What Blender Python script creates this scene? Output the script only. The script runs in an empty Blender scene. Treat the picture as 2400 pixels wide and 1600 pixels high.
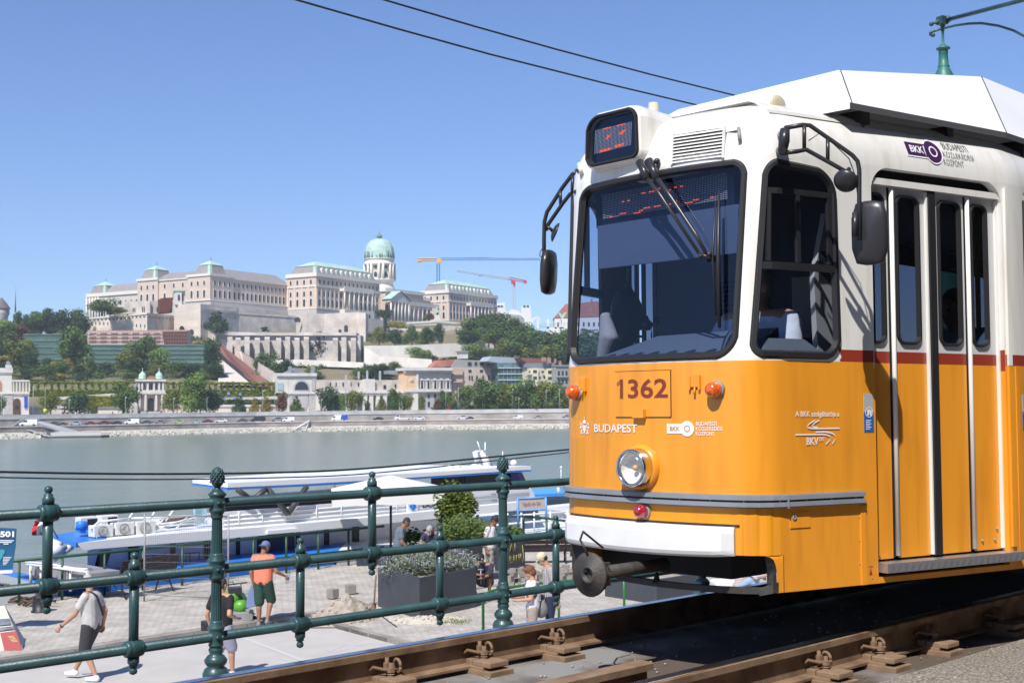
import bpy, bmesh, math, random
from math import sin, cos, tan, atan, atan2, radians, degrees, pi, sqrt, hypot
from mathutils import Vector, Matrix, Euler
random.seed(7)
SC = bpy.context.scene
COL = SC.collection
# ------------------------------------------------------------------ camera
F, CX, CY = 3000.0,1200.0,800.0
PITCH, ROLL = atan(150 / 3000.0),0.010
CAM = Vector((0,0,1.168))
D_ = Vector((0, cos(PITCH), sin(PITCH)))
R0 = Vector((1,0,0)); U0 = R0.cross(D_)
R_ = R0 * cos(ROLL) - U0 * sin(ROLL)
U_ = R0 * sin(ROLL) + U0 * cos(ROLL)
cd = bpy.data.cameras.new('camera'); cam = bpy.data.objects.new('camera', cd); COL.objects.link(cam)
cd.sensor_width = 36; cd.lens = 45; cd.clip_start = 0.1; cd.clip_end = 12000
m = Matrix((R_, U_,-D_)).transposed().to_4x4(); m.translation = CAM
cam.matrix_world = m; SC.camera = cam
cd.dof.use_dof = True; cd.dof.focus_distance = 7.2; cd.dof.aperture_fstop = 11
SC.render.resolution_x = 1024; SC.render.resolution_y = 682
# ------------------------------------------------------------------ light
SUN_AZ, SUN_EL = radians(-159.8), radians(51)
W = bpy.data.worlds.new('World'); SC.world = W; W.use_nodes = True
nt = W.node_tree; bg = nt.nodes['Background']
sky = nt.nodes.new('ShaderNodeTexSky'); sky.sky_type = 'NISHITA'; sky.sun_disc = False
sky.sun_elevation = SUN_EL; sky.sun_rotation = SUN_AZ % (2 * pi)
sky.altitude = 100; sky.air_density = 1.0; sky.dust_density = 0.35; sky.ozone_density = 3.0
tn = nt.nodes.new('ShaderNodeVectorMath'); tn.operation = 'MULTIPLY'; tn.inputs[1].default_value = (0.90,1.04,1.36); nt.links.new(sky.outputs[0], tn.inputs[0]); nt.links.new(tn.outputs[0], bg.inputs[0]); bg.inputs[1].default_value = 0.095
sd = bpy.data.lights.new('sun', 'SUN'); sd.energy = 5.0; sd.angle = radians(0.5); sd.color = (1,0.955,0.89)
sun = bpy.data.objects.new('sun', sd); COL.objects.link(sun)
SUNV = Vector((sin(SUN_AZ) * cos(SUN_EL), cos(SUN_AZ) * cos(SUN_EL), sin(SUN_EL)))
sun.rotation_euler = SUNV.to_track_quat('Z', 'Y').to_euler()
SC.view_settings.view_transform = 'Standard'; SC.view_settings.look = 'None'
SC.view_settings.exposure = 0.21; SC.view_settings.gamma = 1
# ------------------------------------------------------------------ projection helpers
def ray(x, y): return (D_ + R_ * ((x - CX) / F) - U_ * ((y - CY) / F)).normalized()
def proj(P):
    p = P - CAM; z = p.dot(D_)
    return CX + F * p.dot(R_) / z, CY - F * p.dot(U_) / z
def onp(x, y, P0, N): 
    r = ray(x, y); return CAM + r * ((P0 - CAM).dot(N) / r.dot(N))
def gz(x, y, z): return onp(x, y, Vector((0,0, z)), Vector((0,0,1)))
def gd(x, y, Y): return onp(x, y, Vector((0, Y,0)), Vector((0,1,0)))
u = ray(4200,955); n = u.cross(Vector((0,0,1))).normalized(); w = n.cross(u)
H = 1.168; CN = -4.298
def L(o, s, z): return CAM + n * (CN + o) + u * s + w * (z - H)      # tram frame: across, along, up
def onL(x, y, o): return onp(x, y, L(o,0,0), n)                     # plane parallel to the track
def toL(P): 
    q = P - CAM; return q.dot(n) - CN, q.dot(u), q.dot(w) + H
uh = Vector((u.x, u.y,0)).normalized(); nh = Vector((n.x, n.y,0)).normalized(); ZV = Vector((0,0,1))
QZ = -3.33; WZ = -7.2
def Q(nn, ss, z=QZ): return nh * nn + uh * ss + ZV * z
RL = Matrix((n, u, w)).transposed(); RQ = Matrix((nh, uh, ZV)).transposed()
def rotz(a): return Matrix.Rotation(a,3, 'Z')
I3 = Matrix.Identity(3)
# ------------------------------------------------------------------ objects
ORG = {}
def tag(o, label=None, cat=None, group=None, kind=None):
    if label: o['label'] = label
    if cat: o['category'] = cat
    if group: o['group'] = group
    if kind: o['kind'] = kind
    return o
def thing(name, label, cat, loc, group=None):
    o = bpy.data.objects.new(name, None); o.empty_display_size = 0.2; COL.objects.link(o)
    o.location = loc; ORG[o.name] = Vector(loc); return tag(o, label, cat, group)
def link(name, me, parent=None, org=None):
    o = bpy.data.objects.new(name, me); COL.objects.link(o)
    if parent is not None:
        o.parent = parent; ORG[o.name] = ORG[parent.name]
    else:
        ORG[o.name] = Vector(org or (0,0,0)); o.location = ORG[o.name]
    return o
def copy_tree(o, parent=None):
    c = o.copy(); COL.objects.link(c); c.parent = parent
    for ch in o.children: copy_tree(ch, c)
    return c
def perp(d):
    a = Vector((0,0,1)) if abs(d.z) < 0.9 else Vector((1,0,0))
    x = a.cross(d).normalized(); return x, d.cross(x)
class MB:
    def __init__(s): s.v = []; s.f = []; s.m = []; s.s = []
    def add(s, vs, fs, mi=0, sm=False):
        b = len(s.v); s.v += [Vector(q) for q in vs]
        for f in fs: s.f.append([b + i for i in f]); s.m.append(mi); s.s.append(sm)
        return s
    def quad(s, *p, mi=0): return s.add(p,[list(range(len(p)))], mi)
    def box(s, c, d, R=I3, mi=0):
        c = Vector(c); x, y, z = [k / 2 for k in d]
        vs = [c + R @ Vector((a * x, b * y, e * z)) for a in (-1,1) for b in (-1,1) for e in (-1,1)]
        return s.add(vs,[(0,1,3,2),(4,6,7,5),(0,4,5,1),(2,3,7,6),(0,2,6,4),(1,5,7,3)], mi)
    def bbox(s, a0, a1, b0, b1, c0, c1, fn, mi=0):      # box in a curved / framed space given by fn(a,b,c)
        vs = [fn(a, b, e) for a in (a0, a1) for b in (b0, b1) for e in (c0, c1)]
        return s.add(vs,[(0,1,3,2),(4,6,7,5),(0,4,5,1),(2,3,7,6),(0,2,6,4),(1,5,7,3)], mi)
    def prism(s, pts, ext, mi=0):
        k = len(pts); ext = Vector(ext); pts = [Vector(p) for p in pts]
        s.add(pts + [p + ext for p in pts],[list(range(k))[::-1], list(range(k,2 * k))] + [(i,(i + 1) % k, k + (i + 1) % k, k + i) for i in range(k)], mi); return s
    def tube(s, pts, r, k=8, mi=0, cap=True, sm=True):
        pts = [Vector(p) for p in pts]; N = len(pts)
        rs = r if isinstance(r,(list, tuple)) else [r] * N
        vs = []; x0 = None
        for i in range(N):
            d = (pts[min(i + 1, N - 1)] - pts[max(i - 1,0)]).normalized()
            if x0 is None: x0, _ = perp(d)
            x0 = (x0 - d * x0.dot(d)).normalized(); y0 = d.cross(x0)
            vs += [pts[i] + (x0 * cos(2 * pi * j / k) + y0 * sin(2 * pi * j / k)) * rs[i] for j in range(k)]
        fs = [(i * k + j, i * k + (j + 1) % k,(i + 1) * k + (j + 1) % k,(i + 1) * k + j) for i in range(N - 1) for j in range(k)]
        s.add(vs, fs, mi, sm)
        if cap:
            b = len(s.v) - len(vs)
            s.f.append([b + j for j in range(k)][::-1]); s.m.append(mi); s.s.append(False)
            s.f.append([b + (N - 1) * k + j for j in range(k)]); s.m.append(mi); s.s.append(False)
        return s
    def lathe(s, c, prof, k=16, ax=None, mi=0, sm=True, cap=True):
        c = Vector(c); ax = Vector(ax or (0,0,1)).normalized(); x, y = perp(ax)
        vs = [c + ax * z + (x * cos(2 * pi * j / k) + y * sin(2 * pi * j / k)) * r for r, z in prof for j in range(k)]
        N = len(prof)
        fs = [(i * k + j, i * k + (j + 1) % k,(i + 1) * k + (j + 1) % k,(i + 1) * k + j) for i in range(N - 1) for j in range(k)]
        if cap: fs += [list(range(k))[::-1],[(N - 1) * k + j for j in range(k)]]
        return s.add(vs, fs, mi, sm)
    def ball(s, c, r, k=10, R=I3, mi=0):
        c = Vector(c); r = r if isinstance(r,(list, tuple)) else (r, r, r); h = k // 2 + 1; vs = []
        for i in range(1, h):
            t = pi * i / h
            vs += [c + R @ Vector((r[0] * sin(t) * cos(2 * pi * j / k), r[1] * sin(t) * sin(2 * pi * j / k), r[2] * cos(t))) for j in range(k)]
        b = len(vs); vs += [c + R @ Vector((0,0, r[2])), c - R @ Vector((0,0, r[2]))]
        fs = [(i * k + j,(i + 1) * k + j,(i + 1) * k + (j + 1) % k, i * k + (j + 1) % k) for i in range(h - 2) for j in range(k)]
        fs += [(b, j,(j + 1) % k) for j in range(k)] + [(b + 1,(h - 2) * k + (j + 1) % k,(h - 2) * k + j) for j in range(k)]
        return s.add(vs, fs, mi, True)
    def build(s, name, mat, parent=None, org=None, merge=0, bevel=0, fix=True):
        me = bpy.data.meshes.new(name)
        og = ORG[parent.name] if parent is not None else Vector(org or (0,0,0))
        me.from_pydata([q - og for q in s.v],[], s.f)
        for mm in (mat if isinstance(mat,(list, tuple)) else [mat]): me.materials.append(mm)
        for i, p in enumerate(me.polygons): p.material_index = s.m[i]; p.use_smooth = s.s[i]
        if merge or fix or bevel:
            b = bmesh.new(); b.from_mesh(me)
            if merge: bmesh.ops.remove_doubles(b, verts=b.verts, dist=merge)
            if bevel: bmesh.ops.bevel(b, geom=b.edges[:], offset=bevel, segments=2, affect='EDGES', profile=.5)
            if fix: bmesh.ops.recalc_face_normals(b, faces=b.faces)
            b.to_mesh(me); b.free()
        me.update(); return link(name, me, parent, og if parent is None else None)
# ------------------------------------------------------------------ materials
MATS = {}
def mat(name, col, rough=0.6, metal=0.0, vary=0.0, scale=5.0, col2=None, bump=0.0, bscale=None, spec=None, coat=0, emit=None, stretch=None, detail=4.0, hard=None):
    if name in MATS: return MATS[name]
    m = bpy.data.materials.new(name); m.use_nodes = True; t = m.node_tree; b = t.nodes['Principled BSDF']
    c4 = (*col,1); b.inputs['Base Color'].default_value = c4
    b.inputs['Roughness'].default_value = rough; b.inputs['Metallic'].default_value = metal
    if spec is not None: b.inputs['Specular IOR Level'].default_value = spec
    if coat: b.inputs['Coat Weight'].default_value = coat; b.inputs['Coat Roughness'].default_value = 0.08
    if emit: b.inputs['Emission Color'].default_value = (*emit[:3],1); b.inputs['Emission Strength'].default_value = emit[3]
    if vary or col2 or bump:
        tc = t.nodes.new('ShaderNodeTexCoord'); mp = t.nodes.new('ShaderNodeMapping')
        t.links.new(tc.outputs['Object'], mp.inputs[0])
        if stretch: mp.inputs['Scale'].default_value = stretch
        nz = t.nodes.new('ShaderNodeTexNoise'); nz.inputs['Scale'].default_value = scale; nz.inputs['Detail'].default_value = detail
        t.links.new(mp.outputs[0], nz.inputs['Vector'])
        if vary or col2:
            mx = t.nodes.new('ShaderNodeMix'); mx.data_type = 'RGBA'
            rr = t.nodes.new('ShaderNodeMapRange'); rr.inputs[1].default_value, rr.inputs[2].default_value = hard or (0.3,0.7)
            t.links.new(nz.outputs[0], rr.inputs[0]); t.links.new(rr.outputs[0], mx.inputs[0])
            c2 = col2 or tuple(min(1, k * (1 + vary)) for k in col); c1 = col if col2 else tuple(k * (1 - vary) for k in col)
            mx.inputs[6].default_value = (*c1,1); mx.inputs[7].default_value = (*c2,1)
            t.links.new(mx.outputs[2], b.inputs['Base Color'])
        if bump:
            bp = t.nodes.new('ShaderNodeBump'); bp.inputs['Strength'].default_value = 1; bp.inputs['Distance'].default_value = bump
            n2 = t.nodes.new('ShaderNodeTexNoise'); n2.inputs['Scale'].default_value = bscale or scale; n2.inputs['Detail'].default_value = 5
            t.links.new(mp.outputs[0], n2.inputs['Vector']); t.links.new(n2.outputs[0], bp.inputs['Height']); t.links.new(bp.outputs[0], b.inputs['Normal'])
    MATS[name] = m; return m
def masonry(name, c1, c2, cm, bw, bh, mortar=0.02, rough=0.9, bump=0.0, frame=None, zup=True, big=0.3):
    """stone blocks: brick texture in a wall plane (walls: along x+y / z; floors: x / y), blotched with noise"""
    if name in MATS: return MATS[name]
    m = bpy.data.materials.new(name); m.use_nodes = True; t = m.node_tree; b = t.nodes['Principled BSDF']; b.inputs['Roughness'].default_value = rough
    g = t.nodes.new('ShaderNodeNewGeometry'); sx = t.nodes.new('ShaderNodeSeparateXYZ'); cx = t.nodes.new('ShaderNodeCombineXYZ')
    if frame:
        vr = t.nodes.new('ShaderNodeVectorRotate'); vr.rotation_type = 'Z_AXIS'; vr.inputs['Angle'].default_value = frame
        t.links.new(g.outputs['Position'], vr.inputs['Vector']); t.links.new(vr.outputs[0], sx.inputs[0])
    else: t.links.new(g.outputs['Position'], sx.inputs[0])
    if zup:
        ad = t.nodes.new('ShaderNodeMath'); ad.operation = 'ADD'; t.links.new(sx.outputs[0], ad.inputs[0]); t.links.new(sx.outputs[1], ad.inputs[1])
        t.links.new(ad.outputs[0], cx.inputs[0]); t.links.new(sx.outputs[2], cx.inputs[1])
    else: t.links.new(sx.outputs[0], cx.inputs[0]); t.links.new(sx.outputs[1], cx.inputs[1])
    nd = t.nodes.new('ShaderNodeTexNoise'); nd.inputs['Scale'].default_value = 1.3 / bw; nd.inputs['Detail'].default_value = 2
    t.links.new(cx.outputs[0], nd.inputs['Vector'])
    va = t.nodes.new('ShaderNodeVectorMath'); va.operation = 'MULTIPLY_ADD'; va.inputs[1].default_value = (bh * (0.45 if zup else 0.95),) * 3
    t.links.new(nd.outputs['Color'], va.inputs[0]); t.links.new(cx.outputs[0], va.inputs[2])
    br = t.nodes.new('ShaderNodeTexBrick'); br.inputs['Scale'].default_value = 1
    for k, c in ((1, c1),(2, c2),(3, cm)): br.inputs[k].default_value = (*c,1)
    br.inputs['Mortar Size'].default_value = mortar; br.inputs['Brick Width'].default_value = bw; br.inputs['Row Height'].default_value = bh
    br.inputs['Mortar Smooth'].default_value = 0.3
    t.links.new(va.outputs[0], br.inputs[0])
    nz = t.nodes.new('ShaderNodeTexNoise'); nz.inputs['Scale'].default_value = 0.35 / bw; nz.inputs['Detail'].default_value = 6
    t.links.new(cx.outputs[0], nz.inputs['Vector'])
    rr = t.nodes.new('ShaderNodeMapRange'); rr.inputs[1].default_value = .3; rr.inputs[2].default_value = .7; rr.inputs[3].default_value = 1 - big; rr.inputs[4].default_value = 1 + big * .5
    t.links.new(nz.outputs[0], rr.inputs[0])
    vm = t.nodes.new('ShaderNodeVectorMath'); vm.operation = 'SCALE'; t.links.new(br.outputs[0], vm.inputs[0]); t.links.new(rr.outputs[0], vm.inputs['Scale'])
    t.links.new(vm.outputs[0], b.inputs['Base Color'])
    if bump:
        bp = t.nodes.new('ShaderNodeBump'); bp.inputs['Distance'].default_value = bump; bp.invert = True
        t.links.new(br.outputs['Fac'], bp.inputs['Height']); t.links.new(bp.outputs[0], b.inputs['Normal'])
    MATS[name] = m; return m
def glassmat(name, tint, gloss=1.0, rough=0.02, ior=1.45):
    m = bpy.data.materials.new(name); m.use_nodes = True; t = m.node_tree; t.nodes.clear()
    o = t.nodes.new('ShaderNodeOutputMaterial'); mx = t.nodes.new('ShaderNodeMixShader'); tr = t.nodes.new('ShaderNodeBsdfTransparent'); gl = t.nodes.new('ShaderNodeBsdfGlossy')
    lw = t.nodes.new('ShaderNodeLayerWeight'); lw.inputs[0].default_value = .5; pw = t.nodes.new('ShaderNodeMath'); pw.operation = 'POWER'; pw.inputs[1].default_value = 4.5
    fr = t.nodes.new('ShaderNodeMath'); fr.operation = 'MULTIPLY_ADD'; fr.inputs[1].default_value = .9; fr.inputs[2].default_value = .05; t.links.new(lw.outputs['Facing'], pw.inputs[0]); t.links.new(pw.outputs[0], fr.inputs[0]); tr.inputs[0].default_value = (*tint,1); gl.inputs['Roughness'].default_value = rough
    gl.inputs[0].default_value = (gloss, gloss, gloss,1)
    t.links.new(fr.outputs[0], mx.inputs[0]); t.links.new(tr.outputs[0], mx.inputs[1]); t.links.new(gl.outputs[0], mx.inputs[2]); t.links.new(mx.outputs[0], o.inputs[0])
    MATS[name] = m; return m
def textmesh(txt, size=1.0, bold=0.0, extr=0.0, sx=1.0):
    c = bpy.data.curves.new('txt', 'FONT'); c.body = txt; c.size = size; c.offset = bold; c.extrude = extr; c.resolution_u = 3
    o = bpy.data.objects.new('txt', c); COL.objects.link(o); dg = bpy.context.evaluated_depsgraph_get()
    me = bpy.data.meshes.new_from_object(o.evaluated_get(dg)); vs = [v.co.copy() for v in me.vertices]; fs = [list(p.vertices) for p in me.polygons]
    bpy.data.objects.remove(o); bpy.data.curves.remove(c); bpy.data.meshes.remove(me)
    x0 = min(v.x for v in vs); x1 = max(v.x for v in vs); y0 = min(v.y for v in vs); y1 = max(v.y for v in vs)
    return vs, fs,(x0, x1, y0, y1)
def fittext(mb, txt, fn, w_, h_, bold=0.0, mi=0):
    """flat lettering: fills a w_ x h_ box (origin lower left) and is mapped by fn(x,y)"""
    vs, fs,(x0, x1, y0, y1) = textmesh(txt,1.0, bold)
    mb.add([fn((v.x - x0) / (x1 - x0) * w_,(v.y - y0) / (y1 - y0) * h_) for v in vs], fs, mi)
M = dict(
    white=mat('white_paint',(0.80,0.79,0.75),0.30, vary=0.05, scale=2.5, coat=.3),
    cover=mat('cover_white',(0.82,0.82,0.83),0.4, vary=.05, scale=1.6),
    black=mat('black_rubber',(0.02,0.02,0.022),0.45),
    blackp=mat('black_plastic',(0.03,0.03,0.034),0.32),
    dark=mat('dark_interior',(0.015,0.016,0.02),0.8),
    green=mat('railing_green',(0.026,0.072,0.078),0.42, vary=0.3, scale=7, bump=0.0015, bscale=60, coat=.2),
    ggreen=mat('quay_rail_green',(0.012,0.065,0.035),0.45),
    bgreen=mat('bright_green',(0.02,0.16,0.04),0.4),
    rust=mat('rust_steel',(0.125,0.068,0.036),0.88, col2=(0.29,0.195,0.12), scale=6, bump=0.002, bscale=90),
    steel=mat('polished_rail',(0.55,0.56,0.6),0.22, metal=1.0),
    grey=mat('grey_metal',(0.28,0.28,0.29),0.5, vary=.1),
    alu=mat('aluminium',(0.5,0.5,0.51),0.35, metal=.8),
    bwhite=mat('boat_white',(0.78,0.79,0.80),0.4),
    bblue=mat('boat_blue',(0.03,0.20,0.62),0.4),
    glassd=mat('dark_glass',(0.02,0.03,0.045),0.08),
)
# ================================================================== TRAM
def bez(p0, p1, p2, k): return [((1 - t) ** 2 * p0[0] + 2 * t * (1 - t) * p1[0] + t * t * p2[0],(1 - t) ** 2 * p0[1] + 2 * t * (1 - t) * p1[1] + t * t * p2[1]) for t in [i / k for i in range(1, k + 1)]]
FR0 = 5.27
plan = [(o_, FR0 + .25 * o_ * o_) for o_ in [i * .52 / 8 for i in range(9)]]
plan += bez(plan[-1],(.652,5.375),(.695,5.49),8)
plan += bez(plan[-1],(.88,6.13),(1.13,7.215),10) + bez((1.13,7.215),(1.15,7.30),(1.15,7.40),4) + [(1.15,9.0),(1.15,14),(1.15,26)]
ARC = [0]
for i in range(1, len(plan)): ARC.append(ARC[-1] + hypot(plan[i][0] - plan[i - 1][0], plan[i][1] - plan[i - 1][1]))
def PL(a):
    s = 1 if a >= 0 else -1; q = abs(a)
    i = 0
    while i < len(ARC) - 2 and ARC[i + 1] < q: i += 1
    t = (q - ARC[i]) / (ARC[i + 1] - ARC[i]); p, r = plan[i], plan[i + 1]
    return s * (p[0] + (r[0] - p[0]) * t), p[1] + (r[1] - p[1]) * t
def PN(a):
    e = .04; p, r = PL(a - e), PL(a + e); dx, dy = r[0] - p[0], r[1] - p[1]; l = hypot(dx, dy); return dy / l,-dx / l
def lean(z): return max(0, z - 1.40) * .085
def inw(z):
    if z < 2.48: return 0
    t = min(z - 2.48,.33); return .34 - sqrt(max(.34 * .34 - t * t,1e-6))
def S(a, z, out=0.0):
    o, s = PL(a); nx, ny = PN(a); q = abs(a)
    f = 1 if q < .5 else max(0,1 - (q - .5) / .45); f = f * f * (3 - 2 * f)
    k = out - inw(z)
    return L(o + nx * k, s + ny * k + lean(z) * f, z)
_g = [((i * .06,.25 + j * .12), proj(S(i * .06,.25 + j * .12))) for i in range(-11,80) for j in range(22)]
def inv(px, py, out=0.0):
    g = min(_g, key=lambda t: (t[1][0] - px) ** 2 + (t[1][1] - py) ** 2); a, z = g[0]
    for _ in range(12):
        x, y = proj(S(a, z, out)); xa, ya = proj(S(a + .004, z, out)); xz, yz = proj(S(a, z + .004, out))
        A, B, C_, D = (xa - x) / .004,(xz - x) / .004,(ya - y) / .004,(yz - y) / .004; dt = A * D - B * C_
        ex, ey = px - x, py - y
        if abs(dt) < 1e-6: break
        a += .9 * (ex * D - B * ey) / dt; z += .9 * (A * ey - C_ * ex) / dt
    return a, z
def SP(px, py, out=0.0): a, z = inv(px, py, out); return S(a, z, out)
def rq(c, r, k=6, kk=None):
    out = []; N = len(c)
    for i in range(N):
        p, a, b = Vector(c[i]), Vector(c[i - 1]), Vector(c[(i + 1) % N]); ri = r if not isinstance(r,(list, tuple)) else r[i]
        e0 = p + (a - p).normalized() * ri; e1 = p + (b - p).normalized() * ri
        out += [tuple(e0 * (1 - t) ** 2 + p * (2 * t * (1 - t) * .62 + 0) + e1 * t * t + (e0 + e1) * (.38 * t * (1 - t))) for t in [j / k for j in range(k + 1)]]
    d = []
    for i in range(len(out)):                 # subdivide long edges so the path follows the curved body
        a, b = Vector(out[i]), Vector(out[(i + 1) % len(out)]); q = max(1, int((b - a).length / .12))
        d += [tuple(a.lerp(b, j / q)) for j in range(q)]
    return d
def inset(path, wd):
    N = len(path); res = []
    for i in range(N):
        a, b, c = Vector(path[i - 1]), Vector(path[i]), Vector(path[(i + 1) % N]); t = (c - a).normalized()
        res.append((b.x - t.y * wd * SGN(path), b.y + t.x * wd * SGN(path)))
    return res
def SGN(path):
    A = sum(path[i - 1][0] * path[i][1] - path[i][0] * path[i - 1][1] for i in range(len(path))); return 1 if A > 0 else -1
def ringfill(mb, path, fn, rect, mi):
    a0, a1, z0, z1 = rect; cx, cz = (a0 + a1) / 2,(z0 + z1) / 2; N = len(path)
    def pj(p):
        dx, dz = p[0] - cx, p[1] - cz
        t = min(((a1 - cx) / abs(dx)) if dx else 9e9,((z1 - cz) / abs(dz)) if dz else 9e9)
        side = 0 if abs(dx) * (z1 - cz) > abs(dz) * (a1 - cx) else 1
        return (cx + dx * t, cz + dz * t),(side, dx > 0 if side == 0 else dz > 0)
    for i in range(N):
        p, q = path[i], path[(i + 1) % N]; (P, sp),(Q_, sq) = pj(p), pj(q)
        f = lambda c: mi(c[0], c[1]) if callable(mi) else mi
        mb.add([fn(*p), fn(*q), fn(*Q_), fn(*P)],[(0,1,2,3)], f(P))
        if sp != sq:
            C = (a1 if (p[0] + q[0]) / 2 > cx else a0, z1 if (p[1] + q[1]) / 2 > cz else z0)
            mb.add([fn(*P), fn(*Q_), fn(*C)],[(0,1,2)], f(C))
def bbp(path, e=.004): return (min(p[0] for p in path) - e, max(p[0] for p in path) + e, min(p[1] for p in path) - e, max(p[1] for p in path) + e)
def panel(mb, A, Z, paths, out, mi, clip=None):
    rects = [bbp(p) for p in paths]
    for r in rects: A = A + [r[0], r[1]]; Z = Z + [r[2], r[3]]
    A = sorted(set(round(a,5) for a in A)); Z = sorted(set(round(z,5) for z in Z)); fn = lambda a, z: S(a, z, out)
    for i in range(len(A) - 1):
        for j in range(len(Z) - 1):
            ca, cz = (A[i] + A[i + 1]) / 2,(Z[j] + Z[j + 1]) / 2
            if any(r[0] < ca < r[1] and r[2] < cz < r[3] for r in rects) or (clip and clip(ca, cz)): continue
            mb.add([fn(A[i], Z[j]), fn(A[i + 1], Z[j]), fn(A[i + 1], Z[j + 1]), fn(A[i], Z[j + 1])],[(0,1,2,3)], mi(ca, cz), True)
    for p, r in zip(paths, rects): ringfill(mb, p, fn, r, mi)
def band(mb, p0, o0, p1, o1, mi=0, sm=False):
    N = len(p0)
    for i in range(N):
        j = (i + 1) % N; mb.add([S(*p0[i], o0), S(*p0[j], o0), S(*p1[j], o1), S(*p1[i], o1)],[(0,1,2,3)], mi, sm)
def rubber(path, wd, base=0.0, h=.016):
    mb = MB(); i1 = inset(path, wd * .3); i2 = inset(path, wd * .75); i3 = inset(path, wd)
    band(mb, path, base - .004, i1, base + h, sm=True); band(mb, i1, base + h, i2, base + h, sm=True); band(mb, i2, base + h, i3, base - .012, sm=True)
    return mb, i3
def pane(path, out):
    mb = MB(); cx = sum(p[0] for p in path) / len(path); cz = sum(p[1] for p in path) / len(path); N = len(path)
    # concentric rings so that the pane follows the body curve
    K = [1,.66,.33]; rings = [[(cx + (p[0] - cx) * k, cz + (p[1] - cz) * k) for p in path] for k in K]
    for a, b in zip(rings, rings[1:]): band(mb, a, out, b, out, sm=True)
    for i in range(N): mb.add([S(*rings[-1][i], out), S(*rings[-1][(i + 1) % N], out), S(cx, cz, out)],[(0,1,2)],0, True)
    return mb
def strip(mb, a0, a1, z0, z1, o0, o1, step=.06, mi=0, fn=S):
    N = max(1, int((a1 - a0) / step)); A = [a0 + (a1 - a0) * i / N for i in range(N + 1)]
    for i in range(N):
        p, q = A[i], A[i + 1]
        mb.add([fn(p, z0, o0), fn(q, z0, o0), fn(q, z0, o1), fn(p, z0, o1)],[(0,1,2,3)], mi)
        mb.add([fn(p, z1, o0), fn(q, z1, o0), fn(q, z1, o1), fn(p, z1, o1)],[(3,2,1,0)], mi)
        mb.add([fn(p, z0, o1), fn(q, z0, o1), fn(q, z1, o1), fn(p, z1, o1)],[(0,1,2,3)], mi)
    for p in (a0, a1): mb.add([fn(p, z0, o0), fn(p, z1, o0), fn(p, z1, o1), fn(p, z0, o1)],[(0,1,2,3)], mi)

def tram_paint(name, base, dirt):
    m = mat(name, base,.32, coat=.35); t = m.node_tree; b = t.nodes['Principled BSDF']
    tc = t.nodes.new('ShaderNodeTexCoord'); mp = t.nodes.new('ShaderNodeMapping'); mp.inputs['Scale'].default_value = (6,6,.8)
    nz = t.nodes.new('ShaderNodeTexNoise'); nz.inputs['Scale'].default_value = 2; nz.inputs['Detail'].default_value = 8
    rr = t.nodes.new('ShaderNodeMapRange'); rr.inputs[1].default_value = .48; rr.inputs[2].default_value = .8; rr.inputs[4].default_value = .8
    mx = t.nodes.new('ShaderNodeMix'); mx.data_type = 'RGBA'; mx.inputs[6].default_value = (*base,1); mx.inputs[7].default_value = (*dirt,1)
    t.links.new(tc.outputs['Object'], mp.inputs[0]); t.links.new(mp.outputs[0], nz.inputs['Vector']); t.links.new(nz.outputs[0], rr.inputs[0]); t.links.new(rr.outputs[0], mx.inputs[0])
    t.links.new(mx.outputs[2], b.inputs['Base Color']); return m
YEL = tram_paint('tram_yellow',(0.84,0.33,0.024),(0.62,0.225,0.018))
WHT = tram_paint('tram_white',(0.80,0.79,0.75),(0.62,0.57,0.47))
RED = mat('tram_stripe',(0.30,0.040,0.020),.35, coat=.3)
GLS = glassmat('window_glass',(.64,.70,.84),.85,.015)
GLD = glassmat('door_glass',(.34,.36,.42),.9,.02)
TR = thing('tram', 'yellow and white tram with red numbers on its front, coming round on the raised track', 'tram', L(0,9,0))
def tp(mb, name, mt, parent=TR, **k): return mb.build(name, mt, parent, **k)
wind = rq([(-.612,1.436),(.563,1.436),(.588,2.466),(-.570,2.458)],[.10,.11,.08,.08])
side = rq([(.618,1.438),(1.208,1.436),(1.190,2.425),(.675,2.462)],[.07,.10,.12,.09])
sideL = [(-p[0], p[1]) for p in side][::-1]
door = rq([(1.447,.30),(2.508,.30),(2.508,2.475),(1.447,2.475)],[.004,.004,.11,.11])
doorL = [(-p[0], p[1]) for p in door][::-1]
ax = 2.728; wmain = []
while ax < 11: wmain.append(rq([(ax,1.54),(ax + 1.05,1.54),(ax + 1.05,2.47),(ax,2.47)],.07)); ax += 1.17
wmainL = [[(-p[0], p[1]) for p in q][::-1] for q in wmain]
PATHS = [wind, side, sideL, door, doorL] + wmain + wmainL
AA = [i * .04 for i in range(-23,24)] + [1.0,1.2,1.4,1.75,2.05,2.35,2.52,2.55,2.6,2.65,2.7,4,6,9,12.5] + [-1.0,-1.2,-1.4,-1.75,-2.05,-2.35,-2.52,-2.6,-2.7,-4,-6,-9,-12.5]
ZZ = [.27,.33,.39,.455,.6,.8,1.0,1.2,1.35,1.427,1.490,1.7,2.0,2.3,2.48,2.55,2.60,2.65,2.69,2.72]
def bclip(a, z): return z < .455 and abs(a) < .79
def bmi(a, z): return 0 if z < 1.427 else (2 if z < 1.49 and (abs(a) > 1.2) else 1)
mb = MB(); panel(mb, AA + [.79,-.79], ZZ, PATHS,0, bmi, bclip)
for pth in (door, doorL):
    for i in range(len(pth)):
        p, q = pth[i], pth[(i + 1) % len(pth)]; mb.add([S(*p,0), S(*q,0), S(*q,-.05), S(*p,-.05)],[(0,1,2,3)], bmi(p[0],(p[1] + q[1]) / 2))
arcp = [(.685,.455),(.712,.448),(.732,.435),(.744,.41),(.750,.38),(.750,.27)]
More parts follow.
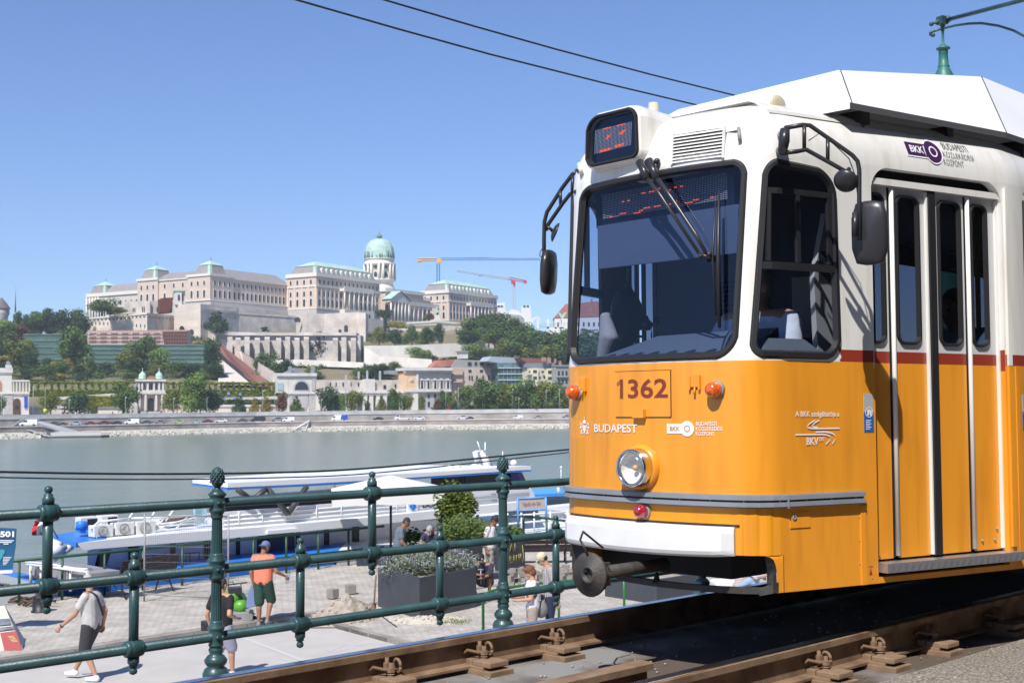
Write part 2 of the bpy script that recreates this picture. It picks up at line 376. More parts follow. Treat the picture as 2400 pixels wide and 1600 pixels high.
for sg_ in (1,-1):
    for (a, z),(b, y) in zip(arcp, arcp[1:]): mb.add([S(sg_ * a, z), S(sg_ * b, y), S(sg_ * .79, y), S(sg_ * .79, z)],[(0,1,2,3)],0, True)
# roof skin
RZ = [(2.72,0),(2.76,0),(2.80,0)]
A2 = sorted(set(a for a in AA))
for z0, z1 in ((2.72,2.755),(2.755,2.785),(2.785,2.81)):
    for i in range(len(A2) - 1): mb.add([S(A2[i], z0), S(A2[i + 1], z0), S(A2[i + 1], z1), S(A2[i], z1)],[(0,1,2,3)],1, True)
top = [S(a,2.81) for a in A2]
for i in range(len(top) // 2): mb.add([top[i], top[i + 1], top[-i - 2], top[-i - 1]],[(0,1,2,3)],1, True)
body = tp(mb, 'body',[YEL, WHT, RED], merge=.0004)
# skirt arch filler and black underside of the nose
for sgn in (1,-1):
    mb = MB(); P0 = arcp
    for (a, z),(b, y) in zip(P0, P0[1:]): mb.add([S(sgn * a, z,-.002), S(sgn * b, y,-.002), S(sgn * b, y,-.09), S(sgn * a, z,-.09)],[(0,1,2,3)])
    tp(mb, 'arch_rim', M['blackp'])
# interior
LIN = mat('tram_lining',(.13,.14,.155),.7); FLR = mat('tram_floor',(.03,.03,.035),.8)
mb = MB(); panel(mb,[a for a in AA if abs(a) < 9.1] ,[.6,1.0,1.427,2.0,2.48,2.6],[wind, side, sideL, door, doorL] + wmain[:5] + wmainL[:5],-.04, lambda a, z: 0, lambda a, z: z < .6)
tp(mb, 'inner_lining', LIN)
mb = MB(); 
for z in (.58,2.62): mb.quad(L(-.5,5.45, z), L(.5,5.45, z), L(.82,6.2, z), L(1.1,7.4, z), L(1.1,14, z), L(-1.1,14, z), L(-1.1,7.4, z), L(-.82,6.2, z))
tp(mb, 'floor', FLR, fix=False)
mb = MB(); mb.bbox(-.90,.60,6.55,6.59,.6,2.6, L); mb.bbox(-.66,-.60,5.9,6.55,.6,1.42, L)
mb.bbox(-1.08,1.08,13.6,13.7,.6,2.6, L); ca = tp(mb, 'cab_partition', mat('cab_panel',(.06,.07,.10),.6))
mb = MB()
for i in range(9):
    for j in range(12): mb.box(L(-.40 + i * .028,6.535,1.66 + j * .028),(.018,.006,.012), RL)
mb.build('grille', M['dark'], ca)
mb = MB(); mb.box(L(.20,6.53,1.78),(.13,.02,.36), RL); mb.box(L(-.10,6.52,1.85),(.08,.06,.34), RL); mb.build('light_panel', mat('pale_panel',(.35,.36,.36),.6), ca)
# side pillar cabinet seen through the cab window
PO = lambda x, y: onL(x, y,.64); mb = MB(); mb.prism([PO(1918,835), PO(1962,835), PO(1952,500), PO(1935,500), PO(1908,650)], n * -.03); cab = tp(mb, 'cab_cabinet', mat('pale_grey',(.5,.5,.5),.6))
mb = MB()
for i in range(6):
    for j in range(13): mb.box(PO(1920 + i * 4.6,592 + j * 5.6) + n * .002,(.006,.012,.008), RL)
mb.build('grille', M['dark'], cab)
# seats with yellow grab rims, yellow poles
for k_, s_ in enumerate((7.9,8.75,9.6,10.5)):
    for o_ in (-.72,.62):
        mb = MB(); mb.box(L(o_, s_,1.03),(.42,.42,.07), RL); mb.box(L(o_, s_ + .22,1.32),(.42,.06,.55), RL); mb.box(L(o_, s_,.8),(.1,.1,.42), RL)
        st = tp(mb, 'seat', mat('seat_dark',(.02,.022,.03),.7), bevel=.02)
        mb = MB(); mb.tube([L(o_ + .2 * cos(t), s_ + .22,1.5 + .17 * sin(t)) for t in [pi * i / 10 for i in range(11)]],.02); mb.build('grab_rim', mat('grab_yellow',(.75,.36,.02),.4), st)
mb = MB()
for o_, s_ in ((.35,7.05),(-.4,7.6),(.45,8.3)): mb.tube([L(o_, s_,.6), L(o_, s_,2.6)],.018)
tp(mb, 'grab_pole', mat('grab_yellow',(.75,.36,.02),.4))
# glazing -----------------------------------------------------------
def glaze(path, wd, name, gm, base=0.0, parent=TR):
    r, i3 = rubber(path, wd, base); f = tp(r, name, M['black'], parent); g = pane(i3, base - .012).build('pane', gm, f); return f, i3
wf, wi = glaze(wind,.040, 'windscreen', GLS)
sf, si = glaze(side,.042, 'cab_window', glassmat('side_glass',(.74,.77,.82),.8,.02))
mb = MB(); strip(mb,.67,1.17,1.888,1.925,-.01,.012); strip(mb,.70,1.165,2.275,2.305,-.012,.006)
for a_ in (.715,.925,1.14): strip(mb, a_ - .012, a_ + .012,1.93,2.28,-.016,.006)
mb.build('window_bar', M['black'], sf)
sfl, _ = glaze(sideL,.042, 'cab_window', glassmat('clear_glass',(.85,.9,.95),.5,.02))
mb = MB(); strip(mb,-1.17,-.67,1.86,1.91,-.02,.012); strip(mb,-.98,-.965,1.9,2.4,-.02,.012); mb.build('window_bar', M['black'], sfl)
for q in wmain + wmainL: glaze(q,.03, 'saloon_window', GLD)
# doors ---------------------------------------------------------------
mb = MB(); strip(mb,1.452,2.503,2.385,2.42,-.06,-.012); tp(mb, 'door_track', WHT)
mb = MB(); strip(mb,1.45,2.505,.3,.375,-.30,-.045); tp(mb, 'sill', M['dark'])
def leaf(a0, a1, wa0, wa1, sg=1):
    wp = rq([(wa0,1.530),(wa1,1.530),(wa1,2.350),(wa0,2.350)],.045,5)
    if sg < 0: wp = [(-p[0], p[1]) for p in wp][::-1]
    mb = MB(); panel(mb,[sg * a0, sg * a1],[.385,1.427,1.490,2.385],[wp],-.05, lambda a, z: 0 if z < 1.427 else (2 if z < 1.49 else 1))
    lf = tp(mb, 'door_leaf',[YEL, mat('door_white',(.60,.60,.60),.4), RED]); f, _ = glaze(wp,.018, 'window', GLD,-.05, lf); return lf
lv = [leaf(*q) for q in ((1.452,1.615,1.462,1.590),(1.655,1.905,1.673,1.862),(1.975,2.235,2.010,2.206),(2.268,2.500,2.283,2.434))]
for q in ((1.452,1.615,1.462,1.590),(1.655,1.905,1.673,1.862),(1.975,2.235,2.010,2.206),(2.268,2.500,2.283,2.434)): leaf(*q,-1)
mb = MB(); strip(mb,1.918,1.968,.385,2.385,-.06,-.02); tp(mb, 'door_seal', M['black'])
mb = MB(); strip(mb,1.60,1.67,.39,2.38,-.062,-.053); strip(mb,2.225,2.275,.39,2.38,-.062,-.053); strip(mb,1.90,1.98,.39,2.38,-.062,-.056); tp(mb, 'door_backing', M['dark'])
for a_ in (1.635,2.252):
    mb = MB(); mb.tube([S(a_,.40,-.035), S(a_,2.38,-.035)],.013,8); tp(mb, 'hinge', M['white'])
    
mb = MB()
for a_ in (1.911,1.972,2.502): strip(mb, a_ - .005, a_ + .005,.39,2.38,-.05,-.03)
tp(mb, 'door_edge_strip', M['white'])
mb = MB()
for a_, z_ in ((1.50,.41),(2.33,.44),(2.44,.44),(2.46,.50)): mb.ball(S(a_, z_,-.045),.008,6)
tp(mb, 'bolt', M['grey'])
STEP = mat('tread_plate',(.45,.45,.46),.35, metal=.7, bump=.004, bscale=70)
mb = MB(); strip(mb,1.462,2.575,.325,.374,-.04,.05,.12); 
for i in range(22): 
    a_ = 1.48 + i * .05
    for d_ in (0,.012): mb.add([S(a_ + d_,.335,.053), S(a_ + d_ + .006,.335,.053), S(a_ + d_ + .024,.366,.053), S(a_ + d_ + .018,.366,.053)],[(0,1,2,3)])
tp(mb, 'door_step', STEP)
mb = MB(); strip(mb,2.525,2.555,.40,1.427,0,.014); strip(mb,2.60,2.608,.30,1.42,0,.004); tp(mb, 'door_post',[YEL])
mb = MB(); strip(mb,2.5255,2.5555,1.428,2.45,0,.0155); tp(mb, 'upper_door_post',[WHT])
# gutter, belt, bumper -------------------------------------------------
mb = MB(); strip(mb,.80,9,2.712,2.735,-.06,.008,.2); strip(mb,-.1,.78,2.755,2.762,-.09,-.055,.06); tp(mb, 'gutter', mat('gutter_grey',(.55,.54,.5),.5))
BELT = mat('belt_grey',(.25,.27,.30),.38, vary=.15, scale=4)
mb = MB(); strip(mb,-.86,1.331,.730,.752,-.002,.034); strip(mb,-.86,1.331,.697,.719,-.002,.034); strip(mb,-.86,1.331,.690,.756,-.003,.012); strip(mb,.80,.806,.688,.754,0,.037); tp(mb, 'belt_rail', BELT)
mb = MB(); strip(mb,-.86,1.330,.7185,.7305,0,.020); bt_ = tp(mb, 'belt_groove', M['black'])
mb = MB()
for i in range(12): mb.ball(S(-.6 + i * .17,.7245,.022),.006,6)
mb.build('bolt', M['grey'], bt_)
mb = MB(); strip(mb,-.60,.565,.597,.606,-.002,.006); tp(mb, 'bumper_gap', M['black'])
mb = MB(); N = 24; prof = [(0,0),(.0,.075),(.012,.092),(.03,.10),(.112,.10),(.130,.092),(.142,.075),(.142,0)]
for i in range(N):
    for j in range(len(prof) - 1):
        c = []
        for ii in (i, i + 1):
            a_ = -.578 + 1.122 * ii / N; e = min(1, min(ii, N - ii) / 1.2 * .5 + .35)
            for zz, oo in (prof[j], prof[j + 1]):
                sag = .012 * (1 - (2 * ii / N - 1) ** 2); c.append(S(a_,.595 - zz - (sag if zz > .1 else 0), oo * (e if oo > .05 else 1)))
        mb.add([c[0], c[2], c[3], c[1]],[(0,1,2,3)],0, False)
for a_ in (-.578,.544): mb.add([S(a_,.595 - zz, oo * (.35 if oo > .05 else 1)) for zz, oo in prof],[list(range(len(prof)))])
tp(mb, 'bumper', mat('bumper_white',(.80,.80,.80),.45, vary=.06, scale=7), merge=.0005)
# lamps ------------------------------------------------------------------
AX = -(u) ; hc = S(-.004,.879)
mb = MB(); mb.lathe(hc - AX * .02,[(.122,0),(.122,.028),(.112,.05),(.100,.052),(.098,.02)],32, AX, cap=False); hl = tp(mb, 'headlight', YEL)
mb = MB(); mb.lathe(hc,[(.098,.0),(.1,.085),(.095,.095),(.083,.095),(.081,.07)],32, AX, cap=False); mb.build('chrome_ring', mat('chrome',(.7,.7,.72),.12, metal=1), hl)
mb = MB(); mb.lathe(hc,[(.0,.02),(.03,.022),(.06,.035),(.084,.07),(.084,.08)],24, AX, cap=False); mb.build('reflector', mat('reflector',(.82,.82,.80),.5, metal=.25, bump=.004, bscale=40), hl)
mb = MB(); mb.ball(hc + AX * .05,.016,8); mb.build('bulb', mat('bulb',(.7,.4,.2),.3), hl)
LENS = glassmat('lens_glass',(.93,.94,.93),.9,.05)
mb = MB(); mb.lathe(hc,[(.083,.088),(.078,.098),(.06,.108),(.03,.114),(.001,.116)],24, AX, cap=False); mb.build('lens', LENS, hl)
def lamp(name, a, z, r, c, col_):
    P = S(a, z); nx, ny = PN(a); A_ = (n * nx + u * ny) * .6 + AX * .4
    mb = MB(); mb.lathe(P,[(r * 1.12,-.01),(r * 1.12,.016),(r,.02)],20, A_); b_ = tp(mb, name, M['grey'])
    mb = MB(); mb.lathe(P,[(r,.018),(r * .98,.04),(r * .85,.058),(r * .5,.072),(.001,.078)],20, A_); mb.build('lens', mat(c, col_,.12, coat=1, spec=.8, vary=.35, scale=60), b_)
lamp('indicator',-.515,1.282,.042, 'amber',(.75,.11,.006)); lamp('indicator',.452,1.281,.042, 'amber',(.75,.11,.006)); lamp('tail_light',.016,.652,.038, 'ruby',(.38,.012,.03))
for a_, z_ in ((-.455,1.30),(.335,1.297)):
    mb = MB(); strip(mb, a_ - .028, a_ + .028, z_, z_ + .062,0,.012); strip(mb, a_ - .032, a_ - .022, z_ - .014, z_ + .055,0,.018); strip(mb, a_ + .022, a_ + .032, z_ - .014, z_ + .055,0,.018); mb.tube([S(a_, z_,.006), S(a_ + .002, z_ - .035,.02)],.006)
    tp(mb, 'lamp_bracket', YEL)
mb = MB(); strip(mb,-.179,.191,1.146,1.386,0,.006); strip(mb,-.04,.035,1.14,1.185,0,.03); np_ = tp(mb, 'number_panel', YEL)
mb = MB(); strip(mb,-.181,.193,1.386,1.389,0,.0065); strip(mb,.191,.1935,1.146,1.386,0,.0065); strip(mb,-.18,.19,1.143,1.146,0,.005); mb.build('seam', mat('seam',(.12,.05,.01),.7), np_)
TXR = mat('number_red',(.42,.095,.065),.5); TXW = mat('decal_white',(.82,.82,.82),.5)
mb = MB(); fittext(mb, '362', lambda x, y: S(-.086 + x,1.243 + y,.008),.262,.102,.018)
for q_ in ([(.024,0),(.046,0),(.046,.102),(.026,.102)],[(0,.082),(.004,.066),(.026,.082),(.026,.102)]): mb.add([S(-.168 + x,1.243 + y,.008) for x, y in q_],[(0,1,2,3)]); mb.build('number', TXR, np_, fix=False)
# lettering ----------------------------------------------------------------
def dec(px0, py0, px1, py1, o=.0035):
    a0, z0 = inv(px0, py0); a1, z1 = inv(px1, py1); return a0, z0, a1 - a0, z1 - z0,(lambda x, y: S(a0 + x, z0 + y, o))
mb = MB(); a0, z0, w_, h_, f_ = dec(1394,1012,1494,992); fittext(mb, 'BUDAPEST', f_, w_,.044,.012)
def shape(mb, f, pts, mi=0): mb.add([f(x, y) for x, y in pts],[list(range(len(pts)))], mi)
def disc(cx, cy, r, k=20, rx=1): return [(cx + r * rx * cos(2 * pi * i / k), cy + r * sin(2 * pi * i / k)) for i in range(k)]
def ringm(mb, f, cx, cy, r0, r1, k=24, mi=0):
    for i in range(k):
        t0, t1 = 2 * pi * i / k,2 * pi * (i + 1) / k; mb.add([f(cx + r * cos(t), cy + r * sin(t)) for r, t in ((r0, t0),(r1, t0),(r1, t1),(r0, t1))],[(0,1,2,3)], mi)
tp(mb, 'city_lettering', TXW, fix=False); mb = MB(); ca_, cz_ = inv(1371,1002); fc = lambda x, y: S(ca_ + x * .0115, cz_ + y * .0115,.0035)
shape(mb, fc,[(-1,1.2),(1,1.2),(1,-1),(0,-3),(-1,-1)]); shape(mb, fc,[(-1,2),(1,2),(1.3,3.2),(0,4.2),(-1.3,3.2)]); shape(mb, fc, disc(0,4.9,.35,8))
for q in (-1,1):
    for p_ in ([(1.4,1),(2.4,2.6),(2.0,.6),(1.4,-1)],[(2.5,2.6),(3.6,1.8),(2.6,1.3)],[(2.2,.8),(3.9,.6),(3.6,-.6),(2.4,0)],[(1.5,-1.1),(2.6,-.6),(3.3,-2.9),(2.6,-2.9),(2.2,-1.6)],[(1.2,-2.2),(2.0,-2.0),(2.1,-3),(1.4,-3)],[(3.0,1),(3.9,2.9),(3.4,1)]):
        shape(mb, fc,[(x * q, y) for x, y in (p_ if q > 0 else p_[::-1])])
tp(mb, 'city_crest', TXW, fix=False)
def keylogo(a0, z0, a1, z1, mat_in, mat_out, tcol, name):
    """key-shaped badge: rounded bar with a ring at its right end"""
    h_ = z1 - z0; w_ = a1 - a0; f = lambda o: (lambda x, y: S(a0 + x, z0 + y, o)); R_k = h_ * .5
    def blob(mb, e, o):
        cx = w_ - R_k; bar = [(e, h_ * .18 + e),(cx - R_k * .72, h_ * .18 + e),(cx - R_k * .72, h_ * .82 - e),(e, h_ * .82 - e)]
        shape(mb, f(o), bar); shape(mb, f(o + .0002), disc(cx, h_ / 2, R_k - e,32))
    mb = MB(); blob(mb,0,.003); b = tp(mb, name, mat_out, fix=False)
    mb = MB(); blob(mb, h_ * .06,.0036); mb.build('badge_field', mat_in, b, fix=False)
    mb = MB(); ringm(mb, f(.0046), w_ - R_k, h_ / 2, h_ * .16, h_ * .22); fittext(mb, 'BKK', lambda x, y: S(a0 + w_ * .12 + x, z0 + h_ * .36 + y,.0046), w_ * .36, h_ * .28,.02); mb.build('badge_letters', tcol, b, fix=False)
PUR = mat('decal_purple',(.060,.012,.085),.4); ORG_ = mat('decal_orange',(.55,.22,.06),.5); GRY = mat('decal_grey',(.16,.16,.17),.5)
q0, q1 = inv(1564,1022), inv(1627,986); keylogo(q0[0], q0[1], q1[0], q1[1], TXW, TXW, ORG_, 'operator_badge')
mb = MB()
for i, t in enumerate(('BUDAPESTI', 'K\u00d6ZLEKED\u00c9SI', 'K\u00d6ZPONT')):
    a0, z0, w_, h_, f_ = dec(1632,997 + i * 11.5,1632 + (49,61,43)[i],989 + i * 11.5); fittext(mb, t, f_, w_,.021 if i == 0 else .025,.008)
tp(mb, 'operator_lettering', TXW, fix=False)
q0, q1 = inv(2127,368), inv(2203,350); zt = inv(2190,331)[1]; zb = inv(2190,385)[1]; keylogo(q0[0], zb, q1[0], zt, PUR, TXW, TXW, 'operator_badge')
mb = MB()
for i, t in enumerate(('BUDAPESTI', 'K\u00d6ZLEKED\u00c9SI', 'K\u00d6ZPONT')):
    a0, z0, w_, h_, f_ = dec(2210 + i,349 + i * 18,2210 + i + (54,67,46)[i],349 + i * 18); fittext(mb, t, lambda x, y, a0=a0, z0=z0: S(a0 + x, z0 + y,.004), w_,.042,-.004)
tp(mb, 'operator_lettering', GRY, fix=False)
mb = MB(); a0, z0, w_, h_, f_ = dec(1863,980,1966,980); fittext(mb, 'A BKK szolg\u00e1ltat\u00f3ja a', lambda x, y: S(a0 + x, z0 + y,.004), w_,.036,.014)
fb = lambda x, y: S(a0 + w_ * x, z0 - .135 + .125 * y,.004)
def swoosh(pts, th): 
    for (x0, y0),(x1, y1) in zip(pts, pts[1:]): shape(mb, fb,[(x0, y0 - th / 2),(x1, y1 - th / 2),(x1, y1 + th / 2),(x0, y0 + th / 2)])
def curve(c, k=8): return [c[0]] + [p for i in range(0, len(c) - 2,2) for p in bez(c[i], c[i + 1], c[i + 2], k)]
swoosh(curve([(.44,1.0),(.10,.68),(.42,.66)]) + [(1.0,.66)],.06); swoosh(curve([(.54,1.0),(.24,.74),(.50,.70)]),.06)
swoosh([(0,.42),(.60,.42)] + curve([(.60,.42),(.93,.38),(.68,.02)]),.06); swoosh([(.45,.52),(.66,.52)] + curve([(.66,.52),(1.05,.45),(.82,.02)]),.06)
fittext(mb, 'BKV', lambda x, y: fb(.24 + x, y),.27,.30,.02); fittext(mb, 'ZRT', lambda x, y: fb(.52 + x,.16 + y),.13,.15,.01)
tp(mb, 'side_lettering', TXW, fix=False)
for a0_ in (1.362,2.665):
    mb = MB(); strip(mb, a0_, a0_ + .07,1.06,1.165,0,.0022); stk = tp(mb, 'sticker', mat('sticker_blue',(.02,.12,.42),.4))
    mb = MB(); f = lambda x, y, a0_=a0_: S(a0_ + x,1.06 + y,.0032); ringm(mb, f,.035,.105 - .0,.024,.028)
    shape(mb, f,[(.02,.09),(.03,.085),(.04,.1),(.04,.12),(.025,.118)])
    shape(mb, f,[(.042,.085),(.054,.085),(.054,.115),(.042,.115)])
    for i in range(6): shape(mb, f,[(.01,.06 - i * .009),(.05 - (i % 2) * .01,.06 - i * .009),(.05 - (i % 2) * .01,.064 - i * .009),(.01,.064 - i * .009)])
    mb.build('sticker_print', TXW, stk, fix=False)
    mb = MB(); strip(mb, a0_, a0_ + .066,1.166,1.262,0,.0022); tp(mb, 'sticker_top', mat('sticker_grey',(.42,.42,.42),.5))
mb = MB(); ta, tz = inv(2040,1345); f = lambda x, y: S(ta + x, tz + y,.003); shape(mb, f,[(-.010,0),(.012,0),(.001,.034)]); shape(mb, f,[(-.014,.040),(.018,.040),(.018,.043),(-.014,.043)])
tp(mb, 'jacking_mark', mat('mark_red',(.4,.02,.03),.5), fix=False)
# panel seams, lock flap
mb = MB(); strip(mb,1.318,1.322,.27,.69,0,.002); strip(mb,1.322,1.36,.27,.68,0,.006); 
tp(mb, 'skirt_panel', YEL)
mb = MB(); strip(mb,.84,.972,.585,.665,0,.003); fl = tp(mb, 'lock_flap', YEL)
mb = MB(); mb.lathe(S(.865,.64,.002),[(.014,0),(.014,.006),(.008,.008),(.006,.002)],12, S(.865,.64,.1) - S(.865,.64)); mb.build('lock', M['grey'], fl)
mb = MB(); strip(mb,.792,.795,.27,.455,0,.0015); strip(mb,.84,.972,.583,.5855,0,.0036); tp(mb, 'seam', MATS['seam'])
PT = tram_paint('yellow_repaint',(.74,.30,.010),(.60,.22,.010))
for a0, a1, z0, z1 in ((-.70,-.43,1.13,1.424),(-.70,-.455,.757,1.03),(.575,.79,.456,.688),(-.66,.57,.607,.688)):
    mb = MB(); strip(mb, a0, a1, z0, z1,0,.0012); tp(mb, 'repainted_patch', PT)
mb = MB()
for z_ in (.62,.50,.38): mb.ball(S(1.312, z_,.001),.004,5)
for a_ in (1.40,1.36): mb.ball(S(a_,.30,.001),.004,5)
tp(mb, 'screw', M['grey'])
# vent grille -----------------------------------------------------------------
mb = MB(); strip(mb,.150,.445,2.480,2.640,-.01,.002, fn=lambda a, z, o: S(a, z, o + inw(z) - inw(2.56) * .6)); vg = tp(mb, 'vent', M['dark'])
mb = MB(); fv = lambda a, z, o: S(a, z, o + inw(z) - inw(2.56) * .6)
for i in range(9):
    z_ = 2.484 + i * .0175
    mb.add([fv(.152, z_,.018), fv(.443, z_,.018), fv(.443, z_ + .0125,.006), fv(.152, z_ + .0125,.006)],[(0,1,2,3)])
    mb.add([fv(.152, z_,.018), fv(.443, z_,.018), fv(.443, z_ + .001,.006), fv(.152, z_ + .001,.006)],[(0,1,2,3)])
for a_ in (.142,.443): strip(mb, a_, a_ + .012,2.478,2.645,0,.016, fn=fv)
mb.build('slat', M['white'], vg)
mb = MB(); mb.tube([SP(1731,300,.02), SP(1734,328,.02)],.010); tp(mb, 'marker_peg', M['grey'])
mb = MB(); mb.tube([SP(1358,384,.03), SP(1362,404,.02)],.014); tp(mb, 'marker_peg', M['white'])
# destination box ------------------------------------------------------------
P0 = L(0,5.33,2.7); NB = (u - w * .03).normalized()
dc = [onp(x, y, P0, NB) for x, y in ((1369,400),(1502,372),(1497,241),(1372,272))]
xa = (dc[1] - dc[0]).normalized(); za = NB.cross(xa) * -1; za = za if za.z > 0 else -za
def b2(P): q = P - dc[0]; return q.dot(xa), q.dot(za)
c2 = [b2(P) for P in dc]; f3 = lambda p, o: dc[0] + xa * p[0] + za * p[1] + NB * o
box = rq(c2,[.06,.05,.07,.09]); i1 = inset(box,.010); i2 = inset(box,.016); i3 = inset(box,.032); N = len(box)
def lp(mb, A_, oa, B_, ob, mi=0, sm=True):
    for i in range(N): j = (i + 1) % N; mb.add([f3(A_[i], oa), f3(A_[j], oa), f3(B_[j], ob), f3(B_[i], ob)],[(0,1,2,3)], mi, sm)
big = inset(box,-.012)
mb = MB(); lp(mb, i1,.0, box,.012); lp(mb, box,.012, big,.06); lp(mb, big,.06, big,.62); lp(mb, i1,0, i1,.02)
db = tp(mb, 'destination_box', WHT)
mb = MB(); lp(mb, i1,.004, i2,-.012); lp(mb, i2,-.012, inset(box,.026),-.012); lp(mb, inset(box,.026),-.012, i3,.006); mb.build('frame', M['black'], db)
mb = MB(); mb.add([f3(p,.03) for p in i3],[list(range(N))]); mb.build('screen', mat('screen_black',(.008,.010,.016),.12), db, fix=False)
mb = MB(); mb.add([f3(p,.004) for p in i3],[list(range(N))]); mb.build('pane', glassmat('sign_glass',(.75,.8,.95),.6,.03), db, fix=False)
DOT = mat('led_off',(.6,.6,.6),.6); LIT = mat('led_lit',(.9,.1,.03),.6, emit=(1,.13,.05,1.3))
def matrix(corners, nx, ny, parent, lit, push, sz):
    a, b, c, d = corners; m0, m1 = MB(), MB(); sx = (b - a) / nx; sy = (d - a) / ny
    for i in range(nx):
        for j in range(ny):
            s_, t_ = (i + .5) / nx,(j + .5) / ny; P = (a.lerp(b, s_)).lerp(d.lerp(c, s_), t_) + push
            on = (i, j) in lit; q = .34 if on else sz; mm = m1 if on else m0
            mm.add([P - sx * q / 1 - sy * q, P + sx * q - sy * q, P + sx * q + sy * q, P - sx * q + sy * q],[(0,1,2,3)])
    m0.build('led_dots', DOT, parent, fix=False); m1.build('lit_dots', LIT, parent, fix=False)
def seg(*rs): return {(i, j) for x0, x1, y in rs for i in range(x0, x1 + 1) for j in [y]}
sg = [onp(x, y, f3((0,0),.027), NB) for x, y in ((1393,362),(1480,340),(1482,285),(1395,306))]
matrix(sg,27,18, db, seg((6,11,17),(16,21,17),(8,9,9),(9,10,10),(9,11,11),(18,20,10),(18,21,11),(20,22,12),(4,12,1),(4,11,0),(15,21,2),(15,20,1)), NB * -.002,.24)
# inner display behind the windscreen -----------------------------------------
dd = [S(*inv(x, y,-.09),-.09) for x, y in ((1398,535),(1722,482),(1718,388),(1396,452))]
mb = MB(); mb.prism(dd, u * .05); ids = tp(mb, 'inner_display', mat('display_case',(.006,.009,.02),.25))
dq = [S(*inv(x, y,-.085),-.085) for x, y in ((1412.7,513.8),(1705.5,466.6),(1704,402.8),(1410.6,456.4))]
matrix(dq,84,15, ids, seg((5,6,0),(12,16,1),(22,26,0),(26,28,1),(29,33,2),(36,40,2),(46,47,2),(50,51,3),(57,61,1),(62,65,2),(73,74,2),(14,15,8),(18,19,8),(28,30,11),(33,37,11),(38,40,12),(46,47,10),(50,51,11),(54,55,11)), Vector((0,0,0)),.24)
mb = MB(); bl = [S(*inv(x, y,-.07),-.07) for x, y in ((1404,630),(1732,592),(1730,478),(1400,530))]
mb.add(bl + [p + u * .02 for p in bl],[(0,1,2,3),(7,6,5,4),(0,4,5,1)]); tp(mb, 'sun_blind', mat('blind_cloth',(.10,.13,.19),.8, spec=.1))
# dash ----------------------------------------------------------------------
DASH = mat('dash_grey',(.12,.15,.19),.5)
def dash(bot, topp, slots, name='dashboard'):
    mb = MB(); k = len(bot)
    for i in range(k - 1): mb.add([bot[i], bot[i + 1], topp[i + 1], topp[i]],[(0,1,2,3)],0, True)
    mb.add([topp[0], topp[-1], topp[-1] + u * .1 - w * .9, topp[0] + u * .1 - w * .9],[(0,1,2,3)])
    d = tp(mb, name, DASH, fix=False); m2 = MB()
    for t0 in slots:
        def f(x, y):
            t = min(max(x,0),.9999) * (k - 1); i = int(t); fr = t - i; b_ = bot[i].lerp(bot[i + 1], fr); t_ = topp[i].lerp(topp[i + 1], fr); return b_.lerp(t_, y) + w * .003 - u * .002
        m2.add([f(t0 + .026 * cos(a),.20 + .085 * sin(a)) for a in [2 * pi * i / 12 for i in range(12)]],[list(range(12))])
    m2.build('air_slot', M['dark'], d, fix=False)
K = 10; bot = [S(-.50 + 1.07 * i / K,1.45,-.035) for i in range(K + 1)]; tpp = [L(-.24 + .80 * i / K,5.72,1.60 + .01 * i / K) for i in range(K + 1)]
dash(bot, tpp,[.09,.20,.31,.425,.545,.665,.79,.91])
bot = [S(.665 + .47 * i / 5,1.455,-.03) for i in range(6)]; tpp = [S(.70 + .40 * i / 5,1.55,-.16) for i in range(6)]; dash(bot, tpp,[.15,.38,.62,.85], 'side_shelf')
mb = MB(); mb.prism([L(.58,6.18,1.50), L(.74,6.42,1.50), L(.70,6.30,1.66), L(.52,6.10,1.66)], u * .03); tp(mb, 'console_screen', M['blackp'])
# desk fan at the left edge
fc_ = S(*inv(1392,748,-.2),-.2); mb = MB(); mb.lathe(fc_,[(.0,-.05),(.03,-.045),(.035,.03),(.02,.05)],14, n); fn_ = tp(mb, 'desk_fan', M['blackp'])
mb = MB()
for i in range(3):
    a = i * 2.094 + .5; mb.add([fc_ + n * .055 + (u * cos(a + t) + w * sin(a + t)) * r + n * o_ for t, r, o_ in ((0,.01,0),(-.3,.07,.01),(0,.10,.0),(.35,.08,-.015))],[(0,1,2,3)])
mb.build('blade', M['blackp'], fn_, fix=False)
mb = MB(); mb.tube([fc_, fc_ - w * .07 - n * .01, S(*inv(1358,790,-.1),-.1)],.008); mb.build('stalk', M['blackp'], fn_)
# wipers -------------------------------------------------------------------------
wp_ = TR
mb = MB(); mb.tube([SP(1499,379,.04), SP(1518,420,.05)],[.024,.019]); mb.tube([SP(1518,420,.05), SP(1546,455,.05), SP(1637,592,.045)],[.014,.010,.009])
mb.tube([SP(1520,377,.04), SP(1541,420,.055)],[.026,.020]); mb.tube([SP(1541,420,.055), SP(1571,460,.05), SP(1630,548,.048), SP(1655,594,.045)],[.016,.012,.011,.010]); mb.ball(SP(1540,378,.02),.018,8)
wa = tp(mb, 'wiper_arm', M['blackp'])
mb = MB(); mb.tube([SP(1637,592,.045), SP(1665,606,.04)],.009); mb.ball(SP(1662,596,.04),.016,8); mb.ball(SP(1642,600,.04),.013,8); mb.build('pivot', M['blackp'], wa)
mb = MB(); mb.tube([SP(1685,446,.03), SP(1683,600,.036), SP(1686,768,.03)],[.007,.013,.009],6); mb.tube([SP(1677,470,.022), SP(1670,600,.026), SP(1678,740,.022)],[.004,.007,.004],6); mb.build('wiper_blade', M['black'], wa)
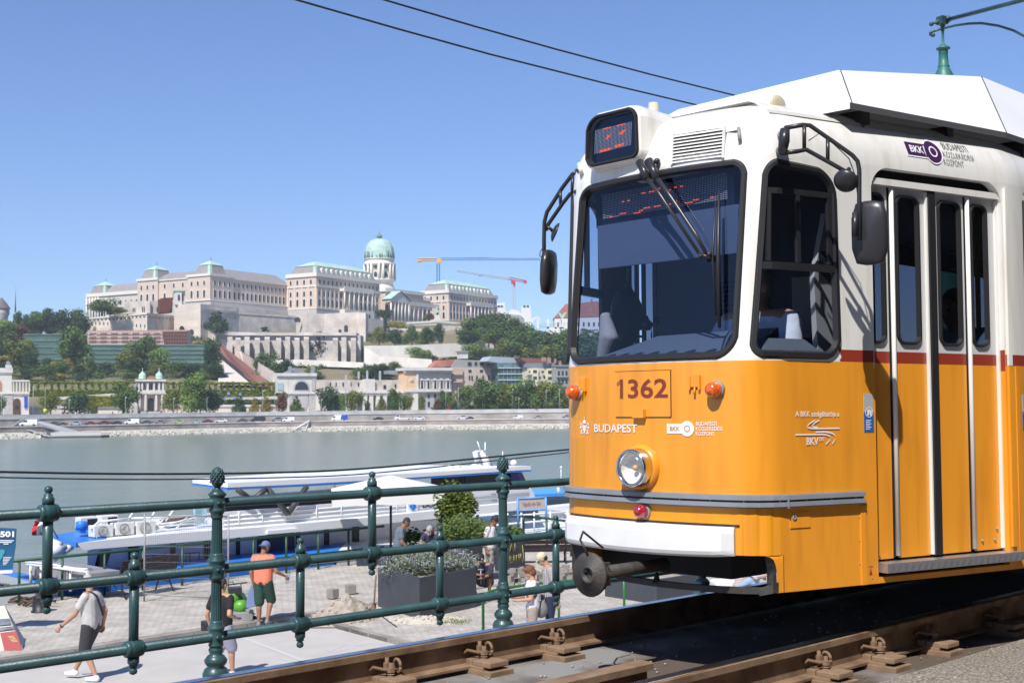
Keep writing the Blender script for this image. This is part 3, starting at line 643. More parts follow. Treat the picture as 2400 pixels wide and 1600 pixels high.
# mirrors --------------------------------------------------------------------------
def rbox(mb, c, d, R, b=.35):
    """pillow-shaped box"""
    k = 14; vs = []
    for i in range(9):
        t = -1 + 2 * i / 8; r = (1 - abs(t) ** 3.2) ** .5 if abs(t) < 1 else 0.02
        for j in range(k):
            a = 2 * pi * j / k; ca, sa = cos(a), sin(a); q = (abs(ca) ** 4.5 + abs(sa) ** 4.5) ** (-1 / 4.5)
            vs.append(Vector(c) + R @ Vector((ca * q * r * d[0] / 2, t * d[1] / 2, sa * q * r * d[2] / 2)))
    fs = [(i * k + j, i * k + (j + 1) % k,(i + 1) * k + (j + 1) % k,(i + 1) * k + j) for i in range(8) for j in range(k)] + [list(range(k)),[8 * k + j for j in range(k)]]
    mb.add(vs, fs,0, True)
G = lambda x, y, o: onL(x, y, o if o < .8 else .8 + (o - .8) * .82)
mb = MB(); mb.tube([G(1840,303,.86), G(1838,330,.86), G(1833,362,.83)],[.024,.028,.022]); mb.tube([SP(1830,316,-.02), G(1838,316,.86)],.02); mb.tube([SP(1826,352,-.02), G(1834,352,.86)],.02)
mk = tp(mb, 'mirror_bracket', M['blackp'])
mb = MB(); T_ = [G(1840,300,.86), G(1882,293,.92), G(1898,294,.95), G(1950,330,1.05), G(1998,364,1.15), G(2010,378,1.17), G(2014,398,1.18), G(2014,475,1.18), G(2015,562,1.18)]; mb.tube(T_,.0115)
mb.tube([G(1834,359,.84), G(1868,355,.90), G(1890,351,.93), G(1950,384,1.05), G(2013,420,1.175)],.0115); mb.tube([G(1885,294,.93), G(1885,351,.92)],.010); mb.tube([G(1940,324,1.03), G(1940,378,1.03)],.010)
mb.tube([G(1895,330,.94), G(1925,310,1.0), G(1990,372,1.1), G(2004,410,1.15), G(2012,470,1.17)],.003,5)
mb.build('mirror_arm', M['blackp'], mk)
mb = MB(); c = G(1982,424,1.12); mb.lathe(c,[(.002,-.028),(.03,-.024),(.052,-.012),(.060,0),(.058,.004),(.002,.006)],22,(u - n * .25 + w * .55).normalized()); mb.tube([c - u * .02, G(1985,402,1.13), G(1990,396,1.13)],.011); mb.build('round_mirror', M['blackp'], mk)
RM = Matrix((( n * .97 + u * .24).normalized(),(u * .97 - n * .24).normalized(), w)).transposed()
mb = MB(); rbox(mb, G(2034,545,1.20) + u * .02,(.178,.075,.318), RM); mb.build('large_mirror', M['blackp'], mk)
mb = MB(); mb.tube([G(2013,500,1.17) - u * .035, G(2014,555,1.17) - u * .045],.015); mb.build('mirror_clamp', M['blackp'], mk)
mb = MB(); mb.tube([S(-.62,2.56,.0), G(1352,400,-.72)],.014); mb.tube([S(-.64,2.44,0), G(1352,450,-.72)],.014)
mk = tp(mb, 'mirror_bracket', M['blackp'])
mb = MB(); mb.tube([G(1352,404,-.72), G(1342,408,-.75), G(1318,440,-.83), G(1282,497,-.93), G(1276,520,-.95), G(1275,560,-.95), G(1276,660,-.95)],.0125)
mb.tube([G(1352,452,-.72), G(1336,455,-.76), G(1318,478,-.82), G(1286,524,-.93), G(1279,540,-.95)],.0125); mb.tube([G(1342,412,-.74), G(1341,452,-.74)],.010); mb.tube([G(1313,448,-.84), G(1314,480,-.84)],.010)
mb.tube([G(1275,577,-.95), G(1266,590,-.95), G(1265,600,-.95), G(1275,606,-.95)],.003,5)
mb.build('mirror_arm', M['blackp'], mk)
mb = MB(); c = G(1303,545,-.90); mb.lathe(c,[(.002,-.025),(.03,-.022),(.055,-.010),(.062,0),(.002,.006)],22,(u * .9 + n * .75 - w * .45).normalized()); mb.tube([G(1281,530,-.94), G(1292,538,-.92), c - n * .02],.010); mb.build('round_mirror', M['blackp'], mk)
RM = Matrix(((n * .78 + u * .62).normalized(),(u * .78 - n * .62).normalized(),(w + n * .04).normalized())).transposed()
RM2 = Matrix(((D_ * .93 + R_ * .37).normalized(),(R_ * .93 - D_ * .37).normalized(),(w + n * .05).normalized())).transposed()
mb = MB(); rbox(mb, G(1286,638,-.95),(.20,.075,.27), RM2); mb.build('large_mirror', M['blackp'], mk)
# roof fairing ------------------------------------------------------------------------
fb_ = [(.85,6.00,2.80),(1.10,7.32,2.805)]; 
CB = [L(-.83,5.98,2.80), L(.84,6.00,2.80), L(1.10,7.32,2.80), L(1.14,12.5,2.80), L(-1.14,12.5,2.80), L(-1.10,7.32,2.80)]
CT = [L(-.60,6.40,3.075), L(.60,6.30,3.075), L(.88,7.50,3.185), L(.88,12.5,3.185), L(-.88,12.5,3.185), L(-.88,7.50,3.185)]
CT[2] = onp(2300,180, CB[1],(CB[2] - CB[1]).cross(CT[1] - CB[1]).normalized()); _q = toL(CT[2]); print('CT2', _q); CT[5] = L(-_q[0], _q[1], _q[2]); CT[3] = L(_q[0],12.5, _q[2]); CT[4] = L(-_q[0],12.5, _q[2])
CL = [p - w * .035 for p in CB]
mb = MB(); K = 6
for i in range(K): j = (i + 1) % K; mb.add([CB[i], CB[j], CT[j], CT[i]],[(0,1,2,3)])
for i in range(K): j = (i + 1) % K; mb.add([CL[i], CL[j], CB[j], CB[i]],[(0,1,2,3)],1 if i in (1,2,4,5) else 0)
mb.add(CT,[(0,1,2,5),(5,2,3,4)])
rc = tp(mb, 'roof_cover',[M['cover'], mat('lip_grey',(.10,.10,.105),.5)])
mb = MB()
def edge(a, b, o_, t_=.0035): d = (b - a).normalized(); mb.tube([a + o_, b + o_], t_,5)
edge(CB[1].lerp(CB[2],.012), CT[1].lerp(CT[2],.012), n * .001); edge(CB[2], CT[2], n * .001); mb.build('joint', M['black'], rc)

mb = MB()
for s_ in (6.2,6.9,7.6,8.4): mb.bbox(-.7,.80 + (s_ - 6.2) * .2, s_, s_ + .08,2.70,2.80, L)
tp(mb, 'cover_bracket', M['blackp'])
mb = MB(); mb.tube([L(-.28,5.75,2.80), L(-.28,5.75,2.95)],[.034,.028],12); q_ = tp(mb, 'antenna_stub', mat('cream',(.6,.55,.4),.5))
mb = MB(); c = SP(1823,250,-.02); mb.ball(c + w * .01,(.02,.075,.055),12, RL); tp(mb, 'roof_light', mat('cream',(.6,.55,.4),.5))
# underside: chassis, coupler, lifeguard -----------------------------------------------
mb = MB(); mb.bbox(-.7,.22,5.75,6.6,.27,.60, L); mb.bbox(.22,.66,5.85,6.5,.40,.60, L); mb.bbox(-.85,.85,6.5,22,.36,.60, L); mb.bbox(-.85,.85,8.2,10.2,.12,.36, L); mb.bbox(-.5,.5,5.45,5.95,.52,.58, L)
tp(mb, 'chassis', M['dark'])
for s_ in (8.6,10.3):
    for o_ in (-.76,.70):
        mb = MB(); mb.lathe(L(o_, s_,.34),[(.05,0),(.05,-.02),(.30,-.02),(.34,0),(.33,.08),(.30,.1),(.05,.1)],28, n); tp(mb, 'wheel', mat('wheel_dark',(.03,.025,.02),.8))
CP = mat('coupler_grey',(.035,.033,.032),.6, col2=(.075,.065,.055), scale=14, bump=.003, bscale=60)
dcn = G(1378,1346,0); mb = MB(); mb.lathe(dcn,[(.030,.03),(.031,-.006),(.044,-.006),(.046,.002),(.108,.004),(.112,.012),(.110,.022),(.05,.026),(.045,.05)],36, u); cpl = tp(mb, 'coupler', CP)
mb = MB(); mb.lathe(dcn,[(.055,.02),(.068,.035),(.070,.08),(.055,.115),(.035,.13)],12, u, sm=False); mb.tube([dcn + u * .1, dcn + u * .62],.034,14)
for a in range(8): t = a * pi / 4; mb.box(dcn + u * .07 + (n * cos(t) + w * sin(t)) * .072,(.014,.07,.014), RL)
mb.tube([dcn + u * .02 - w * .07, dcn + u * .12 - w * .075, dcn + u * .16 - w * .02],.012); mb.build('coupler_shank', CP, cpl)
mb = MB(); mb.tube([dcn + w * .10 + n * .0, dcn + w * .17 - n * .05, dcn + w * .20 - n * .12 + u * .1, dcn + w * .10 - n * .16 + u * .3],.006,6); mb.build('air_hose', M['black'], cpl)
mb = MB(); bp = [G(1445,1359,-.36), G(1485,1366,-.26), G(1530,1373,-.12), G(1600,1381,.10), G(1680,1388,.35), G(1740,1391,.55), G(1785,1392,.67)]
for a, b in zip(bp, bp[1:]): mb.prism([a, b, b + u * .03, a + u * .03], w * .032)
mb.prism([G(1780,1396,.66), G(1812,1390,.73), G(1812,1366,.73), G(1780,1378,.66)], u * .05); mb.prism([G(1800,1366,.71), G(1812,1366,.73), G(1812,1345,.73), G(1804,1345,.72)], u * .02)
mb.prism([G(1528,1366,-.10), G(1543,1366,-.08), G(1537,1340,-.09)], u * .02)
tp(mb, 'lifeguard_bar', CP)
# ================================================================== TRACK
slabm = mat('track_slab',(.105,.078,.058),.95, col2=(.25,.245,.235), scale=1.1, bump=.004, bscale=80, detail=9, hard=(.52,.62))
sandm = mat('track_grit',(.15,.13,.11),.95, col2=(.36,.32,.26), scale=70, bump=.004, bscale=150, hard=(.45,.6))
SLZ = -.19
def sheet(name, pts, m, kind='structure', label=None): mb = MB(); mb.quad(*pts); return tag(mb.build(name, m, fix=False), label, None, None, kind)
mb = MB(); mb.bbox(-.82,1.0,-6,40, SLZ - 1.2, SLZ, L); mb.bbox(-2.02,-.821,-6,40, SLZ - 1.2, SLZ - .12, L); tag(mb.build('track_bed', slabm), kind='structure')
mb = MB(); mb.bbox(1.0,2.7,-12,60, SLZ - 1.2, SLZ + .004, L); tag(mb.build('ground', sandm), kind='structure')
mb = MB(); mb.bbox(2.7,16,-40,90, SLZ - 1.2, SLZ, L); tag(mb.build('street', mat('street_asphalt',(.05,.05,.052),.9, vary=.2, scale=2)), kind='structure')
ct = thing('building', 'unseen dark city building added to the right of the viewer, shading the side of the tram', 'building', L(16,20, SLZ)); mb = MB(); mb.bbox(16,30,-50,130, SLZ - 1,22, L); mb.build('wall', mat('shading_block_stone',(.14,.13,.12),.85, vary=.2, scale=.5), ct)  # unseen block, added to cut the sky light on the tram side
for k in range(4):
    mb = MB()
    for i in range(36): mb.bbox(15.9,15.99,-46 + i * 4.8,-44 + i * 4.8,2 + k * 4.6,4.8 + k * 4.6, L)
    mb.build('window_row', M['glassd'], ct)
mb = MB(); mb.bbox(-2.07,-2.021,-8,60,-5.5, SLZ - .14, L); tag(mb.build('embankment_wall', mat('concrete',(.3,.29,.27),.9, vary=.2, scale=2)), 'grey concrete wall carrying the raised tram track', 'wall')
def rail_thing(o, s0, s1, label, head=.039, hgt=.165, up=0, sh=True):
    t = thing('rail', label, 'rail', L(o,(s0 + s1) / 2,-hgt), 'rails of the tram track')
    P = [(-.066,-hgt),(.066,-hgt),(.066,-hgt + .012),(.012,-hgt + .02),(.007,-.042),(head,-.036),(head,-.006),(head - .008,0),(-head + .008,0),(-head,-.006),(-head,-.036),(-.007,-.042),(-.012,-hgt + .02),(-.066,-hgt + .012)]
    mb = MB(); mb.prism([L(o + x, s0, z + up) for x, z in P], u * (s1 - s0)); mb.build('rail_profile', M['rust'], t)
    if sh: mb = MB(); mb.prism([L(o + x, s0, z + up) for x, z in ((-head + .006,.0),(head - .006,0),(head - .012,.003),(-head + .012,.003))], u * (s1 - s0)); mb.build('running_surface', M['steel'], t)
    return t
rail_thing(-.719,-4,40, 'rail beside the green railing, its worn top shining blue')
rail_thing(.719,-4,40, 'rail nearest the viewer, bolted down along the gritty kerb')
rail_thing(.46,-4,4.72, 'short brown check rail without shine, ending just before the tram', head=.045, up=.012, sh=False)
rail_thing(2.32,-8,20, 'orange brown rail of the second track in the bottom right corner', head=.04, hgt=.12, up=-.07)
def fastener(o, s, side, label):
    t = thing('rail_fastener', label, 'rail fastener', L(o, s, SLZ), 'bolted fasteners holding the rails')
    R = RL; c = lambda a, b, z: L(o + a * side, s + b, z)
    mb = MB(); mb.box(c(.03,0, SLZ + .012),(.40,.17,.03), R); mb.box(c(.01,0, SLZ + .034),(.30,.15,.018), R); mb.build('base_plate', M['rust'], t, bevel=.003)
    mb = MB(); mb.box(c(.045,0, SLZ + .055),(.05,.13,.035), R); mb.box(c(.145,0, SLZ + .056),(.13,.14,.03), R); mb.build('shoulder', M['rust'], t, bevel=.006)
    mb = MB(); mb.tube([c(.095,0, SLZ + .05), c(.095,0, SLZ + .135)],.0115,8); 
    for z_ in (.062,.072,.082): mb.lathe(c(.095,0, SLZ + z_),[(.015,-.003),(.021,0),(.015,.003)],12)
    mb.lathe(c(.095,0, SLZ + .092),[(.021,0),(.021,.02)],6, sm=False); mb.lathe(c(.05,.01, SLZ + .105),[(.019,0),(.019,.026)],6, sm=False); mb.tube([c(.05,.01, SLZ + .08), c(.05,.01, SLZ + .155)],.010,8); mb.build('bolt', M['rust'], t)
    mb = MB(); mb.tube([c(.05 + .028 * cos(a),.075 + .0 * a, SLZ + .105 + .034 * sin(a)) for a in [2 * pi * i / 14 for i in range(15)]],.0085,7)
    mb.tube([c(.045,.06, SLZ + .085), c(.10,.03, SLZ + .10), c(.075,-.03, SLZ + .105), c(.03,-.06, SLZ + .115), c(.02,-.075, SLZ + .10)],.0085,7); mb.build('spring_clip', M['rust'], t)
    return t
for i,(px, py) in enumerate(((915,1578),(1133,1542),(1304,1503))):
    s = toL(onL(px, py,-.63))[1]; fastener(-.719, s,1,('fastener on the far rail at the bottom edge of the picture', 'fastener on the far rail, middle of the three in the sun', 'fastener on the far rail nearest the shadow of the tram')[i])
for i,(px, py) in enumerate(((1934,1560),(2062,1525),(2188,1492),(2345,1482))):
    s = toL(onL(px, py,.81))[1]; fastener(.719, s,1,('leftmost fastener on the near rail', 'second fastener from the left on the near rail', 'fastener on the near rail at the edge of the tram shadow', 'broken concrete fastener base farthest right on the near rail')[i])
# straw and stones in the grit
rr_ = random.Random(3); mb = MB()
for i in range(90):
    o_, s_ = rr_.uniform(.78,1.25), rr_.uniform(3.6,7.4); a = rr_.uniform(0,3); l_ = rr_.uniform(.01,.035); c = L(o_, s_, SLZ + .008); d = (u * cos(a) + n * sin(a)) * l_; e = (n * cos(a) - u * sin(a)) * .002; mb.add([c - d - e, c + d - e, c + d + e + w * .004, c - d + e],[(0,1,2,3)])
tag(mb.build('straw', mat('straw',(.5,.33,.14),.8), fix=False), kind='stuff', label='dry straw bits scattered in the grit by the near rail')
mb = MB()
for i in range(420):
    c = L(rr_.uniform(.8,2.2) if i < 200 else rr_.uniform(-.62,.62), rr_.uniform(2.8,8.5), SLZ + .006); q = rr_.uniform(.004,.014); mb.ball(c,(q, q * .8, q * .6),5)
tag(mb.build('gravel', mat('gravel',(.3,.27,.23),.9, vary=.4, scale=9), fix=False), kind='stuff', label='small stones lying on the gritty ground beside the rails')
# ================================================================== RAILING
RO = -6.12 - CN      # across position of the railing
def onR(px, py): return onL(px, py, RO)
def rz(px, py): q = toL(onR(px, py)); return q[1], q[2]
RW = thing('railing', 'dark green cast iron railing with pinecone topped posts along the track edge', 'railing', L(RO,4.5, SLZ))
GR = M['green']
def band_ring(mb, c, ax, r, k=18): mb.lathe(c,[(r * .75,-.05),(r * .9,-.045),(r * .96,-.03),(r * .93,-.026),(r * 1.06,-.02),(r * 1.03,-.012),(r * 1.12,.0),(r * 1.03,.012),(r * 1.06,.02),(r * .93,.026),(r * .96,.03),(r * .9,.045),(r * .75,.05)], k, ax)
TR_ = [((0,1210),(1330,1127)),((0,1390),(1330,1246)),((0,1568),(1316,1371))]
zs = []
for a, b in TR_:
    (s0, z0),(s1, z1) = rz(*a), rz(*b); zs.append(((z0 + z1) / 2)); print('rail z', round(z0,3), round(z1,3))
for z_ in zs:
    mb = MB(); mb.tube([L(RO,-3, z_), L(RO,30, z_)],.0265,14); mb.build('rail_tube', GR, RW)
def joint(s, z): mb = MB(); band_ring(mb, L(RO, s, z), u,.046); mb.ball(L(RO, s, z),.047,14); return mb
def knob(s, z, up): mb = MB(); q = 1 if up else -1; mb.lathe(L(RO, s, z),[(.030,0),(.030,.028 * q),(.023,.034 * q),(.022,.048 * q),(.012,.05 * q),(.018,.058 * q),(.0215,.070 * q),(.018,.082 * q),(.002,.089 * q)],14, w); return mb
def upright(s, z0, z1): mb = MB(); mb.tube([L(RO, s, z0), L(RO, s, z1)],.0255,14); return mb
def short_post(s, i0, i1):
    b = upright(s, zs[i0], zs[i1]).build('short_post', GR, RW)
    for z_ in (zs[i0], zs[i1]): joint(s, z_).build('joint', GR, b)
    knob(s, zs[i1] - .045, False).build('knob', GR, b); knob(s, zs[i0] + .045, True).build('knob', GR, b)
for px in (113,872): short_post(rz(px,1190)[0],0,1)
for px in (315,704,1031,1303): short_post(rz(px,1340)[0],1,2)
s5 = rz(508,1300)[0]; s12 = rz(1179,1290)[0]; per = s12 - s5
for k in (2,3): short_post(s5 + per * (k + .5),0,1)
for k in (2,3,4):
    for q in (.28,.74): short_post(s5 + per * (k + q),1,2)
ZB = -.31
def big_post(s):
    K8 = .80
    z3, z2, z1 = zs[0], zs[1], zs[2]; c = L(RO, s,0)
    pf = [(.085, ZB),(.085, ZB + .045),(.075, ZB + .05),(.078, ZB + .075),(.066, ZB + .10),(.048, ZB + .112),(.064, ZB + .13),(.068, ZB + .148),(.050, ZB + .17),(.040, ZB + .18),(.048, ZB + .195),(.050, ZB + .205),(.036, ZB + .222),(.034, ZB + .232)]
    def collar(z): return [(.040, z - .06),(.050, z - .048),(.052, z - .040),(.047, z - .034),(.053, z - .02),(.054, z + .02),(.050, z + .034),(.058, z + .042),(.058, z + .052),(.044, z + .066),(.046, z + .08),(.041, z + .088)]
    mb = MB(); mb.lathe(c,[(r_ * (K8 if z_ > ZB + .17 else .92), z_) for r_, z_ in pf + collar(z1)],24, w); b = mb.build('main_post', GR, RW)
    def flut(za, zb): # fluted shaft
        m = MB(); k = 48; ring = [(.0385 - .0035 * (abs(sin(j * pi * 14 / k)) < .5)) for j in range(k)]; vs = []
        for z, q in ((za,.98),(zb,.90)): vs += [c + w * z + (n * cos(2 * pi * j / k) + u * sin(2 * pi * j / k)) * ring[j] * q * K8 for j in range(k)]
        m.add(vs,[(j,(j + 1) % k, k + (j + 1) % k, k + j) for j in range(k)]); return m
    flut(z1 + .085, z2 - .058).build('shaft', GR, b); flut(z2 + .085, z3 - .07).build('shaft', GR, b)
    m = MB(); m.lathe(c,[(r_ * .86, z_) for r_, z_ in collar(z2)],24, w); m.build('collar', GR, b)
    m = MB(); m.lathe(c,[(r_ * .86, z_) for r_, z_ in [(.036, z3 - .085),(.040, z3 - .075),(.036, z3 - .068),(.046, z3 - .052),(.052, z3 - .045),(.052, z3 - .035),(.046, z3 - .028),(.050, z3 - .02),(.052, z3 + .02),(.046, z3 + .032),(.056, z3 + .04),(.058, z3 + .048),(.040, z3 + .062),(.030, z3 + .072),(.022, z3 + .078),(.018, z3 + .088)]],24, w); m.build('collar', GR, b)
    m = MB()
    for z_ in (z1, z2, z3):
        for j in range(8): t = j * pi / 4 + .39; m.ball(c + w * z_ + (n * cos(t) + u * sin(t)) * .045,.0105,8)
    m.build('boss', GR, b)
    m = MB(); zf = z3 + .085; prof = [(.016,0),(.028,.012),(.033,.026),(.035,.045),(.034,.065),(.029,.085),(.019,.102),(.006,.110),(.001,.111)]; k = 20; vs = []
    for r, z in prof: vs += [c + w * (zf + z) + (n * cos(2 * pi * j / k) + u * sin(2 * pi * j / k)) * r for j in range(k)]
    m.add(vs,[(i * k + j, i * k + (j + 1) % k,(i + 1) * k + (j + 1) % k,(i + 1) * k + j) for i in range(len(prof) - 1) for j in range(k)],0, True)
    for ri,(r, z) in enumerate([(.034,.04),(.0345,.053),(.033,.066),(.029,.079),(.024,.090)]):
        for j in range(10): t = (j + .5 * (ri % 2)) * 2 * pi / 10; m.ball(c + w * (zf + z) + (n * cos(t) + u * sin(t)) * r,(.007,.007,.009),6)
    for j in range(8): t = j * 2 * pi / 8; m.ball(c + w * (zf + .028) + (n * cos(t) + u * sin(t)) * .034,(.010,.010,.006),6)
    m.build('pinecone', GR, b)
for k in (-1,0,1,2,3,4): big_post(s5 + per * k)
mb = MB(); mb.tube([L(RO + .02, s5, ZB + .02), L(RO - .05, s5 - .25, ZB - .06), L(RO - .1, s5 - .42, ZB - .12)],.03); mb.build('stay', GR, RW)
# overhead wires
def wire(pts, r, label, grp, name='wire'):
    mb = MB(); mb.tube(pts, r,6); return tag(mb.build(name, M['black'], org=pts[0]), label, 'cable', grp)
def sagline(A, B, k=10, sag=.0): return [A.lerp(B, i / k) - ZV * sag * 4 * (i / k) * (1 - i / k) for i in range(k + 1)]
for (x0, y0),(xm, ym),(x1, y1), lb in (((694,0),(1150,128),(1627,245), 'thin overhead wire reaching the tram roof, the lower of the pair'),((900,0),(1300,115),(1714,222), 'thin overhead wire crossing the sky, the upper of the pair')):
    A, Mi, B_ = [onL(x, y,-6.3) for x, y in ((x0, y0),(xm, ym),(x1, y1))]; d0 = A + (A - Mi) * .8; d1 = B_ + (B_ - Mi) * 3.0
    wire([d0, A, A.lerp(Mi,.5) - ZV * .006, Mi, Mi.lerp(B_,.5) - ZV * .01, B_, d1],.011, lb, 'pair of overhead wires')
# ================================================================== QUAY
def gq(x, y): return gz(x, y, QZ)
cob = masonry('cobbles',(.45,.415,.36),(.53,.49,.43),(.42,.385,.335),.19,.13, mortar=.014, rough=.95, bump=.012, frame=radians(-47), zup=False, big=.25)
asph = mat('pale_asphalt',(.43,.405,.375),.95, col2=(.50,.475,.44), scale=1.5, bump=.002, bscale=60, detail=10)
kerbm = mat('kerb_stone',(.27,.25,.225),.9, vary=.35, scale=1.6)
def flat(name, P, m, z=0, lab=None): mb = MB(); mb.add([p + ZV * z for p in P],[list(range(len(P)))]); return tag(mb.build(name, m, fix=False), kind='structure')
flat('road',[Q(-23.2,-30), Q(-23.2,90), Q(-6.3,90), Q(-6.3,-30)], asph)
mb = MB(); mb.bbox(-29.05,-22.85,-40,160, QZ - 4.6, QZ + .10, lambda a, b, c: Q(a, b, c)); tag(mb.build('quay', cob), kind='structure')
mb = MB()
for i in range(150): s0 = -8 + i * .62; mb.bbox(-22.86,-22.66, s0, s0 + .60, QZ - .05, QZ + .085 + .012 * random.random(), lambda a, b, c: Q(a, b, c))
tag(mb.build('kerb', kerbm), kind='structure')
mb = MB(); A_, B_ = gq(761,1465), gq(940,1513); e_ = (B_ - A_).normalized(); far_ = A_ - e_ * 1.5
pv = [A_ - e_ * .4, B_ + e_ * 9, B_ + e_ * 9 + uh * 40, Q(-22.87,(A_.dot(uh)) + 60), Q(-22.87, A_.dot(uh) + .5)]
mb.prism([p + ZV * -.05 for p in pv], ZV * .125); tag(mb.build('pavement', cob), kind='structure')
mb = MB(); q_ = (pv[1] - pv[0]).normalized(); t_ = ZV.cross(q_)
for i in range(16): a = pv[0] + q_ * (i * .72); mb.prism([a + ZV * -.04, a + q_ * .70 - ZV * .04, a + q_ * .70 + t_ * .16 - ZV * .04, a + t_ * .16 - ZV * .04], ZV * .13)
tag(mb.build('kerb', kerbm), kind='structure')
mb = MB(); 
for a, b, wd in (((560,1490),(735,1556),.05),((640,1540),(712,1552),.03),((775,1528),(850,1512),.03),((770,1525),(800,1512),.03),((832,1512),(870,1505),.03)):
    P, R = gq(*a), gq(*b); t = (R - P).cross(ZV).normalized() * wd; mb.add([P - t, R - t, R + t, P + t],[(0,1,2,3)])
for v in mb.v: v.z += .004
tag(mb.build('road_marking', mat('faded_line',(.52,.51,.49),.9), fix=False), kind='structure')
# water of the river
wm = bpy.data.materials.new('river_water'); wm.use_nodes = True; t = wm.node_tree; b = t.nodes['Principled BSDF']
b.inputs['Base Color'].default_value = (.085,.105,.085,1); b.inputs['Roughness'].default_value = .22; b.inputs['IOR'].default_value = 1.33
tc = t.nodes.new('ShaderNodeNewGeometry'); hs = []
for sc_, d_ in (((1.6,.9,1),.9),((90,7,1),1.0)):
    mp = t.nodes.new('ShaderNodeMapping'); mp.vector_type = 'TEXTURE'; mp.inputs['Rotation'].default_value = (0,0,.44); mp.inputs['Scale'].default_value = sc_; nz = t.nodes.new('ShaderNodeTexNoise'); nz.inputs['Scale'].default_value = 1; nz.inputs['Detail'].default_value = 4
    t.links.new(tc.outputs['Position'], mp.inputs[0]); t.links.new(mp.outputs[0], nz.inputs['Vector']); hs.append(nz)
bp = t.nodes.new('ShaderNodeBump'); bp.inputs['Distance'].default_value = .07; t.links.new(hs[0].outputs[0], bp.inputs['Height'])
bp2 = t.nodes.new('ShaderNodeBump'); bp2.inputs['Distance'].default_value = .08; t.links.new(hs[1].outputs[0], bp2.inputs['Height']); t.links.new(bp.outputs[0], bp2.inputs['Normal']); t.links.new(bp2.outputs[0], b.inputs['Normal'])
mx = t.nodes.new('ShaderNodeMix'); mx.data_type = 'RGBA'; mx.inputs[6].default_value = (.155,.195,.150,1); mx.inputs[7].default_value = (.260,.285,.215,1); t.links.new(hs[1].outputs[0], mx.inputs[0]); t.links.new(mx.outputs[2], b.inputs['Base Color'])
mb = MB(); mb.quad(Vector((-900,5, WZ)), Vector((900,5, WZ)), Vector((900,900, WZ)), Vector((-900,900, WZ))); tag(mb.build('river', wm, fix=False), kind='structure')
# power cables low over the water side
for k,(ys, lb) in enumerate(((((-60,1104),(300,1110),(640,1107),(900,1094),(1330,1053)), 'upper cable in front of the boats, the thicker of two'),(((-60,1117),(300,1123),(640,1119),(900,1106),(1330,1060)), 'lower and thinner cable in front of the boats'))):
    pts = [onL(x, y,-6.3 - .0 * k) for x, y in ys]; dd_ = pts[-1] - pts[-2]
    from_ = []; 
    for i in range(len(pts) - 1):
        p0, p1, p2, p3 = pts[max(i - 1,0)], pts[i], pts[i + 1], pts[min(i + 2, len(pts) - 1)]
        for j in range(5): t = j / 5; from_.append(.5 * ((2 * p1) + (p2 - p0) * t + (2 * p0 - 5 * p1 + 4 * p2 - p3) * t * t + (3 * p1 - p0 - 3 * p2 + p3) * t ** 3))
    from_ += [pts[-1], pts[-1] + dd_ * 1.5]; wire(from_,(.011,.007)[k], lb, 'pair of cables along the railing')
# green railing on the quay edge
NG = -28.6
def sQ(px, py=1341, nn=NG): P = onp(px, py, Q(nn,0), nh); return P.dot(uh)
gr = thing('railing', 'plain green tube railing along the edge of the cobbled quay', 'railing', Q(NG, sQ(594)))
mb = MB()
for z_ in (1.0,.42): mb.tube([Q(NG, sQ(-200), QZ + .1 + z_), Q(NG, sQ(900), QZ + .1 + z_)],.035 if z_ == 1 else .022,8); 
mb.build('rail', M['ggreen'], gr)
for px in (-150,-60,45,146,245,335,427,513,594,671,746,817,880): mb = MB(); mb.tube([Q(NG, sQ(px), QZ + .08), Q(NG, sQ(px), QZ + 1.1)],.033,8); mb.build('post', M['ggreen'], gr)
gr = thing('railing', 'green tube railing beside the white gangway on the right', 'railing', gz(1281,1216, QZ))
tops = [gz(1160,1208, QZ + 1.1), gz(1189,1209, QZ + 1.1), gz(1227,1209, QZ + 1.1), gz(1281,1214, QZ + 1.1), gz(1338,1222, QZ + 1.1), gz(1400,1232, QZ + 1.1)]
mb = MB(); mb.tube(tops,.035); mb.tube([p - ZV * .55 for p in tops],.022); mb.build('rail', M['ggreen'], gr)
for p in tops: mb = MB(); mb.tube([p, p - ZV * 1.05],.033); mb.build('post', M['ggreen'], gr)
# bright green bent guard rail
t_ = thing('guard_rail', 'bright green bent tube rail around the dug up paving', 'guard rail', gz(1235,1371, QZ))
zt = QZ + .95; pts = [gz(1132,1402, zt - .12), gz(1135,1393, zt - .03), gz(1146,1386, zt), gz(1164,1381, zt), gz(1243,1368, zt), gz(1335,1360, zt), gz(1470,1345, zt)]
mb = MB(); mb.tube([Vector((pts[0].x, pts[0].y, QZ))] + pts,.028); mb.build('rail', M['bgreen'], t_)
for px, py in ((1309,1362),(1462,1346)): p = gz(px, py, zt); mb = MB(); mb.tube([p, Vector((p.x, p.y, QZ))],.026); mb.build('post', M['bgreen'], t_)
# temporary mesh fence
A0, B0 = gq(338,1419), gq(535,1413); fe = thing('mesh_fence', 'temporary wire mesh fence panel with grey tube frame standing on the cobbles', 'fence',(A0 + B0) / 2)
e_ = (B0 - A0); mb = MB(); mb.tube([A0, A0 + ZV * 2.1],.022); mb.tube([B0, B0 + ZV * 2.05],.022); mb.tube([A0 + ZV * 2.05, B0 + ZV * 2.0],.018); mb.tube([A0 + ZV * .28, B0 + ZV * .1],.02); mb.build('frame', mat('galvanised',(.30,.30,.31),.5, metal=.3), fe)
mb = MB()
for i in range(1,46): p = A0 + e_ * (i / 46); mb.tube([p + ZV * .25, p + ZV * 2.0],.0022,3, cap=False)
for i in range(1,10): mb.tube([A0 + ZV * (.28 + i * .18), B0 + ZV * (.2 + i * .18)],.003,3, cap=False)
mb.build('mesh', mat('galvanised',(.30,.30,.31),.5), fe)
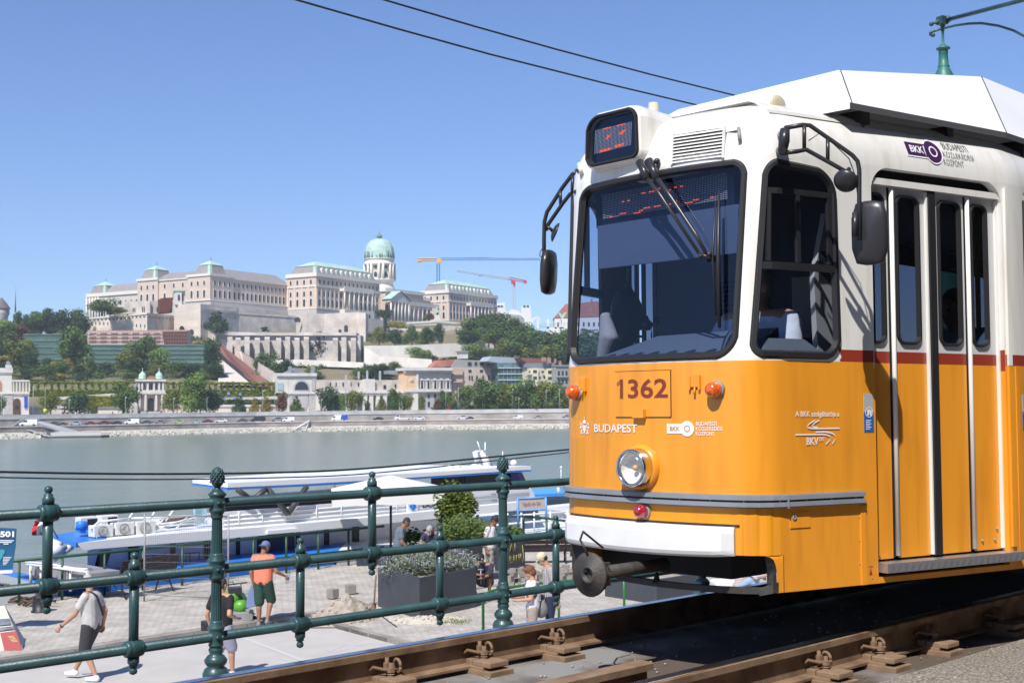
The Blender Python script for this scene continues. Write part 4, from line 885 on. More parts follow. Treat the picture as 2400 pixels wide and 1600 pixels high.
# benches
WOOD = mat('bench_wood',(.03,.018,.014),.7); IRON = mat('cast_iron',(.015,.016,.018),.5)
def bench(pos, ang, label):
    t = thing('bench', label, 'bench', pos, 'park benches on the quay'); R = rotz(ang); f = lambda x, y, z: Vector(pos) + R @ Vector((x, y, z))
    mb = MB()
    for k in range(4): mb.box(f(0,-.18 + k * .12,.45),(1.8,.10,.035), R)
    mb.build('seat', WOOD, t)
    mb = MB(); Rb = R @ Matrix.Rotation(radians(-15),3, 'X')
    for k in range(3): mb.box(f(0,.27 + k * .035,.58 + k * .13),(1.8,.03,.11), Rb)
    mb.build('backrest', WOOD, t)
    for x in (-.75,.75): mb = MB(); mb.tube([f(x,-.28,0), f(x,-.2,.2), f(x,-.2,.43), f(x,.22,.43), f(x,.36,.9)],.022); mb.tube([f(x,.34,0), f(x,.2,.22), f(x,.2,.43)],.022); mb.tube([f(x,-.18,.40), f(x,0,.25), f(x,.18,.22)],.014); mb.build('leg', IRON, t)
a_b = atan2(uh.y, uh.x)
bench((gq(255,1400) + gq(404,1404)) / 2 + ZV * .1, a_b + pi + .25, 'dark wooden bench turned away, left, behind the wire mesh fence')
bench(gz(1262,1327, QZ), a_b + pi - .75, 'dark wooden bench behind the man in the plaid shirt')
# bollard
P = gz(95,1433, QZ + .1); t_ = thing('bollard', 'squat black mooring bollard on the cobbles', 'bollard', P); mb = MB(); mb.lathe(P,[(.20,0),(.20,.03),(.17,.04),(.165,.30),(.175,.34),(.15,.35),(.02,.35)],20); mb.build('drum', IRON, t_)
mb = MB(); mb.lathe(P + ZV * .35,[(.05,0),(.06,.12),(.03,.15)],12); mb.build('cap', IRON, t_)
# driftwood heap by the bollard
mb = MB(); rr = random.Random(5)
for i in range(14): c = gz(rr.uniform(15,75), rr.uniform(1408,1424), QZ + .1); a = rr.uniform(-.4,.6); d = Vector((cos(a), sin(a), rr.uniform(-.1,.25))) * rr.uniform(.3,.8); mb.tube([c + ZV * .03, c + d * .5 + ZV * .1, c + d],.03)
tag(mb.build('driftwood', mat('driftwood',(.10,.07,.05),.9)), 'heap of brown driftwood beside the black bollard', 'driftwood')
# loose paving stones, earth heap, rubble
for px, py, s_, lb in ((780,1413,.21, 'loose cube of paving stone with pale earthy top, nearer the dirt heap'),(822,1402,.21, 'loose paving stone standing upright, farther and to the right')):
    mb = MB(); mb.box(gq(px, py) + ZV * (.12 + s_ / 2),(s_, s_, s_ * 1.05), rotz(px)); tag(mb.build('paving_stone', kerbm, bevel=.015, org=gq(px, py)), lb, 'stone', 'loose paving stones')
def heap(c, rx, ry, h_, name, m, label, cat, seed=1, k=22):
    rr = random.Random(seed); mb = MB(); V_ = []
    for i in range(k + 1):
        for j in range(k + 1):
            x, y = -1 + 2 * i / k,-1 + 2 * j / k; r = hypot(x, y); V_.append(Vector(c) + Vector((x * rx, y * ry, max(-.03, h_ * (1 - r) ** 1.0 * (1 if r < 1 else 0) + (rr.uniform(-.03,.04) if r < 1 else -.04)))))
    mb.add(V_,[(i * (k + 1) + j,(i + 1) * (k + 1) + j,(i + 1) * (k + 1) + j + 1, i * (k + 1) + j + 1) for i in range(k) for j in range(k)])
    for i in range(60): a = rr.uniform(0,6.3); q = rr.uniform(.2,1.15); s_ = rr.uniform(.015,.05); mb.ball(Vector(c) + Vector((cos(a) * q * rx, sin(a) * q * ry, max(0, h_ * (1 - q)) + .02)),(s_, s_ * .8, s_ * .7),5)
    return tag(mb.build(name, m, org=c), label, cat)
EARTH = mat('earth',(.30,.25,.20),.95, col2=(.42,.37,.31), scale=5)
heap(gq(812,1452) + ZV * .05,.75,1.0,.50, 'dirt_heap', EARTH, 'heap of dug up earth and gravel next to the big planter', 'dirt heap')
heap(gq(1000,1462) + ZV * .05,.9,.5,.10, 'sand_patch', mat('sand',(.5,.45,.38),.95), 'pale sand spread in front of the big dark planter', 'sand',4)
mb = MB(); rr = random.Random(8)
for i in range(80): p = gq(rr.uniform(1190,1345), rr.uniform(1356,1384)); s_ = rr.uniform(.06,.14); mb.box(p + ZV * (s_ / 2 + rr.uniform(.05,.3)),(s_ * 1.4, s_, s_), rotz(rr.uniform(0,3)))
tag(mb.build('rubble', kerbm, bevel=.006), 'low bank of broken paving stones by the working men', 'rubble', kind='stuff')
mb = MB(); p = gq(880,1432); mb.tube([gz(881,1345, QZ + 1.25), gz(877,1412, QZ + .35)],.02); t_ = thing('shovel', 'shovel with wooden handle leaning on the big planter', 'shovel', p); mb.build('handle', mat('pale_wood',(.45,.33,.2),.7), t_)
mb = MB(); a = gz(877,1412, QZ + .35); mb.prism([a + R_ * .04, a - R_ * .04, a - R_ * .16 - ZV * .30, a - R_ * .02 - ZV * .38, a + R_ * .04 - ZV * .25], Vector((0,.02,0))); mb.build('blade', M['rust'], t_)
# planters ------------------------------------------------------------------
PLM = mat('planter_grey',(.055,.062,.075),.55, vary=.15, scale=3)
def planter(L0, Fc, R0_, h_, label, grp='dark grey box planters'):
    """L0, Fc, R0_: ground points of left, front and right corner"""
    Bk = L0 + R0_ - Fc; c = (L0 + R0_) / 2; t = thing('planter', label, 'planter', c, grp); mb = MB(); P = [L0, Fc, R0_, Bk]; k = 4
    P0 = [c + (p - c) * .95 + ZV * .0 for p in P]; P1 = [p + ZV * .07 for p in P]; P2 = [p + ZV * h_ for p in P]; P3 = [c + (p - c) * .93 + ZV * h_ for p in P]; P4 = [c + (p - c) * .93 + ZV * (h_ - .12) for p in P]
    for A, B in ((P0,[p + ZV * .08 for p in P0]),(P1, P2),(P2, P3),(P3, P4)):
        for i in range(4): j = (i + 1) % 4; mb.add([A[i], A[j], B[j], B[i]],[(0,1,2,3)])
    mb.add(P1,[(0,1,2,3)]); mb.build('box', PLM, t, fix=False); mb = MB(); mb.add(P4,[(0,1,2,3)]); mb.build('soil', EARTH, t, fix=False); return t, c
def bush(name, label, c, rx, ry, rz_, nl, size, mats, seed, parent=None, tips=None, twig=True):
    rr = random.Random(seed); t = thing(name, label, 'shrub', c); mbs = [MB() for _ in mats]
    gv = lambda: Vector((rr.gauss(0,1), rr.gauss(0,1), rr.gauss(0,1))).normalized() * rr.random() ** .4
    lob = [(Vector((v.x * .62 * rx, v.y * .62 * ry, rz_ * (.55 + .38 * v.z))), rr.uniform(.28,.5)) for v in [gv() for _ in range(15)]]
    for i in range(nl):
        lc, lr = rr.choice(lob); d = Vector((rr.gauss(0,1), rr.gauss(0,1), rr.gauss(0,.9))).normalized() * (rr.random() ** .4)
        p = Vector(c) + lc + Vector((d.x * rx * lr, d.y * ry * lr, d.z * rz_ * lr)); a = Vector((rr.gauss(0,1), rr.gauss(0,1), rr.gauss(0,.8))).normalized(); x, y = perp(a); q = size * rr.uniform(.6,1.4)
        mi = 0 if rr.random() < .6 else rr.randrange(len(mats)); mbs[mi].add([p - x * q, p - y * q * .5, p + x * q, p + y * q * .5],[(0,1,2,3)])
    if tips:
        for i in range(tips): a_ = rr.uniform(0,6.3); q_ = rr.random() ** .5 * .9; p = Vector(c) + Vector((cos(a_) * q_ * rx, sin(a_) * q_ * ry, rz_ * (1.1 - .7 * q_ * q_))); d = Vector((rr.uniform(-.3,.3), rr.uniform(-.3,.3),1)).normalized(); mbs[-1].tube([p, p + d * rr.uniform(.05,.14)],[size * .35, size * .15],4)
    for m_, mt, nm in zip(mbs, mats,('foliage', 'flowers', 'flowers')): m_.build(nm, mt, t, fix=False)
    if twig: mb = MB(); mb.tube([Vector(c) - ZV * .1, Vector(c) + ZV * rz_ * .6],.03,6); mb.build('stem', mat('bark',(.09,.065,.045),.9), t)
    return t
def leafm(name, c): return mat(name, c,.6, spec=.25)
LAV = leafm('lavender_flower',(.36,.36,.42)); LVG = leafm('lavender_leaf',(.17,.22,.12)); BG = leafm('bush_green',(.10,.17,.04)); BG2 = leafm('bush_olive',(.16,.18,.07)); LEM = leafm('citrus_leaf',(.09,.13,.02)); LEM2 = leafm('citrus_leaf_light',(.20,.22,.04))
_, c1 = planter(gq(886,1428), gq(984,1459), gq(1117,1430),.93, 'big dark planter with lavender, nearest the railing')
bush('lavender_bush', 'grey green lavender overflowing the big front planter', c1 + ZV * .72,1.22,1.08,.60,13000,.026,[LVG, LAV, LAV],3, tips=200)
_, c2 = planter(gz(1055,1372, QZ), gz(1090,1383, QZ), gz(1132,1372, QZ),1.0, 'tall dark planter with white scribble, behind the lavender')
bush('green_bush', 'light green bushy herbs in the second planter', gz(1090,1366, QZ) + ZV * .90,.85,.8,.72,7000,.035,[BG, BG2, BG2],5)
_, c3 = planter(gz(1160,1345, QZ), gz(1192,1352, QZ), gz(1231,1342, QZ),1.0, 'dark planter with yellow scribble, right of the man in the white shirt')
bush('small_bush', 'dark green plants showing over the third planter', c3 + ZV * .9,.5,.5,.35,1500,.04,[BG, LEM],6)
_, c4 = planter(gz(1418,1404, QZ), gz(1540,1424, QZ), gz(1650,1404, QZ),.62, 'low dark planter seen under the tram coupler')
tl = bush('citrus_tree', 'small bushy citrus tree with yellow green leaves behind the planters', gz(1070,1352, QZ) + ZV * .95,.68,.6,1.35,4600,.055,[LEM, LEM2, LEM],9)
mb = MB(); mb.tube([gz(1070,1352, QZ), gz(1070,1352, QZ) + ZV * 1.8],.045,8); mb.build('trunk', MATS['bark'], tl)
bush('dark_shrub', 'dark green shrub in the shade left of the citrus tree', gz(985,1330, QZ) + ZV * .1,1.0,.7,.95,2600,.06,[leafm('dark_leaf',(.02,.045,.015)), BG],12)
def scrib(A, X, Y, strokes, m, label, th=.03):
    mb = MB()
    for st in strokes: mb.tube([A + X * x + Y * y for x, y in st], th,4)
    return mb.build('graffiti', m, label, fix=False)
# lettering scribbles on the planters
pl = [o for o in COL.objects if o.name.startswith('planter')]
X2 = (gz(1132,1372, QZ) - gz(1090,1383, QZ)).normalized(); A2 = gz(1090,1383, QZ) - X2.cross(ZV) * -.0 + X2 * .12 + ZV * .45 + X2.cross(ZV) * .012
scrib(A2, X2, ZV,[[(.18,.34),(.05,.3),(0,.15),(.08,0),(.18,.05),(.18,.16),(.10,.16)],[(.28,.2),(.30,.05),(.38,.05),(.42,.2)],[(.5,.32),(.5,.28)],[(.1,-.1),(.14,-.14)]], mat('chalk',(.6,.6,.6),.8), pl[1],.011)
X3 = (gz(1231,1342, QZ) - gz(1192,1352, QZ)).normalized(); A3 = gz(1192,1352, QZ) + X3 * .05 + ZV * .35 + X3.cross(ZV) * .012
scrib(A3, X3, ZV,[[(0,0),(.02,.2),(.12,.16),(.02,.1),(.13,.05),(0,0)],[(.17,0),(.24,.2),(.3,0)],[(.20,.08),(.28,.08)],[(.46,.16),(.38,.18),(.36,.04),(.46,.02)],[(.52,0),(.52,.2)],[(.52,.1),(.62,.1)],[(.62,0),(.62,.2)],[(.0,.32),(.1,.5),(.22,.3)],[(.28,.3),(.3,.5),(.4,.42),(.3,.4)],[(.7,.5),(.78,.1),(.72,-.05)]], mat('chalk_yellow',(.42,.40,.14),.8), pl[2],.010)
rr = random.Random(2); mb = MB()
for i in range(260): p = gz(rr.gauss(1065,22), rr.gauss(1457,3.0), QZ + .08); a = rr.uniform(0,6); d = Vector((cos(a) * .5, sin(a) * .5, rr.uniform(.5,1))).normalized() * rr.uniform(.04,.12); e = d.cross(ZV).normalized() * .006; mb.add([p - e, p + e, p + d],[(0,1,2)])
tag(mb.build('grass', leafm('weed',(.16,.24,.06)), fix=False), kind='stuff', label='tuft of weeds in the paving in front of the planter')
# parasol
pc = gz(916,1330, QZ); t_ = thing('parasol', 'large pale cream market parasol on a black pole in front of the boat', 'parasol', pc); Zp = (pc - CAM).dot(D_)
def atZ(x, y, Z): return CAM + (D_ + R_ * ((x - CX) / F) - U_ * ((y - CY) / F)) * Z
mb = MB(); mb.tube([pc, atZ(916,1116, Zp)],.035,10); mb.build('pole', M['black'], t_)
apex = atZ(915,1113, Zp); hz_ = atZ(915,1150, Zp).z; corner = [Vector((pc.x + a * 1.72 * 0.95, pc.y + b * 1.5, hz_)) for a, b in ((-1,-1),(1,-1),(1,1),(-1,1))]; rc_ = rotz(.15); corner = [pc + rc_ @ (c - pc) for c in corner]
CAN = mat('canopy_cloth',(.72,.71,.68),.85); mb = MB()
for i in range(4):
    a, b = corner[i], corner[(i + 1) % 4]; m_ = (a + b) / 2; mb.add([apex, a, m_],[(0,1,2)]); mb.add([apex, m_, b],[(0,1,2)])
    for j in range(8): p, q = a.lerp(b, j / 8), a.lerp(b,(j + 1) / 8); mb.add([p, q, q - ZV * (.27 + .03 * (j % 2)), p - ZV * (.27 + .03 * ((j + 1) % 2))],[(0,1,2,3)])
mb.build('canopy', CAN, t_, fix=False)
mb = MB()
for c in corner: mb.tube([apex - ZV * .08, c],.012,5); mb.tube([pc + ZV * (hz_ - pc.z - .3), apex.lerp(c,.5) - ZV * .03],.012,5)
mb.build('rib', M['grey'], t_)
# banner and A-board at the left edge
Pb = gd(20,1350,25.5); t_ = thing('banner', 'blue banner with the number 0501 on a leaning stand at the left edge', 'banner', gd(20,1400,25.5)); bpx = lambda x, y: gd(x, y,25.5)
mb = MB(); mb.prism([bpx(-70,1232), bpx(38,1238), bpx(36,1280), bpx(28,1333), bpx(-75,1338)], Vector((0,.02,0))); bn = mb.build('panel', mat('banner_blue',(.012,.10,.22),.5, vary=.3, scale=1.3), t_)
mb = MB(); mb.prism([bpx(-70,1339), bpx(26,1335), bpx(30,1337), bpx(28,1342), bpx(-70,1346)], Vector((0,.04,0))); mb.tube([bpx(-20,1342), bpx(-20,1404)],.03); mb.build('stand', M['bwhite'], t_)
mb = MB(); bt = lambda x0, y0, sc: (lambda x, y: gd(x0 + x * sc, y0 - y * sc,25.48)); fittext(mb, '0501', bt(-12,1258,1),45,14,.04)
for i,(x0, w__) in enumerate(((-8,40),(-8,36),(8,12))): mb.add([bt(x0,1267 + i * 4,1)(x, y) for x, y in ((0,0),(w__,0),(w__,2),(0,2))],[(0,1,2,3)])
for i in range(6): mb.add([bt(7,1306 + i * 3.4,1)(x, y) for x, y in ((0,0),(20 - i * 2.5,0),(20 - i * 2.5,1.3),(0,1.3))],[(0,1,2,3)])
mb.build('print', TXW, bn, fix=False)
mb = MB(); mb.add([gd(x, y,25.485) for x, y in ((-10,1308),(2,1286),(11,1288),(11,1294),(-2,1318),(-10,1320))],[list(range(6))]); mb.build('picture', mat('banner_teal',(.05,.28,.38),.5), bn, fix=False)
t_ = thing('advertising_board', 'folding board with pictures of books and buses at the left edge', 'board', gq(30,1535)); Ya = gq(30,1538).y; ab = lambda x, y, o=0: gd(x, y, Ya + (1538 - y) * .006 + o)
mb = MB(); mb.prism([ab(-60,1425), ab(10,1418), ab(55,1526), ab(12,1541), ab(-30,1546)], Vector((0,.03,0))); bd = mb.build('front_panel', mat('board_cream',(.55,.52,.40),.5), t_)
mb = MB(); mb.prism([ab(10,1418,.05), ab(66,1515,.9), ab(60,1517,.9), ab(4,1420,.05)], Vector((0,.03,0))); mb.prism([ab(10,1418,.05), ab(66,1515,.9), ab(55,1526,.1)], Vector((0,.01,0))); mb.build('back_panel', mat('board_grey',(.45,.46,.48),.6), t_)
mb = MB(); mb.add([ab(x, y,-.04) for x, y in ((0,1482),(38,1477),(52,1524),(13,1536))],[(0,1,2,3)]); mb.build('picture', mat('poster_red',(.30,.02,.025),.5), bd, fix=False)
mb = MB(); mb.add([ab(x, y,-.04) for x, y in ((-40,1452),(22,1448),(26,1462),(-40,1468))],[(0,1,2,3)]); mb.add([ab(x, y,-.04) for x, y in ((-40,1474),(30,1466),(33,1473),(-38,1482))],[(0,1,2,3)]); mb.build('picture', mat('poster_blue',(.10,.12,.18),.5, vary=.6, scale=8), bd, fix=False)
mb = MB(); fr = random.Random(4)
for i in range(5): x = 18 + i * 2.5; y = 1490 + i * 3; mb.add([ab(x + a, y + b,-.05) for a, b in ((0,0),(14,-1),(14.4,.6),(.4,1.6))],[(0,1,2,3)])
mb.build('print', mat('gold_print',(.5,.35,.12),.5), bd, fix=False)
# green trenching machine on its grey trailer
t_ = thing('trench_cutter', 'green and black motor machine on a grey trailer behind the big railing post', 'machine', gq(565,1455)); Ym = gq(565,1458).y; g3 = lambda x, y, o=0: gd(x, y, Ym + o)
LIME = mat('lime_paint',(.10,.32,.03),.4); mb = MB(); mb.lathe(g3(536,1402),[(.02,-.25),(.15,-.2),(.17,0),(.15,.2),(.02,.25)],16, Vector((1,-.5,0))); mb.lathe(g3(563,1420,-.1),[(.02,-.2),(.13,-.18),(.14,.1),(.02,.16)],14, Vector((1,-.5,0))); mb.prism([g3(556,1392), g3(564,1392), g3(578,1412), g3(576,1426), g3(545,1428)], Vector((0,.3,0))); mb.build('housing', LIME, t_)
mb = MB(); mb.box(g3(549,1383),(.26,.3,.14), rotz(.3)); mb.box(g3(553,1396),(.14,.2,.14), rotz(.3)); mb.tube([g3(532,1370), g3(562,1366), g3(580,1364)],.015); mb.tube([g3(564,1367), g3(566,1385), g3(556,1402)],.014); mb.tube([g3(538,1364), g3(545,1362), g3(550,1370)],.012); mb.build('engine', M['blackp'], t_)
mb = MB(); mb.box(g3(556,1438),(.52,.9,.16), rotz(.35)); mb.box(g3(584,1432,-.2),(.14,.3,.10), rotz(.35)); mb.build('trailer', M['grey'], t_, bevel=.01)
for x in (594,): mb = MB(); mb.lathe(g3(x,1457,-.1),[(.03,-.05),(.13,-.05),(.14,0),(.13,.05),(.03,.05)],18, Vector((1,.6,0))); mb.tube([g3(586,1438,-.1), g3(590,1458,-.1)],.03); mb.build('wheel', M['black'], t_)
# berth sign
t_ = thing('berth_sign', 'brown sign reading Vigado ter 5/A in a light blue frame by the gangway', 'sign', gz(1246,1225,-2.6)); Ys = 39.0; g4 = lambda x, y, o=0: gd(x, y, Ys + o)
mb = MB(); mb.tube([g4(1213,1168), g4(1215,1235)],.04,6); mb.tube([g4(1279,1165), g4(1281,1230)],.04,6); mb.tube([g4(1211,1168), g4(1280,1165)],.035,6); mb.tube([g4(1213,1196), g4(1280,1193)],.03,6); mb.build('frame', mat('frame_blue',(.14,.32,.65),.5), t_)
mb = MB(); mb.prism([g4(1215,1170.5), g4(1277.5,1167.5), g4(1278,1190.5), g4(1215.5,1193.5)], Vector((0,.03,0))); sp = mb.build('panel', mat('sign_brown',(.42,.33,.28),.6), t_)
mb = MB(); fittext(mb, 'Vigad\u00f3 t\u00e9r 5/A', lambda x, y: g4(1224 + x,1187.5 - x * .045 - y,-.02),44,11,.0); mb.build('lettering', mat('sign_ink',(.12,.10,.22),.6), sp, fix=False)
# ================================================================== BOATS
def Bp(x, y, nn): return onp(x, y, Q(nn,0), nh)
def slab(mb, poly, nn, depth, mi=0): mb.prism([Bp(x, y, nn) for x, y in poly],(nh * -depth if depth < 1 else (uh * .95 - nh) * depth * .8), mi)
BW, BB = M['bwhite'], M['bblue']
BD = mat('boat_dark',(.012,.013,.02),.3); BGY = mat('boat_panel',(.66,.67,.69),.5)
bt = thing('river_boat', 'long white and blue excursion boat with a white roof, moored at the quay', 'boat', Q(-34, sQ(600), WZ))
mb = MB(); N1 = -29.75
slab(mb,[(105,1395),(120,1368),(793,1290),(775,1345),(300,1470),(120,1480)], N1,8.5); mb.build('hull', BB, bt)
mb = MB(); slab(mb,[(793,1290),(1400,1235),(1400,1390),(775,1420)], N1,8.5); slab(mb,[(700,1322),(1300,1262),(1300,1264),(700,1325)], N1 + .01,.1); mb.build('bow_hull', BW, bt)
mb = MB(); slab(mb,[(100,1410),(130,1402),(560,1370),(870,1340),(870,1348),(560,1380),(100,1420)], N1 + .12,.15); mb.build('fender_strip', M['black'], bt)
# main cabin wall
mb = MB(); slab(mb,[(205,1375),(205,1290),(790,1235),(1050,1215),(1050,1280),(790,1300)],-31.4,5.2); mb.build('cabin', mat('cabin_white',(.82,.83,.88),.5), bt)
nn = -31.35
for x0, x1 in ((303,326),(401,412),(480,492),(555,563),(605,690),(696,704),(762,772),(828,842)): mb = MB(); slab(mb,[(x0,1352 - (x0 - 205) * .095),(x1,1352 - (x1 - 205) * .095),(x1,1283 - (x1 - 205) * .078),(x0,1283 - (x0 - 205) * .078)], nn,.05); mb.build('window', BD, bt)
mb = MB(); slab(mb,[(631,1340),(631,1262),(686,1257),(686,1330)],-31.28,.05); mb.build('doorway', mat('cabin_blue',(.05,.07,.12),.5), bt)
mb = MB(); slab(mb,[(232,1375),(236,1290),(262,1288),(214,1372)],-30.6,.1); mb.build('gangway_arm', M['blackp'], bt)
# chairs row
for i, x in enumerate((348,372,400,430,452)):
    mb = MB(); c = Bp(x,1336 - i * 2,-31.0); mb.tube([c + uh * -.2, c + uh * -.2 + ZV * .38, c + uh * .2 + ZV * .38, c + uh * .2],.02,5); mb.build('deck_chair', M['black'], bt)
# deck roof: blue stern part and white edge
zf = Bp(196,1286,-30.2).z
def dk(x, y, z): return gz(x, y, z)
mb = MB(); a, b, c, d = Bp(176,1271,-30.2), Bp(365,1256,-30.2), None, None
zt_ = a.z; P = [dk(126,1252, zt_), dk(178,1271, zt_), dk(250,1262, zt_), dk(250,1240, zt_), dk(205,1240, zt_)]; mb.prism([p - ZV * .12 for p in P], ZV * .12); mb.build('stern_roof', BB, bt)
mb = MB(); z2 = zt_ + .02; e0, e1 = Bp(178,1272,-30.2), Bp(1180,1196,-30.2); far = -nh * 6.5
mb.prism([e0, Bp(196,1288,-30.2), Bp(491,1265,-30.2), Bp(625,1253,-30.2), Bp(1011,1216,-30.2), Bp(1260,1190,-30.2), Bp(1260,1172,-30.2), Bp(1011,1197,-30.2), Bp(862,1212,-30.2), Bp(607,1235,-30.2), Bp(400,1250,-30.2)],(uh * .95 - nh) * 5); mb.build('deck_edge', BW, bt)
mb = MB(); slab(mb,[(628,1251),(628,1243),(698,1237),(698,1246)],-30.1,.1); mb.build('shutter_box', BW, bt)
# bulwark of the upper deck
mb = MB(); slab(mb,[(522,1242),(522,1200),(802,1178),(1006,1155),(1247,1146),(1258,1176),(1011,1199),(862,1213)],-30.7,.12); bw = mb.build('bulwark', BGY, bt)
mb = MB()
for k in (.25,.5,.75): 
    f1 = lambda x, t: 1200 - (x - 522) * .079 + t * 40
    mb.tube([Bp(525, f1(525, k),-30.69), Bp(800, f1(800, k) - 1,-30.69), Bp(1240, f1(1240, k * .75) + 3,-30.69)],.02,4)
for x in (560,615,668,742,800,870,930): mb.tube([Bp(x, f1(x,0.02),-30.68), Bp(x, f1(x,.85),-30.68)],.02,4)
mb.build('moulding', BW, bw)
mb = MB(); fittext(mb, 'DO', lambda x, y: Bp(991 + x,1190 - x * .06 - y,-30.66),26,12,.03); fittext(mb, '1888', lambda x, y: Bp(1151 + x,1160 - x * .06 - y,-30.66),12,4,.0); fittext(mb, '250', lambda x, y: Bp(1153 + x,1175 - x * .06 - y,-30.66),12,4,.0); mb.build('lettering', M['black'], bw, fix=False)
mb = MB(); slab(mb,[(955,1176),(979,1174),(979,1197),(955,1199)],-30.6,.05); sg_ = mb.build('sign_board', BW, bw)
mb = MB(); slab(mb,[(959,1185),(966,1181),(975,1182),(977,1186),(970,1189),(962,1189)],-30.58,.01); mb.tube([Bp(968,1178,-30.58), Bp(968,1194,-30.58)],.03,4); mb.tube([Bp(962,1189,-30.58), Bp(968,1194,-30.58), Bp(974,1188,-30.58)],.03,4); mb.build('emblem', BB, sg_)
mb = MB(); slab(mb,[(522,1205),(522,1172),(800,1150),(800,1181)],-33.0,1.5); mb.build('deck_seats', BD, bt)
# upper canopy and dark V posts
mb = MB(); can = [(451,1134),(534,1145),(864,1128),(957,1122),(1158,1108),(1243,1103)]
zc = Bp(700,1135,-31.5).z
Pn = [Bp(534,1144,-31.5), Bp(720,1135,-31.5), Bp(864,1127,-31.5), Bp(1010,1117,-31.5), Bp(1158,1107,-31.5), Bp(1244,1101,-31.5)]
fars = [dk(x, y, Pn[0].z) for x, y in ((451,1133),(518,1129))]
ring_ = [fars[0]] + Pn + [Pn[-1] - nh * 1.0 - uh * .6, Pn[-2] - nh * 4.5, fars[1]]
mb.prism([p + ZV * .02 for p in ring_], ZV * .13); mb.build('canopy', BW, bt)
mb = MB(); mb.prism([c_ + (p - c_) * 1.004 for c_ in [sum(ring_, Vector()) / len(ring_)] for p in ring_], ZV * -.045); mb.build('canopy_edge', BB, bt)
mb = MB()
for x in (585,652,717,781,840,905): mb.box(Bp(x,1128 - (x - 585) * .06,-32.6),(.5,.5,.12), RQ)
mb.build('canopy_vent', BW, bt)
for pts in ([(556,1146),(580,1165)],[(624,1143),(596,1170)],[(626,1143),(675,1204)],[(719,1139),(675,1204)]): mb = MB(); mb.tube([Bp(x, y,-30.55) for x, y in pts],.085,6); mb.build('v_post', mat('post_grey',(.06,.06,.065),.5), bt)
mb = MB(); mb.tube([Bp(784,1134,-31.5), Bp(784,1180,-31.5)],.025,5); mb.build('v_post', mat('post_grey',(.06,.06,.065),.5), bt)
# wheelhouse
mb = MB(); slab(mb,[(1010,1120),(1158,1109),(1222,1106),(1240,1147),(1010,1158)],-32.2,3.2); mb.build('wheelhouse', BD, bt)
mb = MB(); slab(mb,[(1198,1110),(1220,1108),(1236,1144),(1198,1147)],-32.1,.05); mb.build('window', mat('curtain_blue',(.03,.03,.14),.4), bt)
mb = MB()
for x0, y0, x1, y1 in ((1050,1118,1052,1157),(1090,1114,1092,1155),(1196,1107,1198,1148),(1222,1106,1240,1147)): mb.tube([Bp(x0, y0,-32.1), Bp(x1, y1,-32.1)],.03,4)
mb.build('window_post', M['blackp'], bt)
# mast and antennas
mb = MB(); mb.tube([Bp(1145,1098,-33), Bp(1138,1078,-33), Bp(1127,1058,-33)],[.22,.12,.07],8); mb.tube([Bp(1113,1058,-33), Bp(1118,1080,-33)],[.09,.09],8); mb.tube([Bp(1115,1057,-33), Bp(1138,1056,-33)],.03,5); mb.tube([Bp(1127,1058,-33), Bp(1119,1034,-33)],.022,5); mb.tube([Bp(1137,1076,-33), Bp(1137,1036,-33)],.022,5); mb.tube([Bp(1178,1092,-33), Bp(1178,1057,-33)],.018,5); mb.ball(Bp(1204,1086,-33),.14,8); mb.tube([Bp(1204,1090,-33), Bp(1204,1098,-33)],.03,5); mb.ball(Bp(1143,1073,-33),.07,6); mb.build('mast', BW, bt)
mb = MB()
for x, y in ((1054,1095),(1070,1094),(1112,1093),(1122,1094)): mb.ball(Bp(x, y,-32.8),(.16,.16,.10),8)
mb.build('roof_lamp', BW, bt)
# white stair rails
mb = MB(); nr = -30.9
for pts in ([(306,1214),(230,1222)],[(366,1240),(405,1226),(460,1211),(491,1206)],[(300,1218),(312,1200)],[(345,1226),(362,1200)],[(388,1220),(406,1196)],[(410,1240),(440,1210)],[(470,1231),(492,1208)],[(212,1240),(232,1222)],[(366,1236),(385,1214)],[(306,1214),(380,1212),(470,1206)],[(366,1234),(480,1223)],[(366,1228),(480,1217)]): mb.tube([Bp(x, y, nr) for x, y in pts],.03,5)
mb.build('stair_rail', BW, bt)
mb = MB(); slab(mb,[(392,1232),(392,1220),(455,1206),(455,1226)],-31.6,.4); mb.build('deck_crate', mat('deck_brown',(.12,.07,.05),.7), bt)
mb = MB(); slab(mb,[(457,1191),(483,1190),(487,1228),(460,1230)],-31.2,.1); slab(mb,[(519,1201),(534,1204),(530,1218),(519,1221)],-31.2,.1); mb.build('info_panel', mat('panel_cyan',(.35,.62,.72),.5, vary=.3, scale=3), bt)
mb = MB(); mb.lathe(Bp(191,1241,-31.5),[(.15,0),(.15,.2),(.12,.22)],12); mb.box(Bp(213,1243,-31.5),(.7,.4,.10), RQ); mb.build('bollard', BB, bt)
